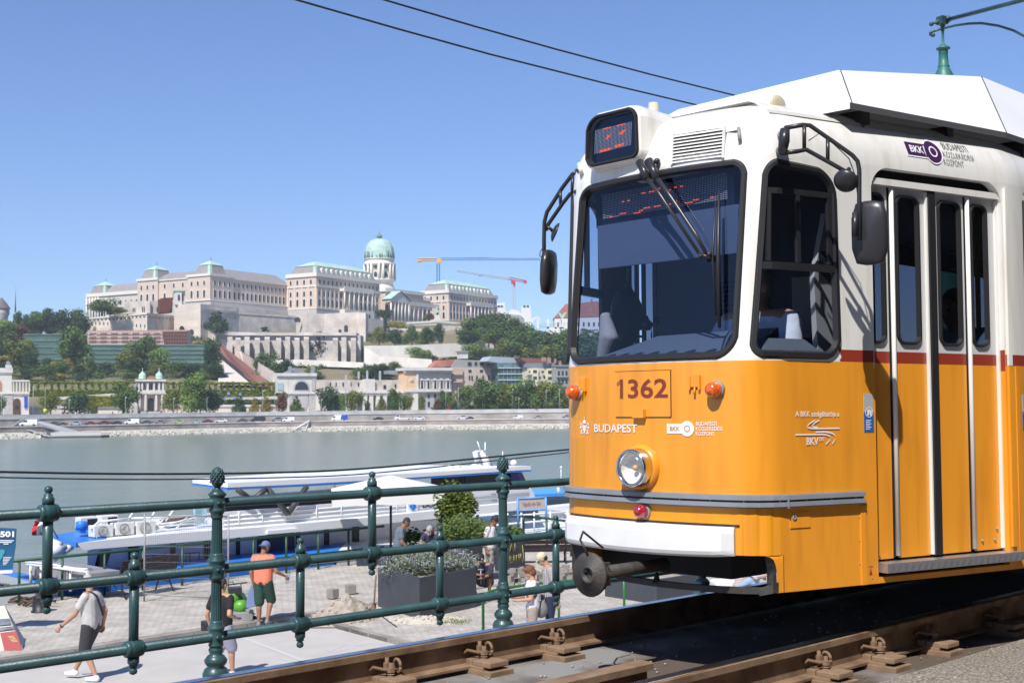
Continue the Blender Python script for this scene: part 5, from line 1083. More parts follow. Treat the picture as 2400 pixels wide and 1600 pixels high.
# air conditioning units
def acu(x0, y0, x1, y1, nn, fan, label):
    t = thing('air_conditioner', label, 'air conditioner', Bp((x0 + x1) / 2, y1, nn), 'air conditioning units on the boat roof'); mb = MB(); slab(mb,[(x0, y0 + 3),(x1, y0),(x1, y1 - 3),(x0, y1)], nn,.33); cs = mb.build('casing', mat('ac_white',(.70,.70,.67),.5), t, bevel=.012)
    cx, cy = x0 + (x1 - x0) * .44,(y0 + y1) / 2; c = Bp(cx, cy, nn + .012); r = abs((Bp(cx, y0, nn) - Bp(cx, y1, nn)).z) * .40
    if fan:
        mb = MB(); mb.lathe(c,[(r,0),(r,.02),(r * .93,.02),(r * .93,.004),(.01,.004)],22, nh); mb.build('fan_rim', mat('ac_grey',(.32,.32,.30),.6), t)
        mb = MB()
        for k in range(3): mb.lathe(c,[(r * (.30 + k * .22),.016),(r * (.34 + k * .22),.022),(r * (.38 + k * .22),.016)],20, nh)
        mb.build('grille', mat('ac_white',(.70,.70,.67),.5), t)
    else: mb = MB(); slab(mb,[(x0 + (x1 - x0) * .38, y0 + 6),(x1 - 3, y0 + 4),(x1 - 3, y1 - 5),(x0 + (x1 - x0) * .38, y1 - 3)], nn + .01,.02); mb.build('coil', M['dark'], t)
    mb = MB()
    for x in (x0 + 6, x1 - 6): mb.tube([Bp(x, y1 - 2, nn), Bp(x, y1 + 5, nn)],.02,5)
    mb.build('foot', M['grey'], t)
acu(189,1210,231,1239,-32.6, False, 'air conditioner at the far left, turned to show its black coil'); acu(238,1206,278,1237,-32.4, False, 'air conditioner with black coil, right one of the back pair')
acu(221,1229,266,1259,-30.8, True, 'air conditioner with round fan, leftmost of the front three'); acu(272,1223,315,1254,-30.8, True, 'air conditioner with round fan, middle of the front three'); acu(321,1220,365,1254,-30.8, True, 'air conditioner with round fan, rightmost of the front three')
# flag
P0_ = Bp(103,1215,-31); t_ = thing('flag', 'red white and green flag drooping at the stern of the boat', 'flag', P0_)
for k,(x0, x1, c_, nm) in enumerate(((75,87,(.5,.02,.03), 'red_stripe'),(86,97,(.75,.75,.75), 'white_stripe'),(97,103,(.03,.2,.06), 'green_stripe'))):
    mb = MB(); N = 5
    for i in range(N): 
        f = lambda x, i: Bp(x + (6 - i * 1.6) + 2 * sin(i * 1.5 + k),1219 + i * 7,-31 + .12 * sin(i * 1.1 + x * .2)); mb.add([f(x0, i), f(x1, i), f(x1, i + 1), f(x0, i + 1)],[(0,1,2,3)])
    mb.build(nm, mat(nm, c_,.8), t_, fix=False)
mb = MB(); mb.tube([Bp(136,1262,-31), Bp(122,1236,-31), Bp(104,1212,-31)],.02,5); mb.build('staff', M['grey'], t_)
# second boat: bow at the left edge
b2 = thing('motor_boat', 'white hulled boat with blue deck at the left edge of the quay', 'boat', Q(-33, sQ(40), WZ)); nb = -29.9
mb = MB(); slab(mb,[(-80,1330),(5,1345),(92,1368),(98,1395),(80,1440),(-80,1450)], nb,.9); mb.build('hull', BW, b2)
zdk = Bp(92,1366, nb).z; mb = MB(); mb.prism([dk(x, y, zdk) for x, y in ((-80,1338),(0,1352),(60,1362),(96,1365),(240,1362),(240,1345),(110,1335),(48,1325),(-80,1318))], ZV * .05); mb.build('deck', BB, b2)
mb = MB(); 
for pts in ([(60,1316),(120,1322),(175,1332),(206,1333)],[(62,1322),(118,1328),(206,1340)]): mb.tube([dk(x, y, zdk + .5) for x, y in pts],.03,5)
for x, y in ((72,1320),(96,1323),(118,1326),(165,1333),(205,1336)): mb.tube([dk(x, y, zdk + .5), dk(x, y, zdk + .5) - ZV * .5],.035,5)
mb.build('deck_rail', BW, b2)
mb = MB(); mb.box(dk(90,1330, zdk + .3),(1.2,.7,.2), RQ); mb.box(dk(150,1338, zdk + .3),(1.6,.6,.25), RQ); mb.box(dk(175,1345, zdk + .2),(2.6,1.0,.3), RQ); mb.build('deck_gear', M['grey'], b2)
mb = MB(); fittext(mb, 'OMOS', lambda x, y: Bp(-9 + x,1374 + x * .14 - y, nb + .01),32,11,.02); mb.build('lettering', M['blackp'], b2, fix=False)
mb = MB(); mb.ball(Bp(128,1288,-33),(.25,.25,.2),10); mb.tube([Bp(140,1262,-33), Bp(118,1306,-33)],.16,4); mb.tube([Bp(170,1278,-33), Bp(124,1310,-33)],.10,4); mb.build('stern_brace', BW, b2)
# third boat on the right, gangway
b3 = thing('tour_boat', 'white boat with light blue roof between the long boat and the tram', 'boat', Bp(1300,1190,-36))
mb = MB(); slab(mb,[(1250,1158),(1400,1152),(1400,1164),(1256,1163)],-37,3); slab(mb,[(1262,1163),(1400,1157),(1400,1159),(1262,1165)],-36.9,.1); mb.build('roof', mat('roof_lightblue',(.08,.36,.75),.4), b3)
mb = MB(); slab(mb,[(1252,1166),(1420,1160),(1420,1182),(1262,1188)],-37.4,3); slab(mb,[(1180,1200),(1420,1175),(1420,1192),(1180,1215)],-35,1.0); mb.build('hull', BW, b3)
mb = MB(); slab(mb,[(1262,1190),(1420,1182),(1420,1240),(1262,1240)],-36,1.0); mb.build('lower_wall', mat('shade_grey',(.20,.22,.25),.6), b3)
mb = MB()
for x in (1290,1312,1334): slab(mb,[(x,1188),(x + 16,1187),(x + 16,1199),(x,1200)],-35.9,.05)
mb.build('window', BD, b3)
mb = MB(); mb.tube([Bp(1320,1160,-37), Bp(1315,1120,-37), Bp(1315,1096,-37)],.02,5); mb.ball(Bp(1315,1095,-37),.06,6); mb.tube([Bp(1310,1158,-36.5), Bp(1308,1142,-36.5)],.06,5); mb.build('pole', BW, b3)
gw = thing('gangway', 'white railed gangway leading from the quay to the boats', 'gangway', gz(1260,1240, QZ - .4))
mb = MB(); a0, a1 = Bp(1190,1268,-29.5), Bp(1420,1262,-31.5); mb.prism([a0, a1, a1 - nh * 1.5, a0 - nh * 1.5], ZV * -.2); mb.build('walkway', mat('deck_grey',(.35,.36,.38),.7), gw)
mb = MB()
for yy in (0,18,36): mb.tube([Bp(1160,1248 - yy,-29.5), Bp(1338,1232 - yy * .95,-30.5), Bp(1420,1226 - yy,-31)],.035,5)
for x in (1190,1222,1252,1290,1330): mb.tube([Bp(x,1202 - (x - 1190) * .05,-29.8), Bp(x,1256 - (x - 1190) * .06,-29.8)],.03,5)
mb.build('rail', BW, gw)
t_ = thing('covered_winch', 'grey rounded casing with a round hatch on the gangway', 'casing', Bp(1305,1240,-33)); mb = MB(); mb.prism([Bp(x, y,-33) for x, y in ((1270,1238),(1273,1208),(1285,1196),(1315,1196),(1332,1208),(1336,1240))],-nh * 1.4); mb.build('casing', mat('casing_grey',(.36,.38,.41),.5), t_, bevel=.03)
mb = MB(); mb.lathe(Bp(1322,1224,-32.95),[(.26,0),(.26,.05),(.2,.06),(.2,.02),(.01,.02)],18, nh); mb.build('hatch', M['grey'], t_)
mb = MB(); mb.tube([Bp(1150,1292,-29.2), Bp(1330,1286,-29.2)],.13,10); tag(mb.build('fender', BW, org=Bp(1240,1290,-29.2)), 'long white cylindrical fender lying behind the right bench', 'fender')
# lamp pole with bracket behind the tram
GP = mat('pole_green',(.035,.16,.13),.45, vary=.15, scale=3); Zq = 13.5; g5 = lambda x, y: atZ(x, y, Zq)
pole = thing('catenary_pole', 'green ornate pole with flared shaft and curled bracket rising behind the tram roof', 'pole', Vector((g5(2213,200).x, g5(2213,200).y,-.3))); bz = g5(2212,170); px_ = Zq / F
mb = MB(); c = Vector((bz.x, bz.y,0)); zz = lambda y: g5(2212, y).z
mb.lathe(c,[(26 * px_,-.3),(26 * px_, zz(215)),(22 * px_, zz(178)),(14.5 * px_, zz(162)),(12.5 * px_, zz(159)),(14.5 * px_, zz(156)),(12 * px_, zz(154)),(10 * px_, zz(125)),(11.5 * px_, zz(123)),(10 * px_, zz(119)),(10 * px_, zz(117)),(16 * px_, zz(115)),(16 * px_, zz(112)),(8 * px_, zz(107)),(4 * px_, zz(102)),(3 * px_, zz(100)),(3 * px_, zz(73)),(4.5 * px_, zz(71)),(3 * px_, zz(66)),(6 * px_, zz(59)),(6 * px_, zz(57))],20); mb.build('shaft', GP, pole)
mb = MB(); mb.box(g5(2208,49),(.085,.085,.085), rotz(.5)); mb.tube([g5(2202,52), g5(2190,54), g5(2184,57)],[.03,.015,.012],8); mb.ball(g5(2183,57),.025,10); mb.ball(g5(2195,53),.022,8); mb.build('joint_box', M['green'], pole)
mb = MB(); mb.tube([g5(2216,48), atZ(2400,0,12.2), atZ(2520,-32,11.5)],.022,10); mb.ball(g5(2221,46),.04,8); mb.build('cross_arm', M['green'], pole)
crv = [(2185,80),(2182,84),(2180,82),(2180,77),(2187,74),(2210,67),(2240,60),(2270,56),(2300,55),(2340,61),(2375,72),(2400,85),(2440,110)]; mb = MB(); mb.tube([atZ(x, y, Zq - max(0, x - 2210) * .006) for x, y in crv],.013,8); mb.ball(g5(2187,83),.022,8); mb.build('curled_bracket', M['green'], pole)
# ================================================================== PEOPLE
def remeshed(mb, name, m, parent, vox, smooth=4):
    o = mb.build('tmp', m, parent); md = o.modifiers.new('r', 'REMESH'); md.mode = 'VOXEL'; md.voxel_size = vox; md.use_smooth_shade = True
    sm_ = o.modifiers.new('s', 'SMOOTH'); sm_.iterations = smooth; sm_.factor = .5
    dg = bpy.context.evaluated_depsgraph_get(); me = bpy.data.meshes.new_from_object(o.evaluated_get(dg)); loc = o.location.copy(); bpy.data.objects.remove(o)
    me.materials.clear(); me.materials.append(m)
    for p in me.polygons: p.use_smooth = True
    return link(name, me, parent)
def plaid(name, a, b_, c):
    if name in MATS: return MATS[name]
    m = mat(name, a,.85); t = m.node_tree; b = t.nodes['Principled BSDF']; tc = t.nodes.new('ShaderNodeTexCoord'); prev = None
    for dr, cc in (('X', b_),('Z', c)):
        wv = t.nodes.new('ShaderNodeTexWave'); wv.bands_direction = dr; wv.inputs['Scale'].default_value = 9; t.links.new(tc.outputs['Object'], wv.inputs[0]); mx = t.nodes.new('ShaderNodeMix'); mx.data_type = 'RGBA'; rr = t.nodes.new('ShaderNodeMapRange'); rr.inputs[1].default_value = .6; rr.inputs[2].default_value = .8
        t.links.new(wv.outputs['Fac'], rr.inputs[0]); t.links.new(rr.outputs[0], mx.inputs[0]); mx.inputs[6].default_value = (*a,1); mx.inputs[7].default_value = (*cc,1)
        if prev: t.links.new(prev, mx.inputs[6])
        prev = mx.outputs[2]
    t.links.new(prev, b.inputs['Base Color']); return m
SKN = mat('skin',(.47,.26,.17),.55); SKD = mat('skin_tanned',(.30,.15,.09),.55)
STAND = dict(head=(0,.01,.93), neck=(0,-.005,.845), chest=(0,0,.74), hip=(0,0,.53), ls=(-.108,0,.805), rs=(.108,0,.805), le=(-.135,-.01,.63), re=(.135,-.01,.63), lw=(-.14,.04,.49), rw=(.14,.04,.49), lh=(-.052,0,.52), rh=(.052,0,.52), lk=(-.055,.015,.285), rk=(.055,.015,.285), la=(-.055,-.01,.05), ra=(.055,-.01,.05), look=(0,1,0))
def person(label, P, H_, yaw, J, shirt, lower, low='shorts', hair=('hair',(.25,.25,.25)), sleeve='short', shoes=(.7,.7,.7), skin=None, seat=None, grp=None, vox=None, R=None, curl=.5):
    skin = skin or SKN; j = {k: Vector(v) for k, v in {**STAND, **J}.items()}; look = j.pop('look').normalized(); t = thing('person', label, 'person', P, grp)
    R = R or rotz(yaw); f = lambda v: Vector(P) + R @ (Vector(v) * H_); r = lambda x: x * H_; vx = vox or H_ * .0085
    def cap(mb, a, b, ra, rb, k=12): 
        a, b = f(a), f(b); d = (b - a); mb.tube([a, a.lerp(b,.5), b],[r(ra), r((ra + rb) / 2), r(rb)], k); mb.ball(a, r(ra), k); mb.ball(b, r(rb), k)
    up = (j['head'] - j['neck']).normalized(); sd = look.cross(up).normalized(); lk_ = up.cross(sd).normalized(); Rh = R @ Matrix((sd, lk_, up)).transposed()
    hd = lambda x, y, z: j['head'] + sd * x + lk_ * y + up * z
    mb = MB(); mb.ball(f(hd(0,-.004,.008)),(r(.042), r(.052), r(.056)),16, Rh); mb.ball(f(hd(0,.014,-.026)),(r(.033), r(.036), r(.040)),14, Rh); cap(mb, hd(0,.050,-.002), hd(0,.060,-.018),.006,.009,8); mb.ball(f(hd(0,.046,-.04)),(r(.015), r(.010), r(.008)),8, Rh)
    for q in (-1,1): mb.ball(f(hd(.043 * q,-.006,-.006)),(r(.006), r(.012), r(.017)),8, Rh)
    cap(mb, j['neck'] + Vector((0,0,-.02)), hd(0,-.012,-.03),.034,.030); cap(mb, j['ls'] * .86 + j['neck'] * .14, j['rs'] * .86 + j['neck'] * .14,.040,.040); cap(mb, j['chest'], j['neck'] - Vector((0,0,.03)),.068,.042); cap(mb, j['chest'], j['hip'] + Vector((0,0,.04)),.068,.062); cap(mb, j['lh'], j['rh'],.060,.060)
    for s_ in 'lr':
        cap(mb, j[s_ + 's'], j[s_ + 'e'],.031,.024); cap(mb, j[s_ + 'e'], j[s_ + 'w'],.025,.0155); cap(mb, j[s_ + 'h'], j[s_ + 'k'],.052,.034); kn, an = j[s_ + 'k'], j[s_ + 'a']; md = kn.lerp(an,.3) - (R.inverted() @ R @ Vector((0,.008,0))); cap(mb, kn, md,.033,.034); cap(mb, md, an,.033,.020)
        fd = Vector((0,1,0)) if (s_ + 'f') not in j else j[s_ + 'f']; cap(mb, an + Vector((0,-.01,-.03)), an + fd * .095 + Vector((0,0,-.038)),.020,.014)
        wv = j[s_ + 'w']; d = (wv - j[s_ + 'e']).normalized(); sg = -1 if s_ == 'l' else 1; pn = d.cross(Vector((0,1,0) if abs(d.y) < .8 else (1,0,0))).normalized(); q = d.cross(pn).normalized(); pc_ = wv + d * .030
        for k_ in range(3): cap(mb, wv + q * (.008 * (k_ - 1)), pc_ + q * (.011 * (k_ - 1)) + d * .010,.0095,.0095,6)
        inn = pn * (1 if pn.x * sg < 0 else -1)
        for k_, ln in enumerate((.036,.042,.040,.031)): a = pc_ + q * (.0115 * (k_ - 1.5)) + d * .012; b = a + d * ln * .5 + inn * .006 * (curl * 2); c = b + d * ln * .35 * (1 - curl * .7) + inn * ln * .8 * curl; cap(mb, a, b,.0068,.0062,6); cap(mb, b, c,.0062,.005,6)
        a = wv + d * .012 + q * .014; cap(mb, a, a + q * .014 + d * .018 + inn * .006,.0075,.007,6); cap(mb, a + q * .014 + d * .018 + inn * .006, a + q * .014 + d * .036 + inn * .014,.0068,.0055,6)
    remeshed(mb, 'body', skin, t, vx * .8,3)
    mb = MB()
    for q in (-1,1): mb.ball(f(hd(.017 * q,.0455,.003)), r(.0062),8)
    mb.build('eyes', mat('eye_dark',(.03,.02,.02),.3), t)
    if seat != 'bust':
        mb = MB()
        for s_ in 'lr': kn = j[s_ + 'k'] if low != 'shorts' else j[s_ + 'k']; cap(mb, j[s_ + 'h'], j[s_ + 'h'].lerp(kn,.97 if low == 'shorts' else 1),.068,.060 if low == 'shorts' else .044); 
        if low == 'pants':
            for s_ in 'lr': cap(mb, j[s_ + 'k'], j[s_ + 'a'],.044,.034)
        cap(mb, j['lh'], j['rh'],.066,.066); cap(mb, j['hip'], j['hip'] + (j['chest'] - j['hip']) * .22,.078,.070); remeshed(mb, 'shorts' if low == 'shorts' else 'trousers', lower, t, vx,2)
    mb = MB(); ch, hp = j['chest'], j['hip']; ax_ = (j['rs'] - j['ls']).normalized()
    for q in (-.040,-.015,.015,.040): cap(mb, ch + ax_ * q + Vector((0,0,.02)), hp.lerp(ch,.04) + ax_ * q * .9,.082,.078)
    cap(mb, j['ls'].lerp(j['rs'],.10), j['rs'].lerp(j['ls'],.10),.043,.043); cap(mb, ch + Vector((0,0,.02)), j['neck'] - Vector((0,0,.04)),.082,.048)
    for s_ in 'lr':
        k_ = .58 if sleeve == 'short' else 1; cap(mb, j[s_ + 's'], j[s_ + 's'].lerp(j[s_ + 'e'], k_),.040,.040 if sleeve == 'short' else .032)
        if sleeve == 'long': cap(mb, j[s_ + 'e'], j[s_ + 'e'].lerp(j[s_ + 'w'],.92),.032,.024)
    remeshed(mb, 'shirt', shirt, t, vx,2)
    kind_, hc_ = hair; hm = mat('%s_%d' % (kind_, int(hc_[0] * 1000 + hc_[1] * 100)), hc_,.8, bump=.004, bscale=60); mb = MB()
    if kind_ == 'hair': mb.ball(f(hd(0,-.012,.020)),(r(.046), r(.053), r(.055)),14, Rh); mb.ball(f(hd(0,-.025,-.008)),(r(.043), r(.036), r(.040)),12, Rh)
    elif kind_ == 'bob': mb.ball(f(hd(0,-.010,.018)),(r(.053), r(.058), r(.058)),14, Rh); mb.ball(f(hd(0,-.028,-.020)),(r(.052), r(.045), r(.052)),12, Rh); mb.ball(f(hd(0,.03,.035)),(r(.04), r(.028), r(.024)),10, Rh)
    else:
        mb.ball(f(hd(0,-.006,.026)),(r(.050), r(.058), r(.050)),16, Rh); q = -1 if kind_ == 'backcap' else 1
        for x in (-.025,0,.025): cap(mb, hd(x,.035 * q,.022), hd(x * .8,(.098 - abs(x) * .5) * q,.006 if q > 0 else -.01),.007,.006,8)
    remeshed(mb, 'hair' if kind_ in ('hair', 'bob') else 'cap', hm, t, H_ * .006,2)
    if kind_ not in ('hair', 'bob'): mb = MB(); mb.ball(f(hd(0,-.020,-.004)),(r(.044), r(.040), r(.036)),12, Rh); mb.build('hair', mat('hair_dark',(.03,.025,.02),.8), t)
    if seat != 'bust':
        for s_ in 'lr':
            an = j[s_ + 'a']; fd = Vector((0,1,0)) if (s_ + 'f') not in j else j[s_ + 'f']; mb = MB(); cap(mb, an + Vector((0,-.012,-.024)), an + fd * .10 + Vector((0,0,-.032)),.028,.021); mb.tube([f(an), f(an + Vector((0,0,.012)))], r(.025),10); remeshed(mb, 'shoe', mat('shoe_%d' % int(shoes[0] * 100), shoes,.6), t, H_ * .007,2)
    return t, f
cl = lambda nm, c: mat('cloth_' + nm, c,.85, vary=.10, scale=14, bump=.004, bscale=12)
def yawto(dx, dy): return atan2(dy, dx) - pi / 2
# grey haired walker
PG_ = gq(214,1594); t1, f1 = person('man with grey hair in a light grey shirt and dark shorts walking along the road', PG_,1.76, yawto(-1,.30), dict(head=(0,.045,.925), look=(.45,1,-.1), neck=(0,.02,.845), chest=(0,.01,.74), ls=(-.11,.0,.80), rs=(.10,.02,.80), le=(-.14,.085,.64), lw=(-.15,.24,.515), re=(.13,-.06,.64), rw=(.14,-.03,.50), lk=(-.05,.04,.29), la=(-.05,-.085,.055), rk=(.05,.11,.30), ra=(.05,.215,.075)), cl('light_grey',(.50,.49,.48)), cl('charcoal',(.04,.04,.045)), hair=('hair',(.42,.41,.40)), shoes=(.78,.78,.78))
mb = MB(); mb.tube([f1((-.055,.06,.835)), f1((-.06,-.03,.845)), f1((-.03,-.075,.80)), f1((.02,-.085,.70)), f1((.09,-.06,.60))],.016,6); mb.build('bag_strap', M['black'], t1); mb = MB(); mb.lathe(f1((-.147,.222,.53)),[(.034,-.012),(.036,.012)],12,(f1((-.15,.24,.515)) - f1((-.14,.085,.64)))); mb.build('watch', M['black'], t1)
# person in black behind the post
t2, f2 = person('person in a black top with a striped handbag, mostly hidden by the big railing post', gq(520,1592),1.68, yawto(.55,1), dict(le=(-.15,-.05,.64), lw=(-.14,-.02,.53), re=(.165,-.08,.66), rw=(.12,.08,.60), rk=(.05,.09,.30), ra=(.05,.10,.06), la=(-.05,-.14,.07)), cl('black',(.012,.012,.014)), cl('lilac',(.38,.37,.48)), hair=('hair',(.05,.035,.025)))
mb = MB(); mb.box(f2((-.17,.0,.52)),(.26,.09,.17), rotz(.2)); tag(mb.build('handbag', mat('bag_black',(.025,.025,.03),.5, vary=.8, scale=30), org=f2((-.17,0,.52)), bevel=.02), 'small dark striped handbag beside the big railing post', 'handbag')
# man in orange shirt with bottle and bag
PO_ = gq(617,1468); t3, f3_ = person('man in an orange shirt, green shorts and backward blue cap walking away', PO_,1.76, yawto(.25,1), dict(head=(.02,.02,.925), look=(.5,1,0), le=(-.14,-.03,.64), lw=(-.13,.0,.50), re=(.17,-.01,.645), rw=(.235,.09,.585), lk=(-.05,.0,.28), la=(-.05,-.01,.05), rk=(.065,.08,.30), ra=(.06,-.02,.085)), cl('orange',(.78,.22,.13)), cl('dark_green',(.02,.06,.042)), hair=('backcap',(.12,.17,.32)), shoes=(.18,.19,.20), skin=SKD)
c = f3_((.245,.13,.585)); mb = MB(); mb.lathe(c - ZV * .16,[(.035,0),(.037,.02),(.034,.12),(.037,.16),(.036,.24),(.018,.29),(.014,.31),(.014,.33)],14, Vector((.15,0,1))); bo = tag(mb.build('water_bottle', glassmat('bottle_plastic',(.80,.86,.92),.8,.1), org=c), 'clear plastic water bottle in the hand of the man in orange', 'bottle'); mb = MB(); mb.lathe(c - ZV * .09,[(.0375,0),(.0375,.07)],14, Vector((.15,0,1))); mb.build('label', mat('label_violet',(.35,.25,.42),.5), bo)
c = f3_((-.145,.02,.475)); mb = MB(); mb.prism([c + R_ * x + ZV * z for x, z in ((-.02,.05),(.02,.05),(.10,-.16),(.13,-.42),(-.14,-.47),(-.12,-.2))], Vector((.05,.07,0))); tag(mb.build('cloth_bag', cl('bag_blue',(.16,.22,.40)), org=c, bevel=.012), 'blue cloth bag hanging from the hand of the man in orange', 'bag')
def lowz(x, ytop, Hh, dz=0): Z = (1.168 - (QZ + Hh + dz)) * F / (ytop - HY0(x)); p = atZ(x, ytop, Z); return Vector((p.x, p.y, QZ + dz))
HY0 = lambda x: 950 - .010 * (x - 1200)
person('man in a grey t-shirt bending forward behind the lavender planter', lowz(932,1210,1.70),1.74, yawto(1,.1), dict(head=(0,.13,.895), look=(.1,1,-.3), neck=(0,.075,.825), chest=(0,.04,.73), ls=(-.11,.05,.79), rs=(.11,.05,.79), le=(-.14,.06,.62), re=(.14,.06,.62), lw=(-.12,.16,.52), rw=(.12,.16,.52)), cl('slate',(.13,.16,.20)), cl('dark',(.03,.03,.035)), low='pants', hair=('hair',(.035,.032,.03)), skin=SKD)
person('man in a navy shirt and grey cap stooping between the two bushes', lowz(1018,1229,1.50),1.74, yawto(-.35,-1), dict(head=(0,.16,.80), look=(0,1,-.8), neck=(0,.10,.76), chest=(0,.05,.68), ls=(-.11,.08,.74), rs=(.11,.08,.74), le=(-.15,.16,.62), re=(.15,.16,.62), lw=(-.08,.26,.58), rw=(.08,.26,.58)), cl('navy',(.030,.030,.075)), cl('dark',(.03,.03,.035)), low='pants', hair=('cap',(.34,.33,.34)), skin=SKD)
person('man in a white t-shirt, camouflage shorts and dark cap seen from the side', lowz(1148,1205,1.74),1.74, yawto(1,-.25), dict(head=(0,.07,.915), look=(0,1,-.5), neck=(0,.03,.84), ls=(-.10,.0,.80), rs=(.11,.0,.80), re=(.13,-.06,.64), rw=(.14,-.01,.50), le=(-.12,.02,.64), lw=(-.10,.10,.56)), cl('white',(.74,.74,.75)), mat('camouflage',(.13,.13,.12),.85, col2=(.38,.38,.35), scale=12, hard=(.45,.55)), hair=('cap',(.035,.025,.04)), skin=SKD, shoes=(.08,.07,.06))
CR = dict(hip=(0,-.05,.16), lh=(-.055,-.04,.16), rh=(.055,-.04,.16), lk=(-.12,.20,.30), rk=(.12,.20,.30), la=(-.10,.12,.05), ra=(.10,.12,.05), chest=(0,.05,.34), neck=(0,.11,.43), head=(0,.16,.50), ls=(-.11,.09,.40), rs=(.11,.09,.40), le=(-.15,.20,.30), re=(.17,.20,.30), lw=(-.05,.30,.26), rw=(-.02,.30,.30), look=(-.2,1,-.5))
t7, f7 = person('man in a dark shirt and black cap crouching with a hammer in his hands', gq(1136,1402) + ZV * .1,1.72, yawto(-.25,-1), CR, cl('navy',(.030,.030,.075)), cl('dark',(.03,.03,.035)), hair=('cap',(.012,.012,.015)), skin=SKD, shoes=(.05,.05,.05))
c = gd(1127,1352, f7((0,.32,.3)).y); mb = MB(); mb.tube([c - ZV * .16, c + ZV * .16],.013,8); hm_ = tag(mb.build('hammer', mat('hammer_grey',(.35,.35,.38),.5), org=c), 'hammer held upright by the crouching man', 'hammer'); mb = MB(); mb.tube([c + ZV * .17 - R_ * .07, c + ZV * .18, c + ZV * .17 + R_ * .06],.016,8); mb.build('head', M['grey'], hm_)
CR2 = dict(CR); CR2.update(head=(0,.22,.44), chest=(0,.06,.33), neck=(0,.14,.40)); person('person in a checked shirt and light jeans crouching, seen through the gap under the tram', gz(1740,1402, QZ),1.74, yawto(1,-.3), CR2, plaid('plaid_rose',(.55,.40,.36),(.75,.68,.62),(.25,.18,.20)), cl('jeans_light',(.28,.40,.55)), low='pants', sleeve='long')
mb = MB(); mb.box(gz(1695,1372, QZ + .25),(.55,.4,.30), rotz(.3)); tag(mb.build('sack', mat('sack_white',(.8,.8,.82),.8), org=gz(1695,1372, QZ), bevel=.06), 'white sack seen through the gap under the tram', 'sack')
FL = mat('flower_print',(.66,.65,.68),.85, col2=(.10,.10,.16), scale=9, hard=(.56,.62), detail=1)
t8, f8 = person('woman with short brown hair and sunglasses in a white patterned top', lowz(1247,1322,1.62),1.62, yawto(-1,-.10), dict(head=(0,.03,.925), look=(0,1,-.05), le=(-.14,.03,.64), lw=(-.09,.17,.62), re=(.14,.02,.64), rw=(.06,.18,.63)), FL, cl('beige',(.36,.29,.25)), low='pants', hair=('bob',(.17,.065,.032)), shoes=(.4,.35,.3))
mb = MB(); mb.ball(f8((-.016,.078,.93)),(.02,.012,.016),8); mb.ball(f8((.016,.078,.93)),(.02,.012,.016),8); mb.tube([f8((-.044,.03,.93)), f8((-.03,.075,.932)), f8((.03,.075,.932)), f8((.044,.03,.93))],.004,5); mb.build('sunglasses', M['black'], t8)
c = f8((.02,-.10,.50)); mb = MB(); mb.ball(c,(.12,.09,.16),12); tag(mb.build('handbag', cl('bag_grey',(.18,.19,.19)), org=c), 'dark grey bag worn at the back of the woman', 'handbag')
t9, f9 = person('man in a plaid shirt and pale cap looking down beside the woman', lowz(1290,1291,1.78),1.80, yawto(-1,.05), dict(head=(0,.085,.91), look=(0,1,-.6), neck=(0,.03,.84), le=(-.15,-.05,.64), lw=(-.15,-.07,.49), re=(.13,.0,.64), rw=(.13,.05,.5)), plaid('plaid_grey',(.50,.47,.46),(.16,.15,.20),(.30,.27,.29)), cl('navy_trousers',(.02,.03,.07)), low='pants', sleeve='long', hair=('cap',(.58,.52,.36)))
mb = MB(); mb.box(f9((-.06,.09,.53)),(.05,.16,.10), rotz(.1)); mb.build('belt_bag', M['blackp'], t9)
# tram driver and a passenger
RT = Matrix((-n,-u, w)).transposed(); SIT = dict(hip=(0,0,.10), lh=(-.055,.02,.10), rh=(.055,.02,.10), lk=(-.08,.15,.09), rk=(.08,.15,.09), la=(-.08,.10,-.14), ra=(.08,.10,-.14), chest=(0,.0,.32), neck=(0,.005,.44), head=(0,.02,.515), ls=(-.115,0,.40), rs=(.115,0,.40), le=(-.15,.06,.25), re=(.14,.10,.25), lw=(-.06,.22,.26), rw=(.06,.22,.24))
SIT['look'] = (.25,1,0); person('tram driver in a pale blue short sleeved shirt sitting behind the windscreen', L(.26,5.98,.95),1.76,0, SIT, cl('pale_blue',(.66,.72,.84)), cl('dark',(.03,.03,.035)), hair=('hair',(.20,.19,.18)), R=RT)
person('passenger in a light blue shirt sitting behind the last door window', L(.62,7.62,.92),1.72,0, SIT, cl('sky_shirt',(.30,.50,.68)), cl('dark',(.03,.03,.035)), hair=('hair',(.05,.04,.03)), R=RT)
# black rucksack and grey jacket hanging in the cab
c = onL(1468,738,-.52); mb = MB(); mb.ball(c,(.10,.09,.16),14); mb.ball(c - w * .08 - n * .03,(.10,.09,.12),12); mb.tube([c + w * .14, c + w * .20, c + w * .15 + n * .04],.014,6); bp_ = mb; t_ = thing('rucksack', 'black rucksack hanging in the tram cab', 'rucksack', c); remeshed(bp_, 'bag', cl('rucksack_black',(.01,.012,.02)), t_,.012)
c = onL(1418,790,-.56); mb = MB(); mb.tube([c + w * .14, c + n * .03, c - w * .18 - n * .04],[.03,.06,.03],10); t_ = thing('jacket', 'pale grey jacket below the rucksack in the cab', 'jacket', c); remeshed(mb, 'cloth', cl('jacket_grey',(.40,.38,.36)), t_,.01)
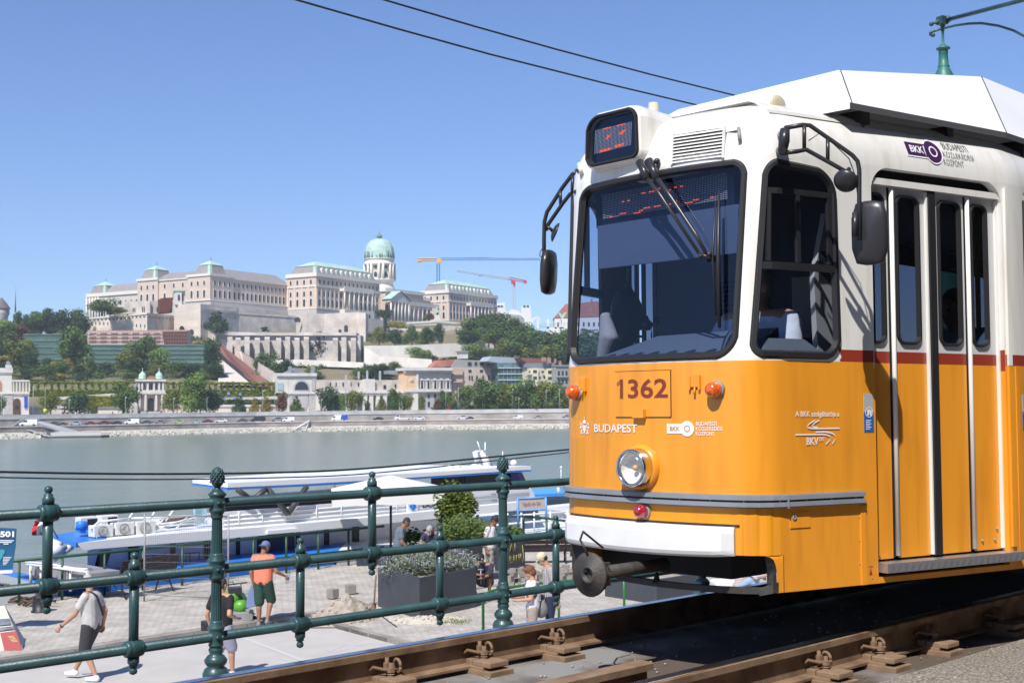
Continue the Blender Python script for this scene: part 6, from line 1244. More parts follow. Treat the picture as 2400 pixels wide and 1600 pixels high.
# ================================================================== FAR BANK
HY = lambda x: 950 - .010 * (x - 1200)
KX = [(-500,1040),(0,1029),(300,1021),(600,1013.5),(1000,1007),(1330,1004),(1800,1000),(2600,993)]
KY = [(x, gz(x, y, WZ).y) for x, y in KX]
def YB(x):
    for (a, p),(b, q) in zip(KY, KY[1:]):
        if x <= b: return p + (q - p) * (x - a) / (b - a)
    return KY[-1][1]
def bk(x, d, z): y = YB(x) + d; p = gd(x, HY(x), y); return Vector((p.x, y, z))
XS = list(range(-500,2601,50))
def strip2(d0, z0, d1, z1, mb=None):
    mb = mb or MB()
    for a, b in zip(XS, XS[1:]): mb.quad(bk(a, d0, z0), bk(b, d0, z0), bk(b, d1, z1), bk(a, d1, z1))
    return mb
ripm = mat('riprap_stone',(.38,.37,.31),.95, col2=(.56,.54,.46), scale=.6, bump=.3, bscale=.8)
tag(strip2(-1, WZ - .3,8,-5.5).build('river_bank', ripm, fix=False), kind='structure')
mb = MB(); rr = random.Random(11)
for i in range(1500): x = rr.uniform(-100,1400); d = rr.uniform(-.5,4.5); q = rr.uniform(.25,.8); mb.box(bk(x, d, WZ + .1 + d * .19),(q * 1.5, q, q), Euler((rr.uniform(0,3), rr.uniform(0,3), rr.uniform(0,3))).to_matrix())
tag(mb.build('riprap', ripm, fix=False), kind='stuff', label='pale rocks piled along the far waterline')
qw = masonry('quay_stone',(.32,.265,.24),(.41,.35,.32),(.27,.235,.21),2.2,.7, mortar=.05, big=.35)
cop = mat('coping',(.55,.53,.49),.9, vary=.15, scale=.2)
mb = strip2(8,-6.3,8,-3.8); tag(mb.build('quay_wall', qw, fix=False), 'lower stone quay wall across the river, below the cars', 'quay wall')
mb = strip2(7.8,-3.9,7.8,-3.6); strip2(7.8,-3.6,8.6,-3.6, mb); strip2(8.6,-3.6,8.6,-4.2, mb); tag(mb.build('coping', cop, fix=False), 'pale coping line on top of the lower quay wall', 'coping')
tag(strip2(8.6,-3.82,22,-3.72).build('far_road', mat('far_asphalt',(.24,.23,.22),.95), fix=False), kind='structure')
qw2 = masonry('quay_stone_upper',(.40,.35,.30),(.48,.43,.38),(.34,.30,.26),1.8,.6, mortar=.05, big=.3)
mb = strip2(22,-4.1,22,-1.6); tag(mb.build('promenade_wall', qw2, fix=False), 'upper stone wall behind the cars across the river', 'promenade wall')
mb = strip2(21.8,-1.6,21.8,-1.25); strip2(21.8,-1.25,23,-1.25, mb); strip2(22.2,-1.25,22.2,-.15, mb); strip2(22.2,-.15,22.7,-.15, mb); tag(mb.build('parapet', mat('parapet_stone',(.48,.47,.45),.9, vary=.15, scale=.3), fix=False), 'grey parapet running on top of the promenade wall', 'parapet')
tag(strip2(22.7,-1.2,62,-1.0).build('promenade', mat('promenade_paving',(.6,.56,.5),.95), fix=False), kind='structure')
mb = MB(); mb.tube([bk(716,1, WZ + .6), bk(725,8,-3.4)],.25,4); mb.prism([bk(685,.5, WZ + .3), bk(722,7.6,-3.8), bk(728,7.6,-3.8), bk(692,.5, WZ + .3)], ZV * .5); tag(mb.build('stairs', cop), 'pale stone steps slanting down the lower quay wall', 'stairs')
mb = MB(); mb.prism([bk(22,21.7,-4.0), bk(28,21.7,-4.0), bk(60,21.7,-1.3), bk(52,21.7,-1.3)], Vector((0,.3,0))); tag(mb.build('stairs', cop), 'tan ramp stripe on the upper wall near the white van', 'stairs')
# terrain of the castle hill
ET = [(-25,62),(-8,66),(0,78),(20,95),(50,125),(75,160),(92,195),(108,243),(130,262),(165,290),(185,330),(205,400)]
def YT(x, e):
    for (a, p),(b, q) in zip(ET, ET[1:]):
        if e <= b: return YB(x) + p + (q - p) * (e - a) / (b - a)
    return YB(x) + ET[-1][1]
def top_e(x): return 150 if x < 0 else (175 if x < 220 else (200 if x < 1150 else max(60,170 - (x - 1250) * .10)))
mb = MB(); XT = list(range(-500,2601,50)); 
for a, b in zip(XT, XT[1:]):
    es = [-25,-12,0,10,20,35,50,62,75,92,108,118,130,150,165,185,200]
    def tp_(x, e): e2 = min(e, top_e(x)); P = gd(x, HY(x) - e2, YT(x, e2) + (e - e2) * 3); return P
    for e0, e1 in zip(es, es[1:]): mb.quad(tp_(a, e0), tp_(b, e0), tp_(b, e1), tp_(a, e1))
tag(mb.build('hill', mat('hillside',(.085,.105,.035),.95, col2=(.26,.20,.12), scale=.035, detail=8, bump=.4, bscale=.3), fix=False, merge=.01), kind='structure')
def onT(x, y): return gd(x, y, YT(x, HY(x) - y))
# cars ------------------------------------------------------------------------------------
def car(x0, x1, kind, col, label, dd=15, z=-3.78, grp='vehicles on the far embankment road'):
    xc = (x0 + x1) / 2; P = bk(xc, dd, z); Ln = (x1 - x0) * P.y / F; s = Ln / {'car': 4.3, 'van': 4.8, 'truck': 6.6, 'pick': 6.6}[kind]; t = thing({'car': 'car', 'van': 'van', 'truck': 'truck', 'pick': 'flatbed_truck'}[kind], label, 'car' if kind == 'car' else ('van' if kind == 'van' else 'truck'), P, grp)
    pr_ = {'car': [(-2.15,.35),(-2.15,.75),(-1.9,.88),(-1.05,.98),(-.45,1.42),(.75,1.45),(1.6,1.0),(2.1,.95),(2.15,.4)],
           'van': [(-2.4,.35),(-2.4,.85),(-1.6,1.12),(-1.0,1.75),(-.8,1.88),(2.3,1.88),(2.4,1.7),(2.4,.4)],
           'truck': [(-3.3,.4),(-3.3,1.1),(-2.8,1.35),(-2.4,2.0),(-1.9,2.5),(3.3,2.6),(3.3,.5)], 'pick': [(-3.3,.4),(-3.3,1.1),(-2.8,1.3),(-2.4,2.0),(-1.4,2.0),(-1.4,.9),(3.3,.8),(3.3,.5)]}[kind]
    wn = {'car': [(-.95,.98),(-.42,1.36),(.70,1.38),(1.35,1.0)], 'van': [(-1.45,1.12),(-.95,1.68),(-.25,1.7),(-.25,1.12)], 'truck': [(-2.7,1.35),(-2.3,1.95),(-1.6,1.95),(-1.6,1.35)], 'pick': [(-2.7,1.3),(-2.3,1.9),(-1.6,1.9),(-1.6,1.3)]}[kind]
    wd = .88 * s; c = lambda x, z_, y=0: P + Vector((x * s, y, z_ * s)); pm = mat('car_%s' % label[:28], col,.3, coat=.4)
    mb = MB(); mb.prism([c(x, z_,-wd) for x, z_ in pr_], Vector((0,2 * wd,0))); mb.build('body', pm, t)
    mb = MB(); mb.prism([c(x, z_,-wd - .02) for x, z_ in wn], Vector((0,2 * wd + .04,0))); mb.build('window', M['glassd'], t)
    if kind == 'truck' and 'blue' in label: mb = MB(); mb.prism([c(x, z_,-wd - .03) for x, z_ in ((.6,.6),(1.0,2.55),(3.32,2.62),(3.32,.55))], Vector((0,2 * wd + .06,0))); mb.build('cargo_cover', mat('cover_blue',(.03,.07,.40),.5), t)
    for wx in (pr_[0][0] * .64, pr_[-1][0] * .64):
        mb = MB(); mb.lathe(c(wx,.33,-wd - .03),[(.05,0),(.34 * s,0),(.34 * s,.2),(.05,.2)],12, Vector((0,1,0))); mb.build('wheel', M['black'], t)
WT, SV = (.75,.75,.75),(.42,.44,.47)
for q in [(48,90, 'van', WT, 'white van driving at the far left end of the embankment road',16),(113,142, 'car',(.08,.10,.11), 'dark grey car half hidden by the landing stage walkway'),(138,159, 'car',(.16,.06,.03), 'brown car just behind the dark grey one',18),
 (165,194, 'car',(.30,.38,.46), 'pale blue car, second car right of the landing walkway'),(200,226, 'car',(.16,.02,.025), 'dark red small car in front of the maroon one'),(230,259, 'car',(.12,.012,.02), 'maroon car followed by a black one'),(262,288, 'car',(.015,.015,.018), 'black car just left of a white van'),
 (293,328, 'van', WT, 'white van below the twin domed gatehouse'),(331,358, 'car',(.03,.08,.10), 'dark teal car right behind a white van'),(364,390, 'car',(.14,.16,.21), 'grey blue car between a teal and a lime green car'),(409,433, 'car',(.28,.50,.06), 'lime green hatchback across the river'),
 (450,473, 'car',(.25,.42,.44), 'pale turquoise car left of a dark red one'),(476,500, 'car',(.14,.012,.025), 'wine red car between a turquoise and a white car'),(505,534, 'car',(.66,.68,.70), 'silver white car right behind the wine red one'),(556,581, 'car',(.06,.08,.12), 'navy car just ahead of a black van'),
 (588,622, 'van',(.02,.02,.022), 'black van with a pale roof on the embankment'),(636,668, 'car',(.18,.20,.27), 'blue grey car overlapping a white van',17),(662,691, 'van', WT, 'white van left of the stone steps',13),(777,814, 'truck', WT, 'white truck with a blue rear cover'),
 (874,899, 'car',(.012,.012,.018), 'black car alone right of the blue and white truck'),(925,966, 'pick', WT, 'white cab truck with an empty flat bed'),(970,996, 'car', WT, 'white car right behind the flatbed truck'),(1071,1098, 'car',(.62,.62,.62), 'silver car overtaken by a dark blue one',17),(1091,1111, 'car',(.02,.025,.06), 'dark blue car next to the silver one',13),
 (1202,1225, 'van', WT, 'white van in front of the wood, near the tram'),(1249,1271, 'car',(.28,.29,.31), 'grey car right of the last white van'),(1316,1343, 'car',(.20,.24,.32), 'blue car partly hidden by the front of the tram')]: car(*q)
car(1288,1303, 'car',(.70,.45,.03), 'yellow car parked under the promenade trees',40,-1.1, 'vehicles parked on the promenade'); car(1308,1320, 'car', WT, 'white car parked under the promenade trees',40,-1.1, 'vehicles parked on the promenade')
# landing stage
ls = thing('landing_stage', 'grey landing stage with a sloping walkway at the left of the far bank', 'pontoon', bk(175,-8, WZ)); Yl = YB(150) - 8; gl_ = lambda x, y, o=0: gd(x, y, Yl + o); LG = mat('stage_grey',(.33,.34,.36),.6)
mb = MB(); mb.prism([gl_(117,1023), gl_(237,1020), gl_(237,1031), gl_(120,1033)], Vector((0,8,0))); mb.build('pontoon', mat('stage_dark',(.07,.08,.10),.6), ls)
mb = MB()
for i in range(26): x = 119 + i * 4.6; mb.tube([gl_(x,1013), gl_(x,1024)],.06,4)
mb.tube([gl_(118,1013.5), gl_(237,1011)],.08,4); mb.prism([gl_(120,1013), gl_(237,1011.5), gl_(237,1020), gl_(120,1022)], Vector((0,.1,0))); mb.build('railing', mat('stage_pale',(.50,.50,.48),.7), ls)
mb = MB(); mb.prism([gl_(86,989,12), gl_(92,987,12), gl_(185,1012), gl_(180,1018), gl_(140,1010,5), gl_(90,998,12)], Vector((0,2.5,0)))
mb.prism([gl_(52,1004,9), gl_(54,1003,9), gl_(120,1022), gl_(119,1024)], Vector((0,1.5,0))); mb.build('walkway', LG, ls)
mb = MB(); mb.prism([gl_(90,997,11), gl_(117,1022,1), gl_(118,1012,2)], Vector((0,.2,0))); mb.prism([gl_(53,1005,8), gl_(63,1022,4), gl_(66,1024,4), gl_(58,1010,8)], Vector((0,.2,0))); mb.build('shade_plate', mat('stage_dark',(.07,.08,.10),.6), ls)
# lamp posts along both levels
for i,(x, y0, y1, lb) in enumerate([(3,925,972, 'lamp post at the left edge of the picture across the river'),(78,905,972, 'tall lamp post right of the left pavilion'),(106,908,966, 'mast with a yellow ball near its foot'),(162,936,972, 'short lamp post under the ivy pergola'),(294,930,972, 'lamp post in front of the big tree left of the gatehouse'),(407,932,968, 'lamp post right of the domed gatehouse'),
    (485,930,968, 'thin lamp post between two bushy trees'),(616,915,968, 'tall lamp post left of the large arch'),(644,920,968, 'lamp post by the reddish tree'),(753,935,965, 'lamp post in front of the round tree right of the arch'),(809,915,962, 'lamp post between two round trees'),(907,912,962, 'tall lamp post in front of the arcade'),(1045,915,958, 'lamp post at the right end of the colonnade house'),
    (1074,908,958, 'thick pale mast before the dark wood'),(1131,932,958, 'short lamp post in front of the wood'),(1201,912,940, 'thin mast rising among the wood'),(1216,933,957, 'short lamp post with a hook shaped head'),(1280,913,957, 'lamp post near the yellow parked car'),(1311,912,957, 'tall lamp post closest to the tram')]):
    dd = 24; P = bk(x, dd,-1.2); T_ = gd(x, y0, P.y); t = thing('lamp_post', lb, 'lamp post', P, 'lamp posts on the far promenade'); r = .17 if 'tall' in lb or 'thick' in lb else .11
    mb = MB(); mb.tube([P, T_],[r, r * .7],6); mb.build('pole', mat('lamp_grey',(.25,.27,.28),.5), t); mb = MB(); mb.ball(T_ - ZV * .2 + R_ * .25,(.4,.25,.22),6); mb.build('lantern', mat('lamp_pale',(.4,.42,.44),.5), t)
# tiny walkers on the far promenade
PC = [(.02,.02,.025),(.6,.6,.6),(.4,.05,.04),(.08,.1,.2)]
for i,(x, w_) in enumerate([(46, 'near the wooden door of the left pavilion'),(150, 'left of the short lamp post, dark clothes'),(156, 'right next to another in dark clothes'),(177, 'with something yellow by the promenade wall'),(264, 'in front of the big tree'),(345, 'at the steps of the domed gatehouse'),(377, 'right of the gatehouse steps'),(383, 'second right of the gatehouse steps'),(397, 'in white left of the stone pier'),(403, 'in white beside another in white'),(425, 'in dark clothes near the stone pier'),(443, 'in dark clothes, farther right of the pier'),(1048, 'under the trees near the red parasols'),(1065, 'sitting by the red parasols')]):
    P = bk(x,25 + (i % 3),-1.2); t = thing('person', 'tiny distant person ' + w_, 'person', P, 'distant people on the promenade'); c_ = PC[1] if 'white' in w_ else PC[(i * 7) % 4]
    mb = MB(); mb.lathe(P,[(.14,0),(.17,.5),(.2,.9),(.24,1.35),(.09,1.47),(.1,1.55),(.12,1.65),(.04,1.76)],8); mb.build('body', mat('walker_%d' % PC.index(c_), c_,.8), t)
# ------------------------------------------------------------------ riverside buildings
CRM = mat('cream_stone',(.66,.59,.50),.85, vary=.10, scale=.4); SHS = mat('grey_stone',(.44,.43,.42),.85, vary=.12, scale=.4); PAL = mat('pale_stone',(.62,.59,.53),.85, vary=.10, scale=.4)  # SHS is stone greyed to mimic facades in shade
OCH = mat('ochre_plaster',(.70,.48,.28),.85); REDR = mat('red_tiles',(.40,.16,.11),.85, vary=.2, scale=.5); GRR = mat('grey_roof',(.26,.27,.30),.7, vary=.1, scale=.3); GLW = mat('window_dark',(.035,.04,.05),.2); COP = mat('copper_green',(.40,.56,.47),.7, vary=.15, scale=.3)
class Bld:
    """a building whose parts are given by picture coordinates on its own facade plane, depth Y, and extruded backwards"""
    def __init__(s, name, label, cat, x, Y, zb=-1.2): s.Y = Y; p = gd(x, HY(x), Y); s.O = p; s.N = Vector((-.425,.905,0)); s.t = thing(name, label, cat, Vector((p.x, Y, zb)))
    def P(s, x, y, o=0): return onp(x, y, s.O + s.N * o, s.N)
    def part(s, name, polys, m, o=0, dep=8, par=None):
        mb = MB()
        for pl_ in polys: mb.prism([s.P(x, y, o) for x, y in pl_], s.N * dep)
        return mb.build(name, m, par or s.t)
    def rects(s, name, rs, m, o=-.15, dep=.3, par=None):
        for x0, y0, x1, y1 in rs: s.part(name,[[(x0, y0),(x1, y0),(x1, y1),(x0, y1)]], m, o, dep, par)
    def arch(s, name, x0, y0, x1, y1, m, o=-.2, dep=.3, par=None):
        r = (x1 - x0) / 2; cx = (x0 + x1) / 2; s.part(name,[[(cx + r * cos(a), y0 + r - r * sin(a)) for a in [pi * i / 8 for i in range(9)]] + [(x0, y1),(x1, y1)]], m, o, dep, par)
R4 = lambda x0, y0, x1, y1: [(x0, y0),(x1, y0),(x1, y1),(x0, y1)]
b = Bld('pavilion', 'cream stone pavilion with a blue banner and wooden door, cut by the left edge', 'pavilion',20, YB(20) + 60)
w_ = b.part('wall',[R4(-70,921,68,975), R4(-70,872,28,921)], PAL, dep=14); b.part('cornice',[R4(-70,918,69,923), R4(-70,862,30,873), R4(13,855,28,863)], PAL,-.6,1.4)
b.arch('arch',-14,890,4,921, mat('arch_ochre',(.45,.22,.12),.8), par=None); b.arch('doorway',31,933,48,971, mat('door_brown',(.10,.045,.025),.7)); b.rects('window',[(35,950,44,958)], GLW,-.3)
b.rects('banner',[(57,929,64,956)], mat('banner_royal',(.03,.07,.42),.6),-.4); b.rects('column',[(30 + i * 7.5,892,33 + i * 7.5,918) for i in range(6)], PAL,.2,.6); b.part('beam',[R4(28,890,69,894)], PAL,0,5)
b.part('quoin',[R4(9,925,30,970)], mat('rusticated',(.42,.40,.37),.9, vary=.25, scale=1.5),-.3,.5); b.part('statue',[[(15,855),(14,849),(18,845),(21,846),(25,850),(24,855)]], GRR,0,1)
# ivy covered pergola left and right of the gatehouse
IVY = mat('ivy',(.10,.17,.02),.8, col2=(.26,.25,.03), scale=.5, bump=.5, bscale=1.5); IVD = leafm('ivy_leaf',(.16,.20,.02))
def foliage_sheet(mb, x0, y0, x1, y1, Y, n_, size, rr, th=.6):
    for i in range(n_):
        p = (Y.P(rr.uniform(x0, x1), rr.uniform(y0, y1), rr.uniform(-th, th) - .3)); a = Vector((rr.gauss(0,1), rr.gauss(0,1) - .8, rr.gauss(0,1))).normalized(); x, y = perp(a); q = size * rr.uniform(.5,1.3); mb.add([p - x * q, p - y * q * .6, p + x * q, p + y * q * .6],[(0,1,2,3)])
def pergola(x0, x1, y0, y1, lab, gap=16):
    Y = YB((x0 + x1) / 2) + 64; b = Bld('pergola', lab, 'pergola',(x0 + x1) / 2, Y); rr = random.Random(int(x0))
    b.part('beam',[R4(x0, y0, x1, y0 + 2.2)], PAL,0,3); xs = [x0 + 4 + i * gap for i in range(int((x1 - x0) / gap))]
    b.rects('column',[(x, y0 + 2, x + 3, y1) for x in xs], mat('column_ivy',(.20,.22,.08),.9),.4,.8); b.part('parapet',[R4(x0, y1, x1, y1 + 12)], mat('ivy_wall',(.07,.12,.02),.9),0,4)
    mb = MB(); foliage_sheet(mb, x0, y0 + 1, x1, y0 + 5, b, int((x1 - x0) * 5),.55, rr); foliage_sheet(mb, x0, y1 - 1, x1, y1 + 13, b, int((x1 - x0) * 14),.6, rr)
    for x in xs: foliage_sheet(mb, x - 1, y0, x + 4, y1, b,60,.5, rr)
    mb.build('ivy', IVD, b.t, fix=False)
pergola(68,318,893,915, 'long ivy covered pergola left of the domed gatehouse'); pergola(388,655,895,915, 'ivy covered pergola between the gatehouse and the large arch',14)
for x0, x1, y0, y1, lab in ((140,285,922,952, 'pale ramp wall overgrown with yellow ivy left of the gatehouse'),(388,650,930,952, 'ramp wall with blue boards and dark ivy right of the gatehouse')):
    b = Bld('ramp_wall', lab, 'wall',(x0 + x1) / 2, YB((x0 + x1) / 2) + 61.5); b.part('wall',[[(x0, y0 + 8),(x1, y0 - 2),(x1, y0 + 4),(x0, y0 + 14)]], PAL,0,2); rr = random.Random(x0); mb = MB()
    foliage_sheet(mb, x0 + 40, y0 + 6, x1, y1, b,1500,.6, rr); mb.build('ivy', leafm('ivy_yellow',(.26,.26,.03)) if x0 < 200 else leafm('ivy_dark',(.06,.10,.03)), b.t, fix=False)
    if x0 > 300: b.rects('board',[(510,916,517,922),(533,919,539,925),(560,921,566,926),(522,930,527,937),(546,929,551,935)], mat('board_blue',(.22,.32,.62),.6),-.6)
b = Bld('garden_wall', 'low cream wall with scrolls behind the promenade trees', 'wall',300, YB(300) + 58); b.part('wall',[R4(68,961,318,971), R4(388,958,660,968)], CRM,0,2); b.part('coping',[R4(68,951,318,956), R4(388,948,660,953)], PAL,.2,2); b.part('panel',[R4(68,956,318,961), R4(388,953,660,958)], SHS,.5,1)
# gatehouse with twin domes
b = Bld('gatehouse', 'small stone gatehouse with two green onion domes and a red roof between them', 'gatehouse',352, YB(352) + 58)
b.part('wall',[R4(324,922,384,968)], mat('gate_pink',(.50,.38,.32),.85),1,8); b.part('upper_wall',[R4(322,893,386,921)], SHS,1.4,7); b.part('cornice',[R4(318,920,389,923), R4(319,889,389,893.5), R4(321,914,387,921)], PAL,-.6,2.5)
b.rects('column',[(x,925, x + 4.5,962) for x in (325,339,364,378)], PAL,-.4,1.2); b.rects('column',[(x,896, x + 4.5,915) for x in (323,331,344,359,371,380)], PAL,-.1,1.2)
b.arch('arch',347.5,932,360.5,968, GLW,.8,.4)
for x in (337,350,356,365,377): b.arch('arch', x - 2,897, x + 2,912, GLW,1.2,.3)
b.part('roof',[R4(346,883,361,889)], REDR,1,6)
for x in (334,373):
    mb = MB(); c = b.P(x,888,3); k = 508 / F; mb.lathe(c,[(8.5 * k,0),(8.5 * k,1.5 * k),(7.5 * k,2 * k),(8.2 * k,5 * k),(7.6 * k,9 * k),(5.4 * k,12.5 * k),(2.5 * k,15 * k),(.8 * k,17 * k),(.5 * k,24 * k)],16); mb.build('dome', COP, b.t)
b.part('steps',[R4(330,964,378,972)], SHS,-3,4)
b2_ = Bld('stone_pier', 'pale stone pier with a vase beside the gatehouse trees', 'pier',313, YB(313) + 56); b2_.part('pier',[R4(306,946,322,968),[(309,946),(308,938),(314,934),(321,937),(320,946)]], PAL,0,3); b2_.part('panel',[R4(309,950,319,964)], SHS,-.2,.3)
# great arch building
b = Bld('arch_building', 'white stone building with a great arched balcony and two urns on its roof', 'building',696, YB(696) + 58)
b.part('wall',[R4(676,885,742,968), R4(652,881,677,920)], PAL,0,9); b.part('cornice',[R4(650,874,743,881), R4(672,918,744,923)], PAL,-.8,2); b.part('frieze',[R4(652,881,742,886)], SHS,-.2,1)
b.arch('arch_surround',688,890,726,922, SHS,-.25,.4); b.arch('arch',691.5,894,722.5,920, GLW,-.45,.5); b.part('niche',[[(694,924),(722,924),(722,945),(716,963),(700,964)]], SHS,-.3,.4); b.part('balustrade',[R4(690,914,724,920)], SHS,-.6,.3)
b.rects('pilaster',[(679,924,687,966),(724,924,740,966),(731,887,739,915)], mat('rusticated',(.42,.40,.37),.9),-.4,.5); b.part('roof',[[(668,874),(694,862),(720,874)]], GRR,2,5)
for x in (681,734): b.part('urn',[[(x - 4,874),(x - 3,867),(x - 4,862),(x - 1,858),(x + 2,858),(x + 4,862),(x + 3,867),(x + 4,874)]], GRR,0,1.5)
b.part('glass_annex',[R4(651,897,664,914)], mat('pale_cyan',(.35,.48,.48),.5),-.3,.3)
# arcade with loophole wall
b = Bld('arcade', 'long stone arcade below a wall with narrow loopholes', 'arcade',850, YB(850) + 60); STN = masonry('loophole_stone',(.56,.50,.43),(.64,.58,.51),(.46,.41,.36),1.6,.6, mortar=.06)
b.part('upper_wall',[R4(742,890,952,918)], STN,1,4); b.part('turret',[R4(855,888,879,915)], PAL,-.2,3); b.part('balustrade',[R4(742,915,978,921)], PAL,-1,2); b.part('beam',[R4(742,921,978,926)], SHS,-.6,3); b.part('wall',[R4(742,926,978,962)], SHS,3,3)
b.rects('pier',[(x,926, x + 9,962) for x in (742,758,812,828,852,866,882,898,918,936,953,968)], PAL,-.4,1.4)
for x in (773,790,862.5,890,909,928,946): b.arch('arch', x - 7,929, x + 7,962, GLW,2.6,.3)
b.rects('loophole',[(773,896,776,905),(787,896,789,904),(803,896,806,905),(822,896,824,905),(839,896,842,905),(857,896,859,904),(899,902,905,911),(925,900,929,908),(947,901,950,908)], GLW,.8)
b.rects('chimney',[(839,870,843,888),(859,868,863,888),(889,869,893,892),(809,878,813,890)], mat('lamp_pale',(.4,.42,.44),.5),2,.5)
b.part('roof',[[(911,868),(952,868),(952,880),(911,876)]], GRR,5,6)
# colonnaded pavilion
b = Bld('museum_pavilion', 'ochre pavilion with a side coloured grey as in shade and pedimented windows above the promenade', 'pavilion',1004, YB(1004) + 60)
b.part('wall',[R4(953,872,980,918)], OCH,0,12); b.part('side_wall',[R4(980,872,1058,918)], SHS,.8,10); b.part('lower_wall',[R4(980,918,1050,962)], mat('wall_lower',(.40,.40,.40),.8),.6,10); b.part('corner',[R4(969,918,980,962), R4(976,872,981,918)], PAL,-.3,4)  # right side and lower wall: shade put into their grey colour
b.part('cornice',[R4(951,861,1061,868)], PAL,-1.2,12); b.part('frieze',[R4(951,868,1061,873)], SHS,-.7,3); b.part('sill',[R4(953,911,1058,918)], PAL,-.7,1.5)
xs = [987,1002,1018,1033,1048]
b.rects('window',[(x,895, x + 5,910) for x in xs], GLW,.5,.4)
for x in xs: b.part('pediment',[[(x - 4,891),(x + 2.5,886),(x + 9,891)]], PAL,.1,.8)
b.rects('column',[(x + d,893, x + d + 1.6,910) for x in xs for d in (-1.8,5.4)], PAL,.2,.6); b.rects('window',[(x,923, x + 4,932) for x in (1003,1018,1032)] + [(x,941, x + 4,953) for x in (1003,1032)], GLW,.3); b.rects('emblem',[(961,886,969,894)], PAL,-.3); b.rects('emblem_field',[(963,888,967,892)], OCH,-.45)
# town houses
b = Bld('town_house', 'pinkish stone house with red roof and grey dormer roof', 'house',1100, YB(1100) + 72); PNK = mat('pink_stone',(.54,.45,.38),.85, vary=.1, scale=.5)
b.part('wall',[R4(1059,862,1172,950)], PNK,0,10); b.part('corner_bay',[R4(1060,864,1085,905)], mat('bay_pink',(.50,.38,.29),.85),-1,3); b.part('roof',[[(1012,860),(1030,844),(1070,842),(1058,858)]], REDR,1,6); b.part('roof',[[(1058,858),(1070,842),(1165,846),(1172,862),(1058,862)]], mat('dormer_roof',(.33,.32,.30),.8),.5,8)
b.rects('window',[(1097,848,1105,856),(1113,848,1118,855),(1125,848,1134,856),(1142,848,1147,855),(1155,848,1163,856)], GLW,.2); b.rects('window',[(x,880, x + 3,890) for x in (1070,1075,1099,1105,1116,1131,1144,1157,1162)] + [(x,866, x + 7,872) for x in (1098,1125,1152)], GLW,-.2); b.part('balcony',[R4(1063,874,1084,878), R4(1063,892,1084,896)], mat('bay_pink',(.50,.38,.29),.85),-2,1.5)
b.part('lift_house',[R4(1078,825,1097,840)], PAL,6,3); b.part('lift_roof',[R4(1076,822,1099,825)], GRR,5.5,4)
b = Bld('glass_house', 'modern house with teal glass fronts and a silver roof', 'house',1202, YB(1202) + 72); b.part('wall',[R4(1172,862,1236,950)], mat('teal_glass',(.05,.12,.14),.15, vary=.5, scale=.6),0,10); b.part('roof',[[(1142,846),(1152,835),(1206,838),(1228,850),(1228,853),(1166,850)]], mat('silver_roof',(.36,.40,.46),.5),.5,9); b.part('upper_glass',[R4(1166,850,1228,862)], mat('teal_upper',(.12,.20,.22),.2, vary=.4, scale=.8),.3,5)
b.part('floor_slab',[R4(1170,861,1237,863), R4(1170,875,1237,877), R4(1170,889,1237,891)], PAL,-.6,1.2); b.rects('mullion',[(x,863, x + .9,905) for x in range(1180,1236,9)], mat('mullion',(.2,.28,.3),.4),-.2)
b = Bld('apartment_house', 'beige house with bay windows and a brown red roof right of the glass house', 'house',1268, YB(1268) + 72); b.part('wall',[R4(1237,862,1303,950)], mat('beige',(.60,.56,.42),.85),0,10); b.part('bay',[R4(1248,863,1262,950), R4(1283,863,1296,950)], mat('beige_light',(.70,.64,.45),.85),-1,2); b.part('roof',[[(1218,838),(1270,840),(1300,851),(1235,851)]], mat('brown_tiles',(.24,.10,.08),.85),.5,7); b.part('glazing',[R4(1232,851,1300,861)], mat('glaze_grey',(.22,.25,.28),.3),.2,3); b.rects('window',[(1250,867,1258,873),(1285,868,1293,875),(1250,882,1258,888),(1285,883,1293,889),(1270,869,1275,874),(1240,869,1243,873),(1265,882,1268,888),(1275,882,1278,888)], GLW,-1.2); b.rects('balcony',[(1237,874,1248,878),(1296,878,1302,881)], PAL,-1,1)
b = Bld('grey_house', 'grey house with tall windows just left of the tram', 'house',1330, YB(1330) + 72); b.part('wall',[R4(1303,858,1420,950)], mat('house_grey',(.30,.31,.28),.85),0,10); b.part('cornice',[R4(1303,855,1420,858)], GRR,-.6,4); b.rects('window',[(1308 + i * 9,869,1312 + i * 9,881) for i in range(8)] + [(1308 + i * 9,888,1312 + i * 9,898) for i in range(8)], GLW,-.2); b.part('balcony',[R4(1306,881,1400,883)], SHS,-1,1); b.rects('chimney',[(1284,838,1291,850),(1301,840,1304,852),(1312,846,1315,856),(1271,837,1280,846)], mat('brick_chimney',(.36,.24,.2),.8),3,1)
# red parasols under the trees
for x, lb in ((1050, 'small red parasol left of the mast under the trees'),(1087, 'small red parasol right of the mast under the trees')):
    P = bk(x,26,-1.2); mb = MB(); mb.lathe(P,[(.04,0),(.04,1.2),(1.5,1.2),(.05,1.7)],8); tag(mb.build('parasol', mat('parasol_red',(.5,.05,.05),.8), org=P), lb, 'parasol', 'red parasols on the promenade')
# ================================================================== CASTLE HILL WALLS AND PALACE
BS = masonry('bastion_stone',(.66,.58,.50),(.74,.66,.58),(.56,.48,.41),2.6,.9, mortar=.04, big=.25); BSG = masonry('bastion_grey',(.52,.48,.44),(.60,.56,.52),(.44,.40,.37),2.6,.9, mortar=.05, big=.3)
BT = masonry('buttress_stone',(.50,.45,.39),(.57,.52,.46),(.42,.38,.33),1.6,.7, mortar=.04, big=.3)
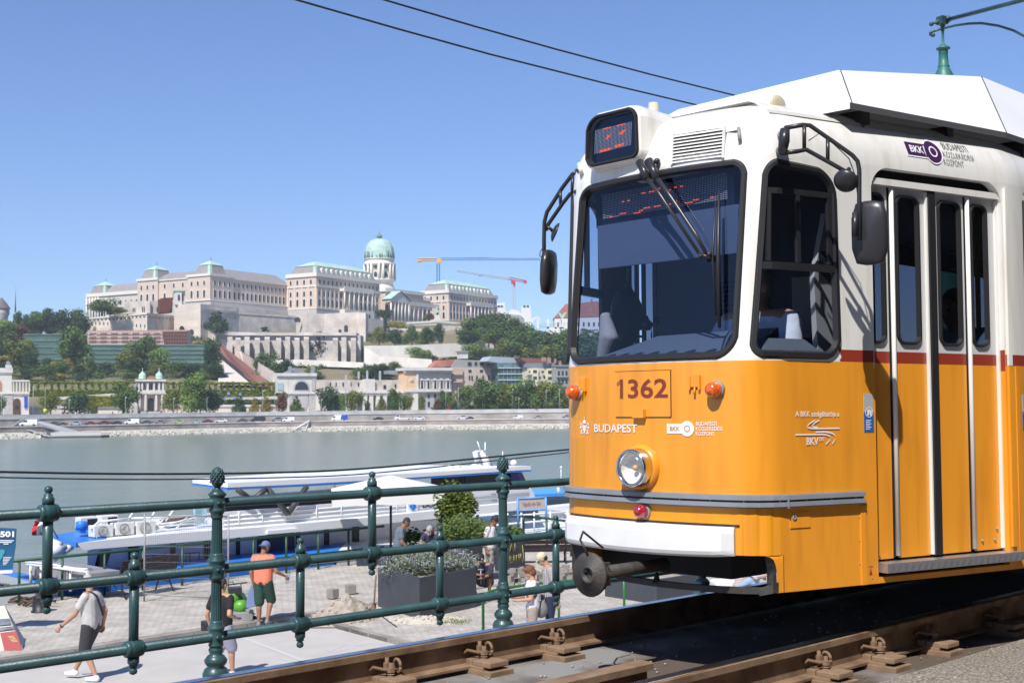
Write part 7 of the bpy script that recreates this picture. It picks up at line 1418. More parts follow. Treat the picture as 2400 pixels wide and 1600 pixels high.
# palace frame: t runs north along the river front, d inland, z up
e_d = Vector((sin(radians(31)), cos(radians(31)),0)); i_d = Vector((-cos(radians(31)), sin(radians(31)),0)); C0 = Vector((-119.3,780,0))
def C(t, d, z): return C0 + e_d * t + i_d * d + ZV * z
def onE(x, y, d): P = onp(x, y, C(0, d,0), i_d) - C0; return P.dot(e_d), P.z      # east-facing plane
def onS(x, y, t): P = onp(x, y, C(t,0,0), e_d) - C0; return P.dot(i_d), P.z      # south-facing plane
WLL = mat('palace_wall',(.60,.485,.395),.85, vary=.06, scale=.15); WLT = mat('palace_trim',(.70,.66,.58),.8); BASE = mat('palace_base',(.48,.46,.44),.85); MAN = mat('mansard_grey',(.27,.25,.245),.8, vary=.1, scale=.3)
def cbox(mb, t0, t1, d0, d1, z0, z1): mb.bbox(t0, t1, d0, d1, z0, z1, C)
PROTO = {}
def window(parent, kind, pos, east, w_, h_):
    key = (kind, east, round(w_,2), round(h_,2))
    if key not in PROTO:
        ax_, out = (e_d,-i_d) if east else (i_d,-e_d); mb = MB(); f = lambda a, z, o: ax_ * a + ZV * z + out * o
        mb.prism([f(-w_ * .75,-h_ * .08,0), f(w_ * .75,-h_ * .08,0), f(w_ * .75, h_ * 1.1,0), f(-w_ * .75, h_ * 1.1,0)], out * .15)
        if kind == 'arch': sh = [(w_ * .5 * cos(q), h_ - w_ * .5 + w_ * .5 * sin(q)) for q in [pi * i / 6 for i in range(7)]] + [(-w_ * .5,0),(w_ * .5,0)]
        else: sh = [(-w_ * .5,0),(w_ * .5,0),(w_ * .5, h_),(-w_ * .5, h_)]
        mb.prism([f(a, z,.16) for a, z in sh], out * .02,1)
        me_o = mb.build('window',[WLT, GLW], parent); PROTO[key] = me_o.data; me_o.location = pos - ORG[parent.name]; return me_o
    o = bpy.data.objects.new('window', PROTO[key]); COL.objects.link(o); o.parent = parent; o.location = pos - ORG[parent.name]; return o
def wingwindows(parent, east, plane, a0, a1, n_, rows):
    for i in range(n_):
        a = a0 + (a1 - a0) * (i + .5) / n_
        for kind, z, w_, h_ in rows: mkwin(parent, kind, C(a, plane - .02, z) if east else C(plane - .02, a, z), east, w_, h_)
def mkwin(parent, kind, pos, east, w_, h_):
    sv = ORG[parent.name]; ORG[parent.name] = Vector((0,0,0)); o = window(parent, kind, Vector((0,0,0)), east, w_, h_); ORG[parent.name] = sv; o.location = pos - sv; return o
def balus(mb, t0, t1, d0, d1, z): 
    cbox(mb, t0 - .8, t1 + .8, d0 - .8, d0 - .2, z, z + 1.5); cbox(mb, t0 - .8, t0 - .2, d0 - .2, d1, z, z + 1.5)
def mansard(th, t0, t1, d0, d1, z0, h1, ins, h2, green=True, ridge=.35):
    P = [C(t0 + 1, d0 + 1, z0), C(t1 - 1, d0 + 1, z0), C(t1 - 1, d1 - 1, z0), C(t0 + 1, d1 - 1, z0)]; Qt = [C(t0 + ins, d0 + ins, z0 + h1), C(t1 - ins, d0 + ins, z0 + h1), C(t1 - ins, d1 - ins, z0 + h1), C(t0 + ins, d1 - ins, z0 + h1)]
    mb = MB()
    for i in range(4): j = (i + 1) % 4; mb.add([P[i], P[j], Qt[j], Qt[i]],[(0,1,2,3)])
    r = mb.build('roof', MAN, th, fix=False); dm = (d0 + d1) / 2; k = min((t1 - t0),(d1 - d0)) / 2 - ins
    ra, rb = (C(t0 + ins + k, dm, z0 + h1 + h2), C(t1 - ins - k, dm, z0 + h1 + h2)) if (t1 - t0) > (d1 - d0) else (C((t0 + t1) / 2, d0 + ins + k, z0 + h1 + h2), C((t0 + t1) / 2, d1 - ins - k, z0 + h1 + h2))
    mb = MB(); e = .5; Q2 = [q + (q - (Qt[0] + Qt[2]) / 2).normalized() * e for q in Qt]
    if (t1 - t0) > (d1 - d0): mb.add(Q2 + [ra, rb],[(0,1,5,4),(1,2,5),(2,3,4,5),(3,0,4)])
    else: mb.add(Q2 + [ra, rb],[(0,1,4),(1,2,5,4),(2,3,5),(3,0,4,5)])
    mb.build('roof_cap', COP if green else MAN, r, fix=False)
    mb = MB(); q = Qt[0]; p = P[0]; mb.add([p + e_d * 1.6 - i_d * .12, p - e_d * .12 - i_d * .12, q - e_d * .12 - i_d * .12, q + e_d * 1.4 - i_d * .12],[(0,1,2,3)]); mb.add([p + i_d * 2.2 - e_d * .15, p - e_d * .15 - i_d * .1, q - e_d * .15, q + i_d * 1.6 - e_d * .15],[(0,1,2,3)]); mb.build('copper_corner', COP, r, fix=False)
    mb = MB(); mb.tube([ra, ra + ZV * 2.2],.12,4); mb.tube([rb, rb + ZV * 2.2],.12,4); mb.build('finial', MAN, r); return r
def river_wing(lab, t0, t1):
    th = thing('palace_wing', lab, 'palace wing', C((t0 + t1) / 2,12,57), 'wings of the royal palace'); d0, d1 = 0,24
    mb = MB(); cbox(mb, t0, t1, d0, d1,61.8,82); mb.build('wall', WLL, th); mb = MB(); cbox(mb, t0 - .3, t1 + .3, d0 - .4, d1,50,61.8); mb.build('base_wall', BASE, th)
    mb = MB(); cbox(mb, t0 - .8, t1 + .8, d0 - .9, d1,81.3,82.2); cbox(mb, t0 - .5, t1 + .5, d0 - .6, d1,75,75.7); cbox(mb, t0 - .5, t1 + .5, d0 - .6, d1,61.5,62.2); balus(mb, t0, t1, d0, d1,82.2); mb.build('cornice', WLT, th)
    rows = [('rect',76.8,1.5,2.7),('arch',69.4,1.5,3.2),('arch',63.2,1.7,4.6),('arch',57.6,1.5,2.6)]
    wingwindows(th, True, d0, t0 + 1, t1 - 1,15, rows); wingwindows(th, False, t0, d0 + 1.5, d1 - 1,4, rows)
    mb = MB()
    for i in range(16):
        a = t0 + .4 + (t1 - t0 - .8) * i / 15; cbox(mb, a - .45, a + .45, d0 - .45, d0,62.2,75)
    for i in range(5): a = d0 + .6 + (d1 - 1) * i / 4.2; cbox(mb, t0 - .4, t0, a - .5, a + .5,62.2,75)
    mb.build('pilaster', mat('pilaster',(.70,.57,.48),.85), th)
    r = mansard(th, t0, t1, d0, d1,82.3,6.2,4.0,3.8)
    for i in range(11): a = t0 + 8 + (t1 - t0 - 16) * i / 10; mb = MB(); mb.prism([C(a - .9,1.6,83.3), C(a + .9,1.6,83.3), C(a + .9,1.6,86), C(a,1.6,87.2), C(a - .9,1.6,86)], i_d * 2.2); mb.build('dormer', COP if i % 2 else WLT, r)
    # loggia
    l0, l1 = t0 + (t1 - t0) * .36, t0 + (t1 - t0) * .80
    mb = MB(); cbox(mb, l0 - 1, l1 + 1,-4.2,0,73.6,75.4); cbox(mb, l0 - 1, l1 + 1,-4.2,-3.7,75.4,76.7); cbox(mb, l0 - 1, l1 + 1,-4.6,0,50,62.2); lg = mb.build('loggia', WLT, th)
    for i in range(7): a = l0 + (l1 - l0) * i / 6; mb = MB(); mb.tube([C(a,-3.6,62.2), C(a,-3.6,73.6)],[.62,.50],10); cbox(mb, a - .7, a + .7,-4.3,-2.9,73,73.6); mb.build('column', WLT, lg)
    for i in range(4): a = l0 + 4 + (l1 - l0 - 8) * i / 3; mb = MB(); mb.prism([C(a + .9 * cos(q),-4.65,59.4 + .9 * sin(q)) for q in [pi * k / 6 for k in range(7)]] + [C(a - .9,-4.65,56), C(a + .9,-4.65,56)], i_d * .1); mb.build('arch', GLW, lg)
    return th
river_wing('palace wing with green roof and columned loggia left of the dome',0,64); river_wing('palace wing with green roof and loggia right of the dome',145,210)
# south wing B with two corner pavilions, low wing A
th = thing('palace_wing', 'long palace wing with grey roof and two small green topped corner pavilions', 'palace wing', C(-30,40,57), 'wings of the royal palace'); tB, dB, dB1 = -66,23.8,81
mb = MB(); cbox(mb, tB,0, dB,46,63.6,77.5); cbox(mb, tB,-40,46, dB1,63.6,77.5); cbox(mb, tB - 1.2, tB + 18, dB - 1, dB + 17,63.6,77.9); cbox(mb, tB - 1.2, tB + 18, dB1 - 16, dB1 + 1,63.6,77.9); mb.build('wall', WLL, th)
mb = MB(); cbox(mb, tB - 1,0, dB - 1.3, dB1,50,63.6); mb.build('base_wall', BASE, th)
mb = MB(); cbox(mb, tB - .6,0, dB - .7, dB1,76.9,77.6); cbox(mb, tB - 1.8, tB + 18.5, dB - 1.6, dB + 17.5,77.6,79.0); cbox(mb, tB - 1.8, tB + 18.5, dB1 - 16.5, dB1 + 1.6,77.6,79.0); cbox(mb, tB - 1.5,0, dB - 1.4, dB1,63.3,64); mb.build('cornice', WLT, th)
rows = [('rect',72.4,1.4,2.4),('arch',65.2,1.6,4.4),('arch',58.6,1.4,2.6)]
wingwindows(th, True, dB - 1, tB + .5, tB + 16.5,4, rows); wingwindows(th, True, dB, tB + 18,-1,13, rows); wingwindows(th, False, tB - 1.2, dB + 1, dB + 16,3, rows[:2]); wingwindows(th, False, tB, dB + 18, dB1 - 17,3, rows[:2]); wingwindows(th, False, tB - 1.2, dB1 - 15, dB1,3, rows[:2])
mb = MB()
def hip(mb, t0, t1, d0, d1, z, h_): dm = (d0 + d1) / 2; mb.add([C(t0, d0, z), C(t1, d0, z), C(t1, dm, z + h_), C(t0, dm, z + h_), C(t0, d1, z), C(t1, d1, z)],[(0,1,2,3),(3,2,5,4)])
hip(mb, tB + 14,2, dB - .6,46,77.6,6.5)
mb.add([C(tB - .3, dB + 14,77.6), C(tB - .3, dB1 - 12,77.6), C(tB + 12, dB1 - 12,83), C(tB + 12, dB + 14,83), C(-40, dB + 14,77.6), C(-40, dB1 - 12,77.6)],[(0,1,2,3),(3,2,5,4)]); mb.build('roof', MAN, th, fix=False)
mansard(th, tB - 1, tB + 15, dB - 1, dB + 14,78,6.5,3.0,3.0); mansard(th, tB - 1, tB + 15, dB1 - 14, dB1 + 1,78,6.5,3.0,3.0)
th = thing('palace_wing', 'low grey palace wing at the far left with a small green topped roof', 'palace wing', C(-40,110,57), 'wings of the royal palace'); tA = -60
dA0, _ = onS(327,690, tA); dA1, zA = onS(205,692, tA); zA2 = onS(327,681, tA)[1]; zA = (zA + zA2) / 2; print('A', dA0, dA1, zA)
mb = MB(); cbox(mb, tA, tA + 18, dA0 - 2, dA1,50, zA - 1.5); mb.build('wall', mat('palace_grey',(.55,.52,.47),.85), th); mb = MB(); cbox(mb, tA - .8, tA + 18, dA0 - 2, dA1 + .8, zA - 1.5, zA - .9); cbox(mb, tA - .8, tA - .2, dA0 - 2, dA1 + .8, zA - .9, zA + .6); mb.build('cornice', WLT, th)
wingwindows(th, False, tA, dA0, dA1 - 4,9,[('rect', zA - 7.5,1.4,2.6),('arch', zA - 14,1.5,3.4)])
mb = MB(); mb.add([C(tA, dA0 - 2, zA), C(tA, dA1 - 14, zA), C(tA + 8, dA1 - 14, zA + 6), C(tA + 8, dA0 - 2, zA + 6)],[(0,1,2,3)]); mb.build('roof', MAN, th, fix=False); mansard(th, tA, tA + 15, dA1 - 16, dA1, zA,5.5,2.5,3)
mb = MB()
for i in range(5): a = dA1 - 1 - i * 2.6; mb.tube([C(tA - 1.5, a,50), C(tA - 1.5, a, zA - 2)],.5,8)
mb.build('column', WLT, th)
# central wing, portico and dome
th = thing('palace_wing', 'central palace building with pedimented portico, colonnades and a green dome on a white drum', 'palace', C(104,28,57), 'wings of the royal palace')
mb = MB(); cbox(mb,62,147,16,44,50,76); cbox(mb,84,128,10,46,50,78.5); mb.build('wall', WLL, th); mb = MB(); cbox(mb,62,147,15.2,44,76,76.8); cbox(mb,83,129,9,46,78.5,79.4); cbox(mb,62,147,15.4,16,76.8,78.2); cbox(mb,83,129,9.2,9.8,79.4,80.8); mb.build('cornice', WLT, th)
wingwindows(th, True,16,128,146,5,[('rect',71.5,1.4,2.4)])
p0, p1 = onE(916,701,2)[0], onE(961,706,2)[0]; print('portico', p0, p1)
zc_ = onE(935,705,2)[1]; mb = MB(); cbox(mb, p0, p1,2,9, zc_ - 1.2, zc_ + .4); mb.prism([C(p0 - .6,2, zc_ + .4), C(p1 + .6,2, zc_ + .4), C((p0 + p1) / 2,2, zc_ + 6.2)], i_d * 7); cbox(mb, p0, p1,1.5,9,50,58.2); po = mb.build('portico', WLT, th)
mb = MB(); mb.add([C(p0 - 1,1.4, zc_ + .7), C((p0 + p1) / 2,1.4, zc_ + 6.9), C((p0 + p1) / 2,9, zc_ + 6.9), C(p0 - 1,9, zc_ + .7)],[(0,1,2,3)]); mb.add([C(p1 + 1,1.4, zc_ + .7), C((p0 + p1) / 2,1.4, zc_ + 6.9), C((p0 + p1) / 2,9, zc_ + 6.9), C(p1 + 1,9, zc_ + .7)],[(0,1,2,3)]); mb.build('pediment_roof', COP, po, fix=False)
for i in range(6): a = p0 + 1 + (p1 - p0 - 2) * i / 5; mb = MB(); mb.tube([C(a,2.6,58.2), C(a,2.6, zc_ - 1.2)],[.75,.62],10); mb.build('column', WLT, po)
for i in range(3): a = p0 + (p1 - p0) * (i + 1.2) / 4.6; mb = MB(); cbox(mb, a - 1.4, a + 1.9,9.8,9.95,58, zc_ - 2); mb.build('poster', mat('poster_dusk',(.10,.13,.28),.6, vary=.8, scale=.6), po)
mb = MB(); cbox(mb, p1 + 1,147,8,9.5,70.5,72); cbox(mb, p1 + 1,147,8,8.4,72,73.2); cl = mb.build('colonnade_beam', WLT, th)
for i in range(6): a = p1 + 3.5 + i * 5.2; mb = MB(); mb.tube([C(a,8.8,58), C(a,8.8,70.5)],.6,8); mb.build('column', WLT, cl)
mb = MB(); cbox(mb, p1 + 1,147,15.8,15.98,58,70); mb.build('gallery', GLW, th)
k = 885 / F; dc_ = C(104,30,0); zd = lambda y: gd(890, y, dc_.y).z; ty = Vector((0,0,0))
mb = MB(); mb.lathe(dc_,[(36 * k,50),(36 * k, zd(676)),(34 * k, zd(672)),(32 * k, zd(669)),(32 * k, zd(661)),(38 * k, zd(659)),(38 * k, zd(656)),(31 * k, zd(655)),(31 * k, zd(625)),(38 * k, zd(622)),(38 * k, zd(618)),(34 * k, zd(617)),(34 * k, zd(610)),(36 * k, zd(609)),(36 * k, zd(607))],40); dr = mb.build('drum', mat('drum_white',(.68,.64,.56),.8), th)
for i in range(8):
    for q in (-.14,.14):
        a = i * pi / 4 + .2 + q; v = Vector((cos(a), sin(a),0)) * 36 * k; mb = MB(); mb.tube([dc_ + v + ZV * zd(656), dc_ + v + ZV * zd(621)],.85,8); mb.build('column', WLT, dr)
for i in range(8):
    a = i * pi / 4 + .2 + pi / 8; v = Vector((cos(a), sin(a),0)); tt = Vector((-sin(a), cos(a),0)); mb = MB(); c = dc_ + v * (31 * k) + ZV * zd(651); mb.prism([c + tt * x + ZV * z for x, z in ((-1.1,0),(1.1,0),(1.1,2.2),(.6,3.2),(0,3.6),(-.6,3.2),(-1.1,2.2))], v * .3); mb.box(c + ZV * 6.6,(1.6,1.6,1.8), rotz(a)); mb.build('window', GLW, dr)
prof = [(34.5,609),(35,600),(34.2,590),(32,580),(28,571.5),(22,565.5),(14,561.5),(7,560),(4,559.6)]; mb = MB(); kk = 48; vs = []
for r, y in prof: vs += [dc_ + ZV * zd(y) + Vector((cos(2 * pi * j / kk), sin(2 * pi * j / kk),0)) * r * k * (1.02 if j % 4 == 0 else .995) for j in range(kk)]
mb.add(vs,[(i * kk + j, i * kk + (j + 1) % kk,(i + 1) * kk + (j + 1) % kk,(i + 1) * kk + j) for i in range(len(prof) - 1) for j in range(kk)],0, False); dm = mb.build('dome', COP, th)
mb = MB(); rr = random.Random(4)
for i in range(16):
    a = 2 * pi * i / 16; v = Vector((cos(a), sin(a),0)); tt = Vector((-sin(a), cos(a),0))
    for _ in range(4): q = rr.uniform(-1.6,1.6); h_ = rr.uniform(1.5,5); c = dc_ + v * (35.3 * k) + tt * q; mb.prism([c + ZV * zd(608), c + tt * .5 + ZV * zd(608), c + tt * .4 - v * .2 + ZV * (zd(608) + h_), c + tt * .1 - v * .2 + ZV * (zd(608) + h_)], v * .1)
mb.build('ornament', mat('verdigris_dark',(.05,.08,.06),.8), dm)
mb = MB(); mb.lathe(dc_,[(4.5 * k, zd(560)),(4 * k, zd(558)),(6.5 * k, zd(556)),(7 * k, zd(554)),(6 * k, zd(551.5)),(3 * k, zd(550)),(2 * k, zd(547)),(.5 * k, zd(544)),(.25 * k, zd(532))],14); mb.build('lantern', mat('verdigris',(.12,.22,.17),.8), dm)
# equestrian statue on the terrace
P = gd(1022,752,870); t_ = thing('statue', 'green equestrian statue on a pale plinth below the right palace wing', 'statue', P); g6 = lambda x, y: gd(x, y,870)
mb = MB(); mb.prism([g6(1014,752), g6(1034,752), g6(1029,738), g6(1019,738)], Vector((0,4,0))); mb.build('plinth', WLT, t_); mb = MB(); mb.prism([g6(x, y) for x, y in ((1020,738),(1018,732),(1016,727),(1019,726),(1021,729),(1022,719),(1025,719),(1026,727),(1031,726),(1029,731),(1030,738),(1028,732),(1023,733))], Vector((0,1.2,0))); mb.build('horse_and_rider', COP, t_)
# ------------------------------------------------------------------ walls of the hill
def wall(lab, polys, Y, x, m=BS, name='bastion_wall', cat='wall', dep=12, extra=None):
    b = Bld(name, lab, cat, x, Y, gd(x,860, Y).z); b.part('wall',[polys], m,0, dep)
    return b
def S2(x, y, Y): return gd(x, y, Y)
def panelwall(lab, pts, base, m, name='bastion_wall', cap=None, x=None, caph=1.2):
    """wall following ground plan points given as (px, top_y, Y), down to base_y px"""
    t = thing(name, lab, 'wall', gd(pts[0][0], base[0] if isinstance(base,(list, tuple)) else base, pts[0][2])); P = [gd(a, b_, Y) for a, b_, Y in pts]; B_ = [gd(a, base if not isinstance(base,(list, tuple)) else base[i], Y) for i,(a, b_, Y) in enumerate(pts)]; bk_ = Vector((0,14,0)); mb = MB(); k = len(P)
    for i in range(k - 1): mb.quad(B_[i], B_[i + 1], P[i + 1], P[i]); mb.quad(P[i], P[i + 1], P[i + 1] + bk_, P[i] + bk_)
    mb.quad(B_[0], P[0], P[0] + bk_, B_[0] + bk_); mb.quad(B_[-1], P[-1], P[-1] + bk_, B_[-1] + bk_); mb.build('wall', m, t, fix=False)
    if cap:
        mb = MB()
        for i in range(k - 1): d = Vector((0,-.5,0)); mb.prism([P[i] + d, P[i + 1] + d, P[i + 1] + d - ZV * caph, P[i] + d - ZV * caph], Vector((0,1.5,0)))
        mb.build('coping', cap, t)
    return t
def holes(t, Y, pts, r=.9):
    mb = MB()
    for x, y, w_, h_ in pts: c = gd(x, y, Y); mb.prism([c + Vector((w_ * cos(q),0, w_ * sin(q))) for q in [pi * i / 6 for i in range(7)]] + [c + Vector((-w_,0,-h_)), c + Vector((w_,0,-h_))], Vector((0,.3,0)))
    mb.build('opening', GLW, t)
t_ = panelwall('long pale bastion wall with a row of small brackets below the left palace wing',[(203,745,715),(345,733,690),(412,740,735)],812, BS, cap=WLT, caph=.8)
mb = MB()
for i in range(15): x = 212 + i * 9; mb.box(gd(x,752 - (x - 205) * .075,712 - i * 1.9),(.7,1,.9))
for i in range(8): x = 350 + i * 8; mb.box(gd(x,743 + i * .6,691 + i * 5),(.7,1,.9))
mb.build('bracket', mat('bracket_dark',(.12,.10,.09),.9), t_)
t_ = panelwall('tall round bastion wall with brick arches in its middle, lit by the sun',[(408,714,724),(469,711,712),(470,712,712),(560,721,752),(700,733,800)],830, BS, cap=None); holes(t_,714.8,[(426,769,1.3,1.4),(449,777,1.3,1.4)])
t_ = panelwall('grey stone curtain wall between the conifer and the tan bastion',[(473,723,709),(560,731,740),(700,741,772)],812, BSG, cap=BSG)
t_ = panelwall('tan bastion with dark openings below the columned palace wing',[(694,738,744),(719,734,730),(760,735,735),(842,731,738)],815, BS); holes(t_,733.5,[(697,750,1.8,1.2),(811,766,1.1,3),(797,775,.9,1.8)]) 
panelwall('square corner tower of the tan bastion',[(841,732,732),(857,733,731)],815, BS, 'tower')
panelwall('retaining wall stepping down from the corner tower with small arch',[(855,745,760),(905,750,775)],806, BSG)
panelwall('narrow terrace parapet above the row of buttresses',[(505,777,688),(600,779,684),(835,779,682)],[786] * 3, BSG, 'parapet')
bw_ = panelwall('high wall with a row of stone buttresses in the middle of the hill',[(505,785,690),(600,786,686),(845,785,684)],850, BSG)
for i, x in enumerate((533,552,573,597,620,647,668,690,712,780,800,822)):
    y0 = 789 + (i % 2) * 2; P_ = lambda dx, y, o: gd(x + dx, y,680 + o); mb = MB(); mb.prism([P_(0,848,-3), P_(0, y0 + 5,-3), P_(0, y0,4), P_(0,848,4)], Vector((2.7,0,0))); mb.build('buttress', BT, bw_)
panelwall('pale low wall at the foot of the buttresses',[(612,844,640),(700,842,640),(852,849,632)],[858,857,862], mat('white_wall',(.72,.67,.60),.9, vary=.1, scale=.2), 'retaining_wall')
panelwall('long pale retaining wall below the terrace trees on the right',[(853,810,668),(960,809,670),(1085,803,680),(1165,805,690)],[858,838,835,833], mat('white_wall2',(.66,.62,.56),.9, vary=.12, scale=.2), 'retaining_wall')
panelwall('lower sloping retaining wall above the museum pavilion',[(855,812,640),(890,835,636),(960,838,632),(1012,842,632)],[875] * 4, mat('white_wall',(.55,.50,.44),.9), 'retaining_wall')
t_ = panelwall('white terrace wall with a railing right of the portico',[(953,755,800),(1022,751,808),(1085,756,820)],772, mat('white_wall3',(.72,.69,.62),.9), 'terrace_wall', cap=WLT)
panelwall('grey bastion wall below the white terrace',[(905,768,770),(1034,772,772),(1035,762,770),(1084,765,775)],812, BSG)
panelwall('dark wall among the trees right of the grey bastion',[(1075,771,780),(1150,766,790),(1170,790,790)],806, BSG)
panelwall('far left garden wall behind the trees',[(55,800,640),(140,786,650)],812, mat('white_wall',(.55,.50,.44),.9), 'retaining_wall')
# stair with red covered roof and stepped parapet
st = thing('covered_stair', 'brown red covered stairway running down the hill beside a stepped pale wall', 'stairway', gd(560,880,640)); 
sg = lambda x, y, o=0: gd(x, y, YT(x, HY(x) - y) - 8 + o); mb = MB(); mb.prism([sg(500,812), sg(512,806), sg(560,843), sg(590,867), sg(622,893), sg(632,906), sg(606,906), sg(575,885), sg(545,858)], ZV * .8); mb.build('roof', mat('stair_roof',(.24,.10,.075),.8, vary=.15, scale=.3), st)
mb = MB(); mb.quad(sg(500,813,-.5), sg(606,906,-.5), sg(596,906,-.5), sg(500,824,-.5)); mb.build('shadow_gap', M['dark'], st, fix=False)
mb = MB(); mb.prism([sg(510,832,-2), sg(590,902,-2), sg(512,902,-2)], Vector((0,1,0))); lw = mb.build('lower_wall', CRM, st)
mb = MB(); c = sg(528,882,-3); mb.prism([c + Vector((1.2 * cos(q),0,1.2 * sin(q))) for q in [pi * i / 6 for i in range(7)]] + [c + Vector((-1.2,0,-3)), c + Vector((1.2,0,-3))], Vector((0,1.5,0))); mb.build('opening', GLW, lw)
pts = []; N_ = 16
for i in range(N_): x0 = 486 + i * 10.6; y0 = 776 + i * 6.6; pts += [(x0, y0),(x0 + 5.5, y0),(x0 + 5.5, y0 + 4),(x0 + 10.6, y0 + 4)]
poly = pts + [(656,900),(625,893),(560,842),(512,803),(486,800)]; mb = MB()
for i in range(N_):
    x0 = 486 + i * 10.6; y0 = 776 + i * 6.6; yb_ = lambda x: max(798 + (x - 500) * .74,784 + (x - 486) * .622); sw = lambda x, y: gd(x, y, YT(x, HY(x) - yb_(x)) - 9)
    mb.prism([sw(x0, y0), sw(x0 + 5.5, y0), sw(x0 + 5.5, y0 + 4), sw(x0 + 10.6, y0 + 4), sw(x0 + 10.6, y0 + 6.6), sw(x0 + 10.6, yb_(x0 + 10.6)), sw(x0, yb_(x0))], Vector((0,3,0)))
mb.build('stepped_wall', CRM, st, merge=.05)
# small keep, rusty cube and gothic chapel in front of the left wing
b = Bld('stone_keep', 'low white stone house with small windows in front of the left palace wing', 'house',335,705, gd(335,735,705).z); b.part('wall',[R4(296,705,352,735)], BS,0,8); b.part('side_wall',[R4(352,705,376,735)], BSG,2,6); b.part('terrace_wall',[R4(252,727,298,736)], BSG,1,5); b.rects('window',[(311,721,313,731),(315,721,317,731),(333,719,335,731),(337,719,339,731)], GLW,-.2); b.rects('window',[(367,720,372,731)], GLW,1.8)
b = Bld('rusty_cube', 'plain rust red cube building beside the white stone house', 'building',390,700, gd(390,735,700).z); RU = mat('corten',(.14,.035,.022),.85, vary=.15, scale=.2); b.part('wall',[[(375,700),(383,698),(405,697),(404,732),(383,734),(375,732)]], RU,0,7); b.rects('opening',[(397,724,403,731)], M['dark'],-.2)
b = Bld('chapel', 'small pale gothic chapel end in front of the palace wing', 'chapel',418,722, gd(418,712,722).z); b.part('wall',[R4(411,681,426,714)], WLT,0,6); b.part('side_wall',[R4(426,682,434,712)], BSG,1,4); b.part('roof',[R4(409,679,436,682)], COP,-.5,6); b.arch('window',417,690,421.5,704, GLW); b.rects('window',[(427,690,430,705)], GLW,.8)
# scaffold and green netting
sc = thing('scaffold', 'rust coloured scaffolding over a ruined wall below the left bastion', 'scaffold', gd(320,810,640)); g7 = lambda x, y, o=0: gd(x, y,645 + o)
mb = MB(); mb.prism([g7(205,775), g7(440,773), g7(440,812), g7(205,812)], Vector((0,6,0))); mb.build('ruined_wall', mat('ruin_stone',(.48,.36,.31),.9, col2=(.60,.52,.46), scale=.3), sc)
mb = MB()
for i in range(9):
    for j in range(3): x = 210 + i * 25; mb.box(g7(x + 8,782 + j * 9,-.1),(3.4,.4,1.0))
mb.build('opening', mat('ruin_dark',(.20,.14,.12),.9), sc)
mb = MB(); mb.prism([g7(380,777,-.5), g7(440,776,-.5), g7(440,810,-.5), g7(385,808,-.5)], Vector((0,.2,0))); mb.build('brown_netting', mat('net_brown',(.10,.05,.045),.9), sc)
mb = MB()
for i in range(38): x = 205 + i * 6.3; mb.tube([g7(x,768 + (i * 7 % 5),-1.5), g7(x,812,-1.5)],.07,3, cap=False)
for j in range(5): mb.tube([g7(203,776 + j * 8,-1.5), g7(442,775 + j * 8,-1.5)],.13,3, cap=False)
mb.build('pole', mat('scaffold_red',(.36,.16,.12),.7), sc)
NET = mat('net_green',(.045,.10,.085),.85, col2=(.09,.17,.145), scale=.08, stretch=(1,1,4))
for lab, x0, x1, y0, y1, Y in (('green construction netting below the scaffolding',205,482,808,855,632),('green construction netting at the left, behind the trees',55,145,783,850,628)):
    nt_ = thing('netting', lab, 'netting', gd((x0 + x1) / 2, y1, Y)); mb = MB(); K = 26
    for i in range(K):
        a, c = x0 + (x1 - x0) * i / K, x0 + (x1 - x0) * (i + 1) / K; o0, o1 = .2 * (i % 2),.2 * ((i + 1) % 2); mb.quad(gd(a, y1, Y + o0), gd(c, y1, Y + o1), gd(c, y0, Y + o1), gd(a, y0, Y + o0))
    mb.build('net', NET, nt_, fix=False)
    mb = MB(); mb.prism([gd(x0, y0, Y + 1), gd(x1, y0, Y + 1), gd(x1, y1, Y + 1), gd(x0, y1, Y + 1)], Vector((0,5,0))); mb.build('backing', mat('net_backing',(.05,.10,.085),.9), nt_)
    mb = MB()
    for j in range(5): y = y0 + (y1 - y0) * j / 4.6; mb.tube([gd(x0, y, Y - .4), gd(x1, y, Y - .4)],.14,3, cap=False)
    mb.build('ledger', mat('ledger',(.17,.23,.20),.7), nt_)
# skyline on the right and left
t_ = thing('palace_building', 'white unfinished buildings with two square blocks on the skyline', 'building', gd(1200,760,1000)); g8 = lambda x, y, o=0: gd(x, y,1000 + o); WH = mat('skyline_white',(.74,.73,.70),.85)
mb = MB(); mb.prism([g8(x, y) for x, y in ((1163,755),(1163,712),(1168,710),(1183,709),(1184,728),(1190,732),(1200,724),(1215,728),(1222,735),(1222,718),(1228,715),(1243,716),(1245,740),(1250,760))], Vector((0,12,0))); mb.build('wall', WH, t_)
mb = MB(); mb.prism([g8(x, y,-1) for x, y in ((1186,735),(1220,738),(1246,765),(1186,765))], Vector((0,1,0))); mb.build('scaffold_cover', mat('cover_grey',(.36,.36,.37),.8, vary=.3, scale=.3), t_)
mb = MB(); 
for x in (1166,1173,1226,1234): mb.prism([g8(x,716,-.3), g8(x + 5,715,-.3), g8(x + 6,720,-.3), g8(x,719,-.3)], Vector((0,.3,0)))
mb.build('opening', GLW, t_)
t_ = thing('palace_building', 'white palace with red roof on the skyline, partly seen through the windscreen', 'building', gd(1350,760,940)); g9 = lambda x, y, o=0: gd(x, y,940 + o)
mb = MB(); mb.prism([g9(1299,745), g9(1430,742), g9(1430,790), g9(1299,790)], Vector((0,20,0))); mb.build('wall', WH, t_); mb = MB(); mb.prism([g9(1296,747), g9(1326,712), g9(1400,706), g9(1440,742)], Vector((0,14,0))); mb.build('roof', REDR, t_)
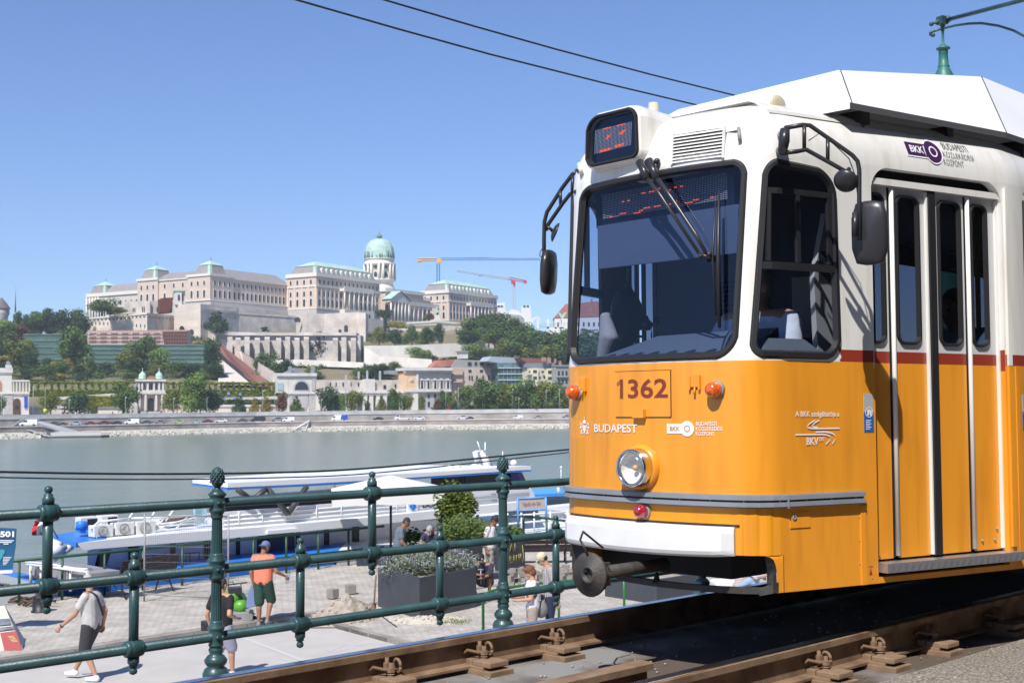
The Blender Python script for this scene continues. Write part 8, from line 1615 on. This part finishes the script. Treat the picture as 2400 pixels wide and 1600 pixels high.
for i in range(9): mb = MB(); x = 1306 + i * 12; mb.prism([g9(x,755,-.3), g9(x + 4,755,-.3), g9(x + 4,764,-.3), g9(x,764,-.3)], Vector((0,.3,0))); mb.build('window', GLW, t_)
mb = MB(); mb.prism([g9(1385,708), g9(1389,708), g9(1389,700), g9(1385,700)], Vector((0,3,0))); mb.build('chimney', REDR, t_)
t_ = thing('ornamental_gate', 'white ornamental gate and railing with a bird statue on its pillar', 'gate', gd(1290,780,880)); gA = lambda x, y, o=0: gd(x, y,880 + o)
mb = MB(); mb.prism([gA(1282,782), gA(1336,785), gA(1336,768), gA(1282,765)], Vector((0,6,0))); mb.prism([gA(1316,770), gA(1322,770), gA(1321,748), gA(1314,748)], Vector((0,3,0))); mb.build('wall', WH, t_)
for x in (1229,1240,1258,1282,1300,1311): mb = MB(); mb.prism([gA(x,770), gA(x + 5,770), gA(x + 5,750), gA(x + 2.5,746), gA(x,750)], Vector((0,2,0))); mb.build('pillar', WH, t_)
mb = MB()
for i in range(9): a = pi * i / 8; q = pi * (i + 1) / 8; mb.prism([gA(1257 + 10 * cos(a),752 - 10 * sin(a)), gA(1257 + 10 * cos(q),752 - 10 * sin(q)), gA(1257 + 6 * cos(q),752 - 6 * sin(q)), gA(1257 + 6 * cos(a),752 - 6 * sin(a))], Vector((0,1.5,0)))
mb.build('gate_arch', WH, t_)
mb = MB(); 
for x in range(1264,1312,3): mb.tube([gA(x,768), gA(x,757)],.12,3)
mb.tube([gA(1262,758), gA(1312,758)],.15,3); mb.build('iron_railing', COP, t_)
mb = MB(); mb.prism([gA(1317,748), gA(1313,741), gA(1308,733), gA(1313,732), gA(1317,739), gA(1322,733), gA(1329,731), gA(1323,740), gA(1320,748)], Vector((0,1,0))); mb.build('bird_statue', COP, t_)
P = gd(8,755,820); t_ = thing('tower', 'round stone tower with conical roof at the left edge', 'tower', P); k = 820 / F; zt2 = lambda y: gd(8, y,820).z
mb = MB(); mb.lathe(Vector((gd(3,750,820).x,820,0)),[(15 * k, zt2(800)),(15 * k, zt2(742)),(18 * k, zt2(736)),(18 * k, zt2(723))],20); mb.build('wall', BSG, t_); mb = MB(); mb.lathe(Vector((gd(3,750,820).x,820,0)),[(21 * k, zt2(723)),(10 * k, zt2(708)),(.5 * k, zt2(697))],20, sm=False); mb.build('roof', mat('tower_roof',(.14,.12,.12),.85), t_)
mb = MB(); mb.prism([gd(13,725,812), gd(17,725,812), gd(17,732,812), gd(13,732,812)], Vector((0,1,0))); mb.build('window', GLW, t_)
mb = MB(); mb.tube([gd(36,732,1000), gd(36.5,670,1000)],[.7,.15],4); tag(mb.build('mast', mat('mast_red',(.45,.25,.25),.6), org=gd(36,732,1000)), 'thin red and white radio mast beside the left tower', 'mast')
# cranes
def lattice(mb, A, B_, w0, n_, r):
    d = (B_ - A).normalized(); x = d.cross(Vector((0,1,0))).normalized(); y = Vector((0,1,0))
    for sx, sy in ((-1,-1),(1,-1),(1,1),(-1,1)): mb.tube([A + (x * sx + y * sy) * w0, B_ + (x * sx + y * sy) * w0 * .8], r,3, cap=False)
    for i in range(n_): p, q = A.lerp(B_, i / n_), A.lerp(B_,(i + 1) / n_); s_ = 1 if i % 2 else -1; mb.tube([p - x * s_ * w0, q + x * s_ * w0], r * .7,3, cap=False)
gB = lambda x, y: gd(x, y,1150); t_ = thing('tower_crane', 'blue tower crane with yellow counter jib behind the palace', 'crane', gB(1027,665), 'construction cranes'); CB_ = mat('crane_blue',(.08,.25,.52),.5); CY_ = mat('crane_yellow',(.80,.42,.04),.5)
mb = MB(); lattice(mb, gB(1027,700), gB(1027,618),1.4,12,.38); mb.build('mast', CB_, t_); mb = MB(); lattice(mb, gB(1032,607), gB(1266,607.5),.9,34,.26); mb.tube([gB(1026,602), gB(1032,605), gB(1150,603)],.2,3); mb.build('jib', CB_, t_)
mb = MB(); lattice(mb, gB(979,609), gB(1024,607.5),1.1,8,.5); mb.box(gB(983,612),(3.4,2,2.2)); mb.box(gB(1031,611),(3.5,3,4)); mb.build('counter_jib', CY_, t_); mb = MB(); mb.tube([gB(1151,610), gB(1152,655)],.07,3); mb.build('hoist_rope', M['grey'], t_)
t_ = thing('tower_crane', 'smaller white and red crane with a slanting jib right of the palace', 'crane', gB(1204,720), 'construction cranes'); CR_ = mat('crane_red',(.55,.04,.06),.5); CW_ = mat('crane_white',(.72,.70,.70),.5)
mb = MB(); lattice(mb, gB(1205,740), gB(1205,668),1.2,10,.36); mb.build('mast', CW_, t_); mb = MB(); lattice(mb, gB(1196,654), gB(1071,634.5),.8,24,.24); mb.build('jib', CW_, t_); mb = MB(); lattice(mb, gB(1193,652), gB(1234,660),1.0,8,.32); mb.box(gB(1203,661),(4,3,3)); mb.box(gB(1205,667),(2,2,3)); mb.box(gB(1231,661),(3,2,2.6)); mb.tube([gB(1125,645), gB(1124,647)],.7,4); mb.build('counter_jib', CR_, t_)
# ================================================================== TREES
TCOL = dict(green=(.085,.145,.036), dark=(.042,.085,.030), olive=(.155,.18,.038), yellow=(.30,.29,.045), bluish=(.065,.115,.052), brown=(.15,.075,.042), gold=(.31,.23,.05), purple=(.040,.036,.036), light=(.15,.23,.05))
def crown_mesh(seed, shape, col, nleaf=2600):
    """unit tree: height 1, crown width about 1, many leaf clumps with gaps"""
    rr = random.Random(seed); mb = MB(); lobes = []
    if shape == 'round':
        for i in range(13): a = rr.uniform(0,2 * pi); r = rr.uniform(.05,.30); lobes.append((Vector((cos(a) * r, sin(a) * r, rr.uniform(.22,.82))), rr.uniform(.14,.24)))
        lobes.append((Vector((0,0,.52)),.30)); lobes.append((Vector((0.02,0,.8)),.17))
    elif shape == 'cone':
        for i in range(12): z = .15 + .8 * i / 12; r = .34 * (1 - z) + .05; a = i * 2.4; lobes.append((Vector((cos(a) * r * .8, sin(a) * r * .8, z)), max(.09,.26 * (1.1 - z))))
    elif shape == 'column':
        for i in range(10): z = .12 + .8 * i / 10; a = i * 2.1; lobes.append((Vector((cos(a) * .14, sin(a) * .14, z)),.22 - .1 * abs(z - .45)))
    else:
        for i in range(13): a = rr.uniform(0,2 * pi); r = rr.uniform(.05,.34); lobes.append((Vector((cos(a) * r, sin(a) * r, rr.uniform(.18,.66))), rr.uniform(.15,.25)))
    tot = sum(q ** 2 for _, q in lobes)
    for c, q in lobes:
        for _ in range(int(nleaf * q * q / tot)):
            d = Vector((rr.gauss(0,1), rr.gauss(0,1), rr.gauss(0,1))).normalized(); rad = q * (rr.random() ** .28) * rr.uniform(.85,1.12); p = c + d * rad
            nn_ = (d + Vector((rr.gauss(0,.6), rr.gauss(0,.6), rr.gauss(0,.6)))).normalized(); x, y = perp(nn_); s_ = rr.uniform(.016,.040); an = rr.uniform(0,3); x2 = x * cos(an) + y * sin(an); y2 = y * cos(an) - x * sin(an)
            mb.add([p - x2 * s_, p - y2 * s_ * .7, p + x2 * s_, p + y2 * s_ * .7],[(0,1,2,3)])
    o = mb.build('crown', mat('leaf_' + col, TCOL[col],.75, vary=.30, scale=2.2, spec=.15), None, fix=False); me = o.data; bpy.data.objects.remove(o); return me
def trunk_mesh(seed):
    rr = random.Random(seed); mb = MB(); mb.tube([Vector((0,0,-.06)), Vector((.01,0,.18)), Vector((0,.01,.42)), Vector((.01,0,.62))],[.035,.028,.018,.008],7)
    for i in range(5): a = rr.uniform(0,6.3); z = rr.uniform(.2,.45); mb.tube([Vector((0,0, z)), Vector((cos(a) * .12, sin(a) * .12, z + .14)), Vector((cos(a) * .22, sin(a) * .22, z + .22))],[.014,.009,.004],5)
    o = mb.build('trunk', mat('bark',(.09,.065,.045),.9), None); me = o.data; bpy.data.objects.remove(o); return me
CM = {}; TM = [trunk_mesh(i) for i in range(3)]
NUMW = {}
def tree(x, ytop, ybot, wd, col, shape, label, grp, Y=None, prom=False):
    key = (col, shape, len(NUMW) % 2)
    if key not in CM: CM[key] = crown_mesh(len(CM) * 7 + 3, shape, col,2600)
    if prom: P = bk(x,26 + (x % 7),-1.1); Yt = P.y
    elif Y: P = gd(x, ybot, Y); Yt = Y
    else: P = onT(x, ybot); Yt = P.y
    h_ = max(.5, gd(x, ytop, Yt).z - P.z); wm_ = wd * Yt / F
    t = thing('tree' if shape != 'bush' else 'bush', label, 'tree' if shape != 'bush' else 'bush', P, grp); r0 = (x * 13 + ytop) % 6; NUMW[label] = 1
    for nm, me in (('crown', CM[key]),('trunk', TM[int(x) % 3])):
        if nm == 'trunk' and shape == 'bush': continue
        o = bpy.data.objects.new(nm, me); COL.objects.link(o); o.parent = t; o.rotation_euler = (0,0, r0)
        k = wm_ / {'round': .72 if prom else .62, 'cone': .62, 'column': .52, 'bush': .72}[shape]; hh = h_ / (1.0 if shape != 'bush' else .86); o.scale = (k, k, hh) if nm == 'crown' else (max(k, hh * .6) * .8, max(k, hh * .6) * .8, hh)
PG, HG = 'trees along the far promenade', 'trees on the castle hill'
for q in [(-2,922,968,26, 'green', 'round', 'promenade tree cut by the left edge'),(118,914,972,52, 'olive', 'round', 'olive promenade tree right of the tall left lamp post'),(178,918,970,62, 'bluish', 'round', 'bluish green spreading promenade tree under the pergola'),(217,938,970,26, 'olive', 'round', 'small yellowish promenade tree beside the bluish one'),
 (290,894,970,64, 'green', 'round', 'big promenade tree left of the domed gatehouse'),(405,910,966,48, 'olive', 'round', 'yellow green promenade tree right of the gatehouse'),(449,868,966,62, 'light', 'round', 'tallest light green promenade tree'),(470,915,966,40, 'green', 'round', 'lower green crown beside the tallest tree'),(500,908,966,46, 'dark', 'round', 'dark promenade tree left of the blue boards'),
 (561,926,963,28, 'dark', 'cone', 'small dark cone shaped promenade tree'),(597,930,963,20, 'gold', 'cone', 'small golden promenade tree, left of two'),(624,926,964,26, 'gold', 'cone', 'golden promenade tree beside the tall lamp post'),(660,918,966,32, 'brown', 'round', 'reddish promenade tree left of the great arch'),(694,926,964,26, 'green', 'cone', 'cone shaped tree in front of the great arch'),
 (768,902,964,60, 'dark', 'round', 'round dark tree right of the great arch'),(803,920,963,26, 'light', 'round', 'light green tree squeezed between two round ones'),(829,913,963,46, 'olive', 'round', 'olive round tree before the arcade'),(861,938,962,14, 'dark', 'bush', 'small dark shrub in an arch of the arcade'),(895,926,961,24, 'olive', 'cone', 'slim olive cone tree before the arcade'),(925,909,962,30, 'green', 'column', 'upright green tree before the arcade'),
 (955,926,961,32, 'olive', 'round', 'olive tree left of the museum pavilion'),(989,923,959,15, 'olive', 'column', 'slender tree in front of the ochre wall'),(1024,932,959,22, 'brown', 'round', 'small brownish tree below the pediments'),(1060,928,958,28, 'olive', 'round', 'small tree right of the museum pavilion'),(1086,938,958,22, 'green', 'cone', 'small cone tree in front of the wood'),
 (1090,902,958,60, 'light', 'round', 'bright green tree at the left end of the wood'),(1135,883,958,74, 'green', 'round', 'large green tree, tallest of the promenade wood'),(1120,928,958,26, 'olive', 'round', 'small olive tree under the large green one'),(1148,925,957,34, 'green', 'cone', 'cone shaped tree under the wood'),(1185,893,957,60, 'olive', 'round', 'olive tree right of the large green one'),
 (1215,897,957,66, 'light', 'round', 'light green tree in the middle of the wood'),(1240,884,957,60, 'green', 'round', 'green tree in front of the beige house'),(1275,893,956,56, 'olive', 'round', 'olive tree near the parked yellow car'),(1305,890,956,60, 'green', 'round', 'green tree next to the front of the tram'),(1330,905,956,50, 'olive', 'round', 'last tree, partly behind the tram'),(1170,915,957,40, 'light', 'round', 'low bright tree between the larger crowns'),(1040,912,957,30, 'green', 'round', 'green tree at the corner of the colonnade house'),(1375,895,956,70, 'green', 'round', 'tree seen only through the windscreen')]: tree(*q, PG, prom=True)
for i, q in enumerate([(15,748,812,56, 'light', 'round', 'pale green tree below the left tower'),(42,757,812,50, 'brown', 'round', 'red brown tree below the left tower'),(41,728,775,18, 'dark', 'column', 'dark cypress beside the radio mast'),(60,733,790,30, 'bluish', 'round', 'bluish tree right of the cypress'),(85,726,790,42, 'green', 'round', 'airy tree on the left skyline'),(112,719,790,44, 'dark', 'round', 'highest dark tree on the left skyline'),(143,722,790,48, 'dark', 'round', 'dark tree second on the left skyline'),(182,722,778,52, 'green', 'round', 'grey green dome shaped tree on the skyline'),(196,738,785,34, 'dark', 'round', 'dark tree touching the bastion wall'),
 (168,763,862,70, 'green', 'round', 'big green tree left of the bastion'),(142,775,835,34, 'olive', 'round', 'olive tree leaning on the big green tree'),(190,775,850,34, 'olive', 'round', 'yellow tinged tree right of the big green one'),(46,794,866,60, 'olive', 'round', 'olive tree in front of the left netting'),(72,818,872,36, 'dark', 'round', 'dark tree below the olive one'),(10,792,850,50, 'dark', 'round', 'dark tree at the left edge'),(8,832,860,50, 'yellow', 'round', 'yellow tree at the left edge'),(20,848,872,40, 'dark', 'bush', 'dark bush above the left pavilion'),(107,837,860,24, 'bluish', 'bush', 'bluish bush before the left netting'),(60,860,892,36, 'dark', 'bush', 'round dark bush at the left'),(98,852,894,44, 'green', 'bush', 'round green bush above the pergola'),(122,850,885,26, 'green', 'bush', 'green bush beside the round one'),(130,847,874,22, 'yellow', 'round', 'small yellow tree on the hillside'),(145,840,888,28, 'green', 'round', 'green tree between a yellow and an orange one'),(160,837,872,22, 'gold', 'round', 'small orange tree on the hillside'),(132,872,893,34, 'yellow', 'bush', 'yellow bush right above the pergola'),
 (190,852,884,32, 'dark', 'bush', 'dark bush below the big green tree'),(188,868,893,24, 'bluish', 'cone', 'small cone tree above the pergola'),(212,842,884,30, 'green', 'cone', 'green cone tree on the slope'),(243,846,882,32, 'bluish', 'round', 'bluish small tree on the slope'),(262,860,880,18, 'green', 'bush', 'small green bush on the slope'),(232,870,886,22, 'light', 'bush', 'light bush on the slope'),(304,872,893,34, 'green', 'bush', 'green bush left of the domes'),
 (345,783,868,64, 'green', 'round', 'big green tree in front of the netting, its tallest crown'),(300,815,872,56, 'olive', 'round', 'olive brown tree left of the tallest crown'),(375,812,874,44, 'light', 'round', 'yellow green tree right of the tallest crown'),(322,840,878,50, 'dark', 'round', 'dark tree under the big green one'),(305,800,840,34, 'green', 'round', 'upper crown left of the tallest'),(363,850,880,30, 'olive', 'bush', 'olive bush between the twin domes'),
 (430,806,858,46, 'bluish', 'round', 'dark bluish tree in front of the netting'),(410,845,885,44, 'green', 'bush', 'green bush right of the domes'),(445,850,886,56, 'dark', 'bush', 'wide dark bush right of the domes'),(497,793,882,36, 'dark', 'column', 'tall dark cypress beside the covered stairs'),(495,850,890,44, 'dark', 'bush', 'dark bush at the foot of the cypress'),(515,850,890,18, 'dark', 'column', 'short cypress beside the tall one'),(475,872,895,30, 'olive', 'bush', 'olive bush near the stairs'),
 (620,823,878,54, 'green', 'round', 'bushy green tree right of the stepped wall'),(668,838,885,40, 'dark', 'round', 'darker tree beside the bushy green one'),(645,850,880,40, 'green', 'bush', 'low green bush between them'),(748,771,845,48, 'purple', 'round', 'very dark tree in front of the buttresses'),(836,787,846,38, 'dark', 'cone', 'dark conical tree at the right end of the buttresses'),(820,822,846,28, 'green', 'bush', 'green bush below the conical tree'),(796,830,845,16, 'light', 'bush', 'light bush between buttresses'),(676,792,842,22, 'light', 'column', 'thin creeper clad tree before a buttress'),(708,795,842,16, 'olive', 'column', 'pale climbing plant before a buttress'),(636,796,838,12, 'olive', 'column', 'thin climbing plant left of the others'),
 (845,860,890,44, 'green', 'bush', 'green bush above the arcade, left'),(900,849,890,40, 'dark', 'round', 'dark tree above the arcade'),(870,853,890,36, 'dark', 'round', 'dark tree left of the slim chimneys'),(740,866,888,34, 'green', 'bush', 'green bush behind the right urn'),(725,860,880,30, 'light', 'bush', 'light bush behind the great arch building'),(925,842,868,40, 'light', 'bush', 'light climbing bush on the pale wall'),
 (975,811,860,34, 'light', 'round', 'thin light green tree on the lawn'),(997,818,860,24, 'light', 'round', 'second thin light green tree'),(1014,830,860,28, 'brown', 'round', 'bare brownish tree on the lawn'),(1072,814,840,30, 'dark', 'bush', 'dark bush above the red roof')]): tree(*q, HG)
for q in [(239,699,738,62, 'green', 'round', 'spreading tree in front of the low palace wing',690),(275,716,736,44, 'olive', 'bush', 'olive bush beside the spreading tree',690),(508,727,778,48, 'dark', 'cone', 'dark conifer before the grey curtain wall',690),(620,765,778,18, 'dark', 'bush', 'dark bush on the buttress terrace',690),(900,724,748,34, 'dark', 'round', 'dark tree beneath the portico',790),(903,738,786,8, 'dark', 'column', 'narrow cypress below the portico',765),(889,763,809,38, 'olive', 'round', 'terrace tree nearest the corner tower',680),(925,768,810,34, 'dark', 'round', 'second terrace tree from the corner tower',680),(966,760,808,34, 'green', 'round', 'third terrace tree, below the white terrace',680),(1003,764,808,34, 'dark', 'round', 'fourth terrace tree, wide and dark',680),(1030,755,808,22, 'dark', 'round', 'fifth terrace tree, slim, at the grey bastion',680),(935,750,772,42, 'yellow', 'bush', 'yellow green hedge below the portico',780),(1010,732,750,18, 'brown', 'bush', 'reddish bush left of the statue',860),(1000,733,752,14, 'olive', 'bush', 'olive shrub by the colonnade',860),
 (1105,743,800,48, 'green', 'round', 'green tree left on the wooded slope'),(1098,772,812,50, 'dark', 'round', 'dark tree low on the left of the wooded slope'),(1138,730,780,50, 'green', 'round', 'tree just below the right palace wing'),(1172,731,780,44, 'dark', 'round', 'dark round tree on the wooded skyline'),(1146,770,812,40, 'olive', 'round', 'olive tree on the wooded slope'),(1205,742,812,60, 'green', 'round', 'broad green tree on the wooded skyline'),(1200,775,835,60, 'green', 'round', 'green tree in the middle of the slope'),(1245,766,835,50, 'green', 'round', 'green tree below the ornamental gate'),(1180,790,842,44, 'olive', 'round', 'bright olive tree low on the slope'),(1110,803,842,44, 'light', 'round', 'flowering light tree above the dormer roof'),(1130,818,842,34, 'dark', 'round', 'small dark tree above the dormer roof'),(1238,815,845,54, 'yellow', 'round', 'yellow tree above the silver roof'),(1222,800,845,60, 'green', 'round', 'green tree behind the yellow one'),(1275,772,845,60, 'dark', 'round', 'dark tree right on the slope'),(1305,782,850,60, 'green', 'round', 'green tree under the white palace'),(1330,768,850,60, 'green', 'round', 'tree behind the edge of the tram'),(1290,808,858,60, 'olive', 'round', 'olive tree above the beige house'),(1155,812,845,34, 'green', 'bush', 'bush above the glass house'),(1370,775,860,80, 'green', 'round', 'hill tree visible through the windscreen, left'),(1430,780,860,80, 'green', 'round', 'hill tree visible through the windscreen, right'),(1340,815,862,60, 'dark', 'round', 'dark tree low at the tram edge'),(1265,800,850,40, 'green', 'round', 'small green tree filling the slope'),(1160,750,812,56, 'green', 'round', 'mid green tree in the upper wood'),(1225,760,820,50, 'dark', 'round', 'dark green tree in the upper wood')]:
    if len(q) == 8: tree(*q[:7], HG, Y=q[7])
    else: tree(*q, HG, Y=700 - (q[2] - 780) * .9)
mb = MB(); mb.tube([bk(106,23.5,-1), bk(106,23.5,.6)],.06,4); mb.ball(bk(106,23.5,1.0),.75,8); tag(mb.build('buoy', mat('ball_yellow',(.55,.55,.06),.7), org=bk(106,23.5,-1)), 'yellow ball at the foot of a mast on the left promenade', 'ball')

# shrubs and undergrowth covering the slopes
rr = random.Random(21); ms = [MB(), MB(), MB()]
ZON = [(-40,500,790,888,420),(1075,1420,775,860,330),(600,690,850,885,60),(860,1020,788,806,60),(830,960,862,886,70),(1020,1420,900,950,160),(930,1160,845,862,40),(640,760,858,868,20),(-40,200,765,800,90)]
for x0, x1, y0, y1, k in ZON:
    for _ in range(k):
        x, y = rr.uniform(x0, x1), rr.uniform(y0, y1); c = onT(x, y) if y < 895 else bk(x, rr.uniform(30,58),-1); r = rr.uniform(1.6,4.2); m_ = ms[rr.choice((0,0,0,1,1,2))]
        for _ in range(70):
            d = Vector((rr.gauss(0,1), rr.gauss(0,1), abs(rr.gauss(0,1)))).normalized(); p = c + Vector((d.x * r, d.y * r, d.z * r * .8)) * rr.uniform(.7,1.1); a, b_ = perp((d + Vector((rr.gauss(0,.5), rr.gauss(0,.5), rr.gauss(0,.5)))).normalized()); q = rr.uniform(.25,.6); m_.add([p - a * q, p - b_ * q * .7, p + a * q, p + b_ * q * .7],[(0,1,2,3)])
for m_, c_, lb in zip(ms,('green', 'dark', 'olive'),('green undergrowth', 'dark green undergrowth', 'olive undergrowth')): tag(m_.build('undergrowth', mat('leaf_' + c_, TCOL[c_],.75), fix=False), lb + ' covering the slopes of the castle hill', kind='stuff')

# ================================================================== HAZE
hz = bpy.data.materials.new('haze_air'); hz.use_nodes = True; t = hz.node_tree; t.nodes.clear(); o_ = t.nodes.new('ShaderNodeOutputMaterial'); pv_ = t.nodes.new('ShaderNodeVolumePrincipled')
pv_.inputs['Color'].default_value = (.80,.88,1,1); pv_.inputs['Density'].default_value = .00016; t.links.new(pv_.outputs[0], o_.inputs['Volume'])
mb = MB(); mb.bbox(-950,950,-150,1400,-9,205, lambda a, b, c: Vector((a, b, c))); tag(mb.build('haze', hz), kind='stuff')
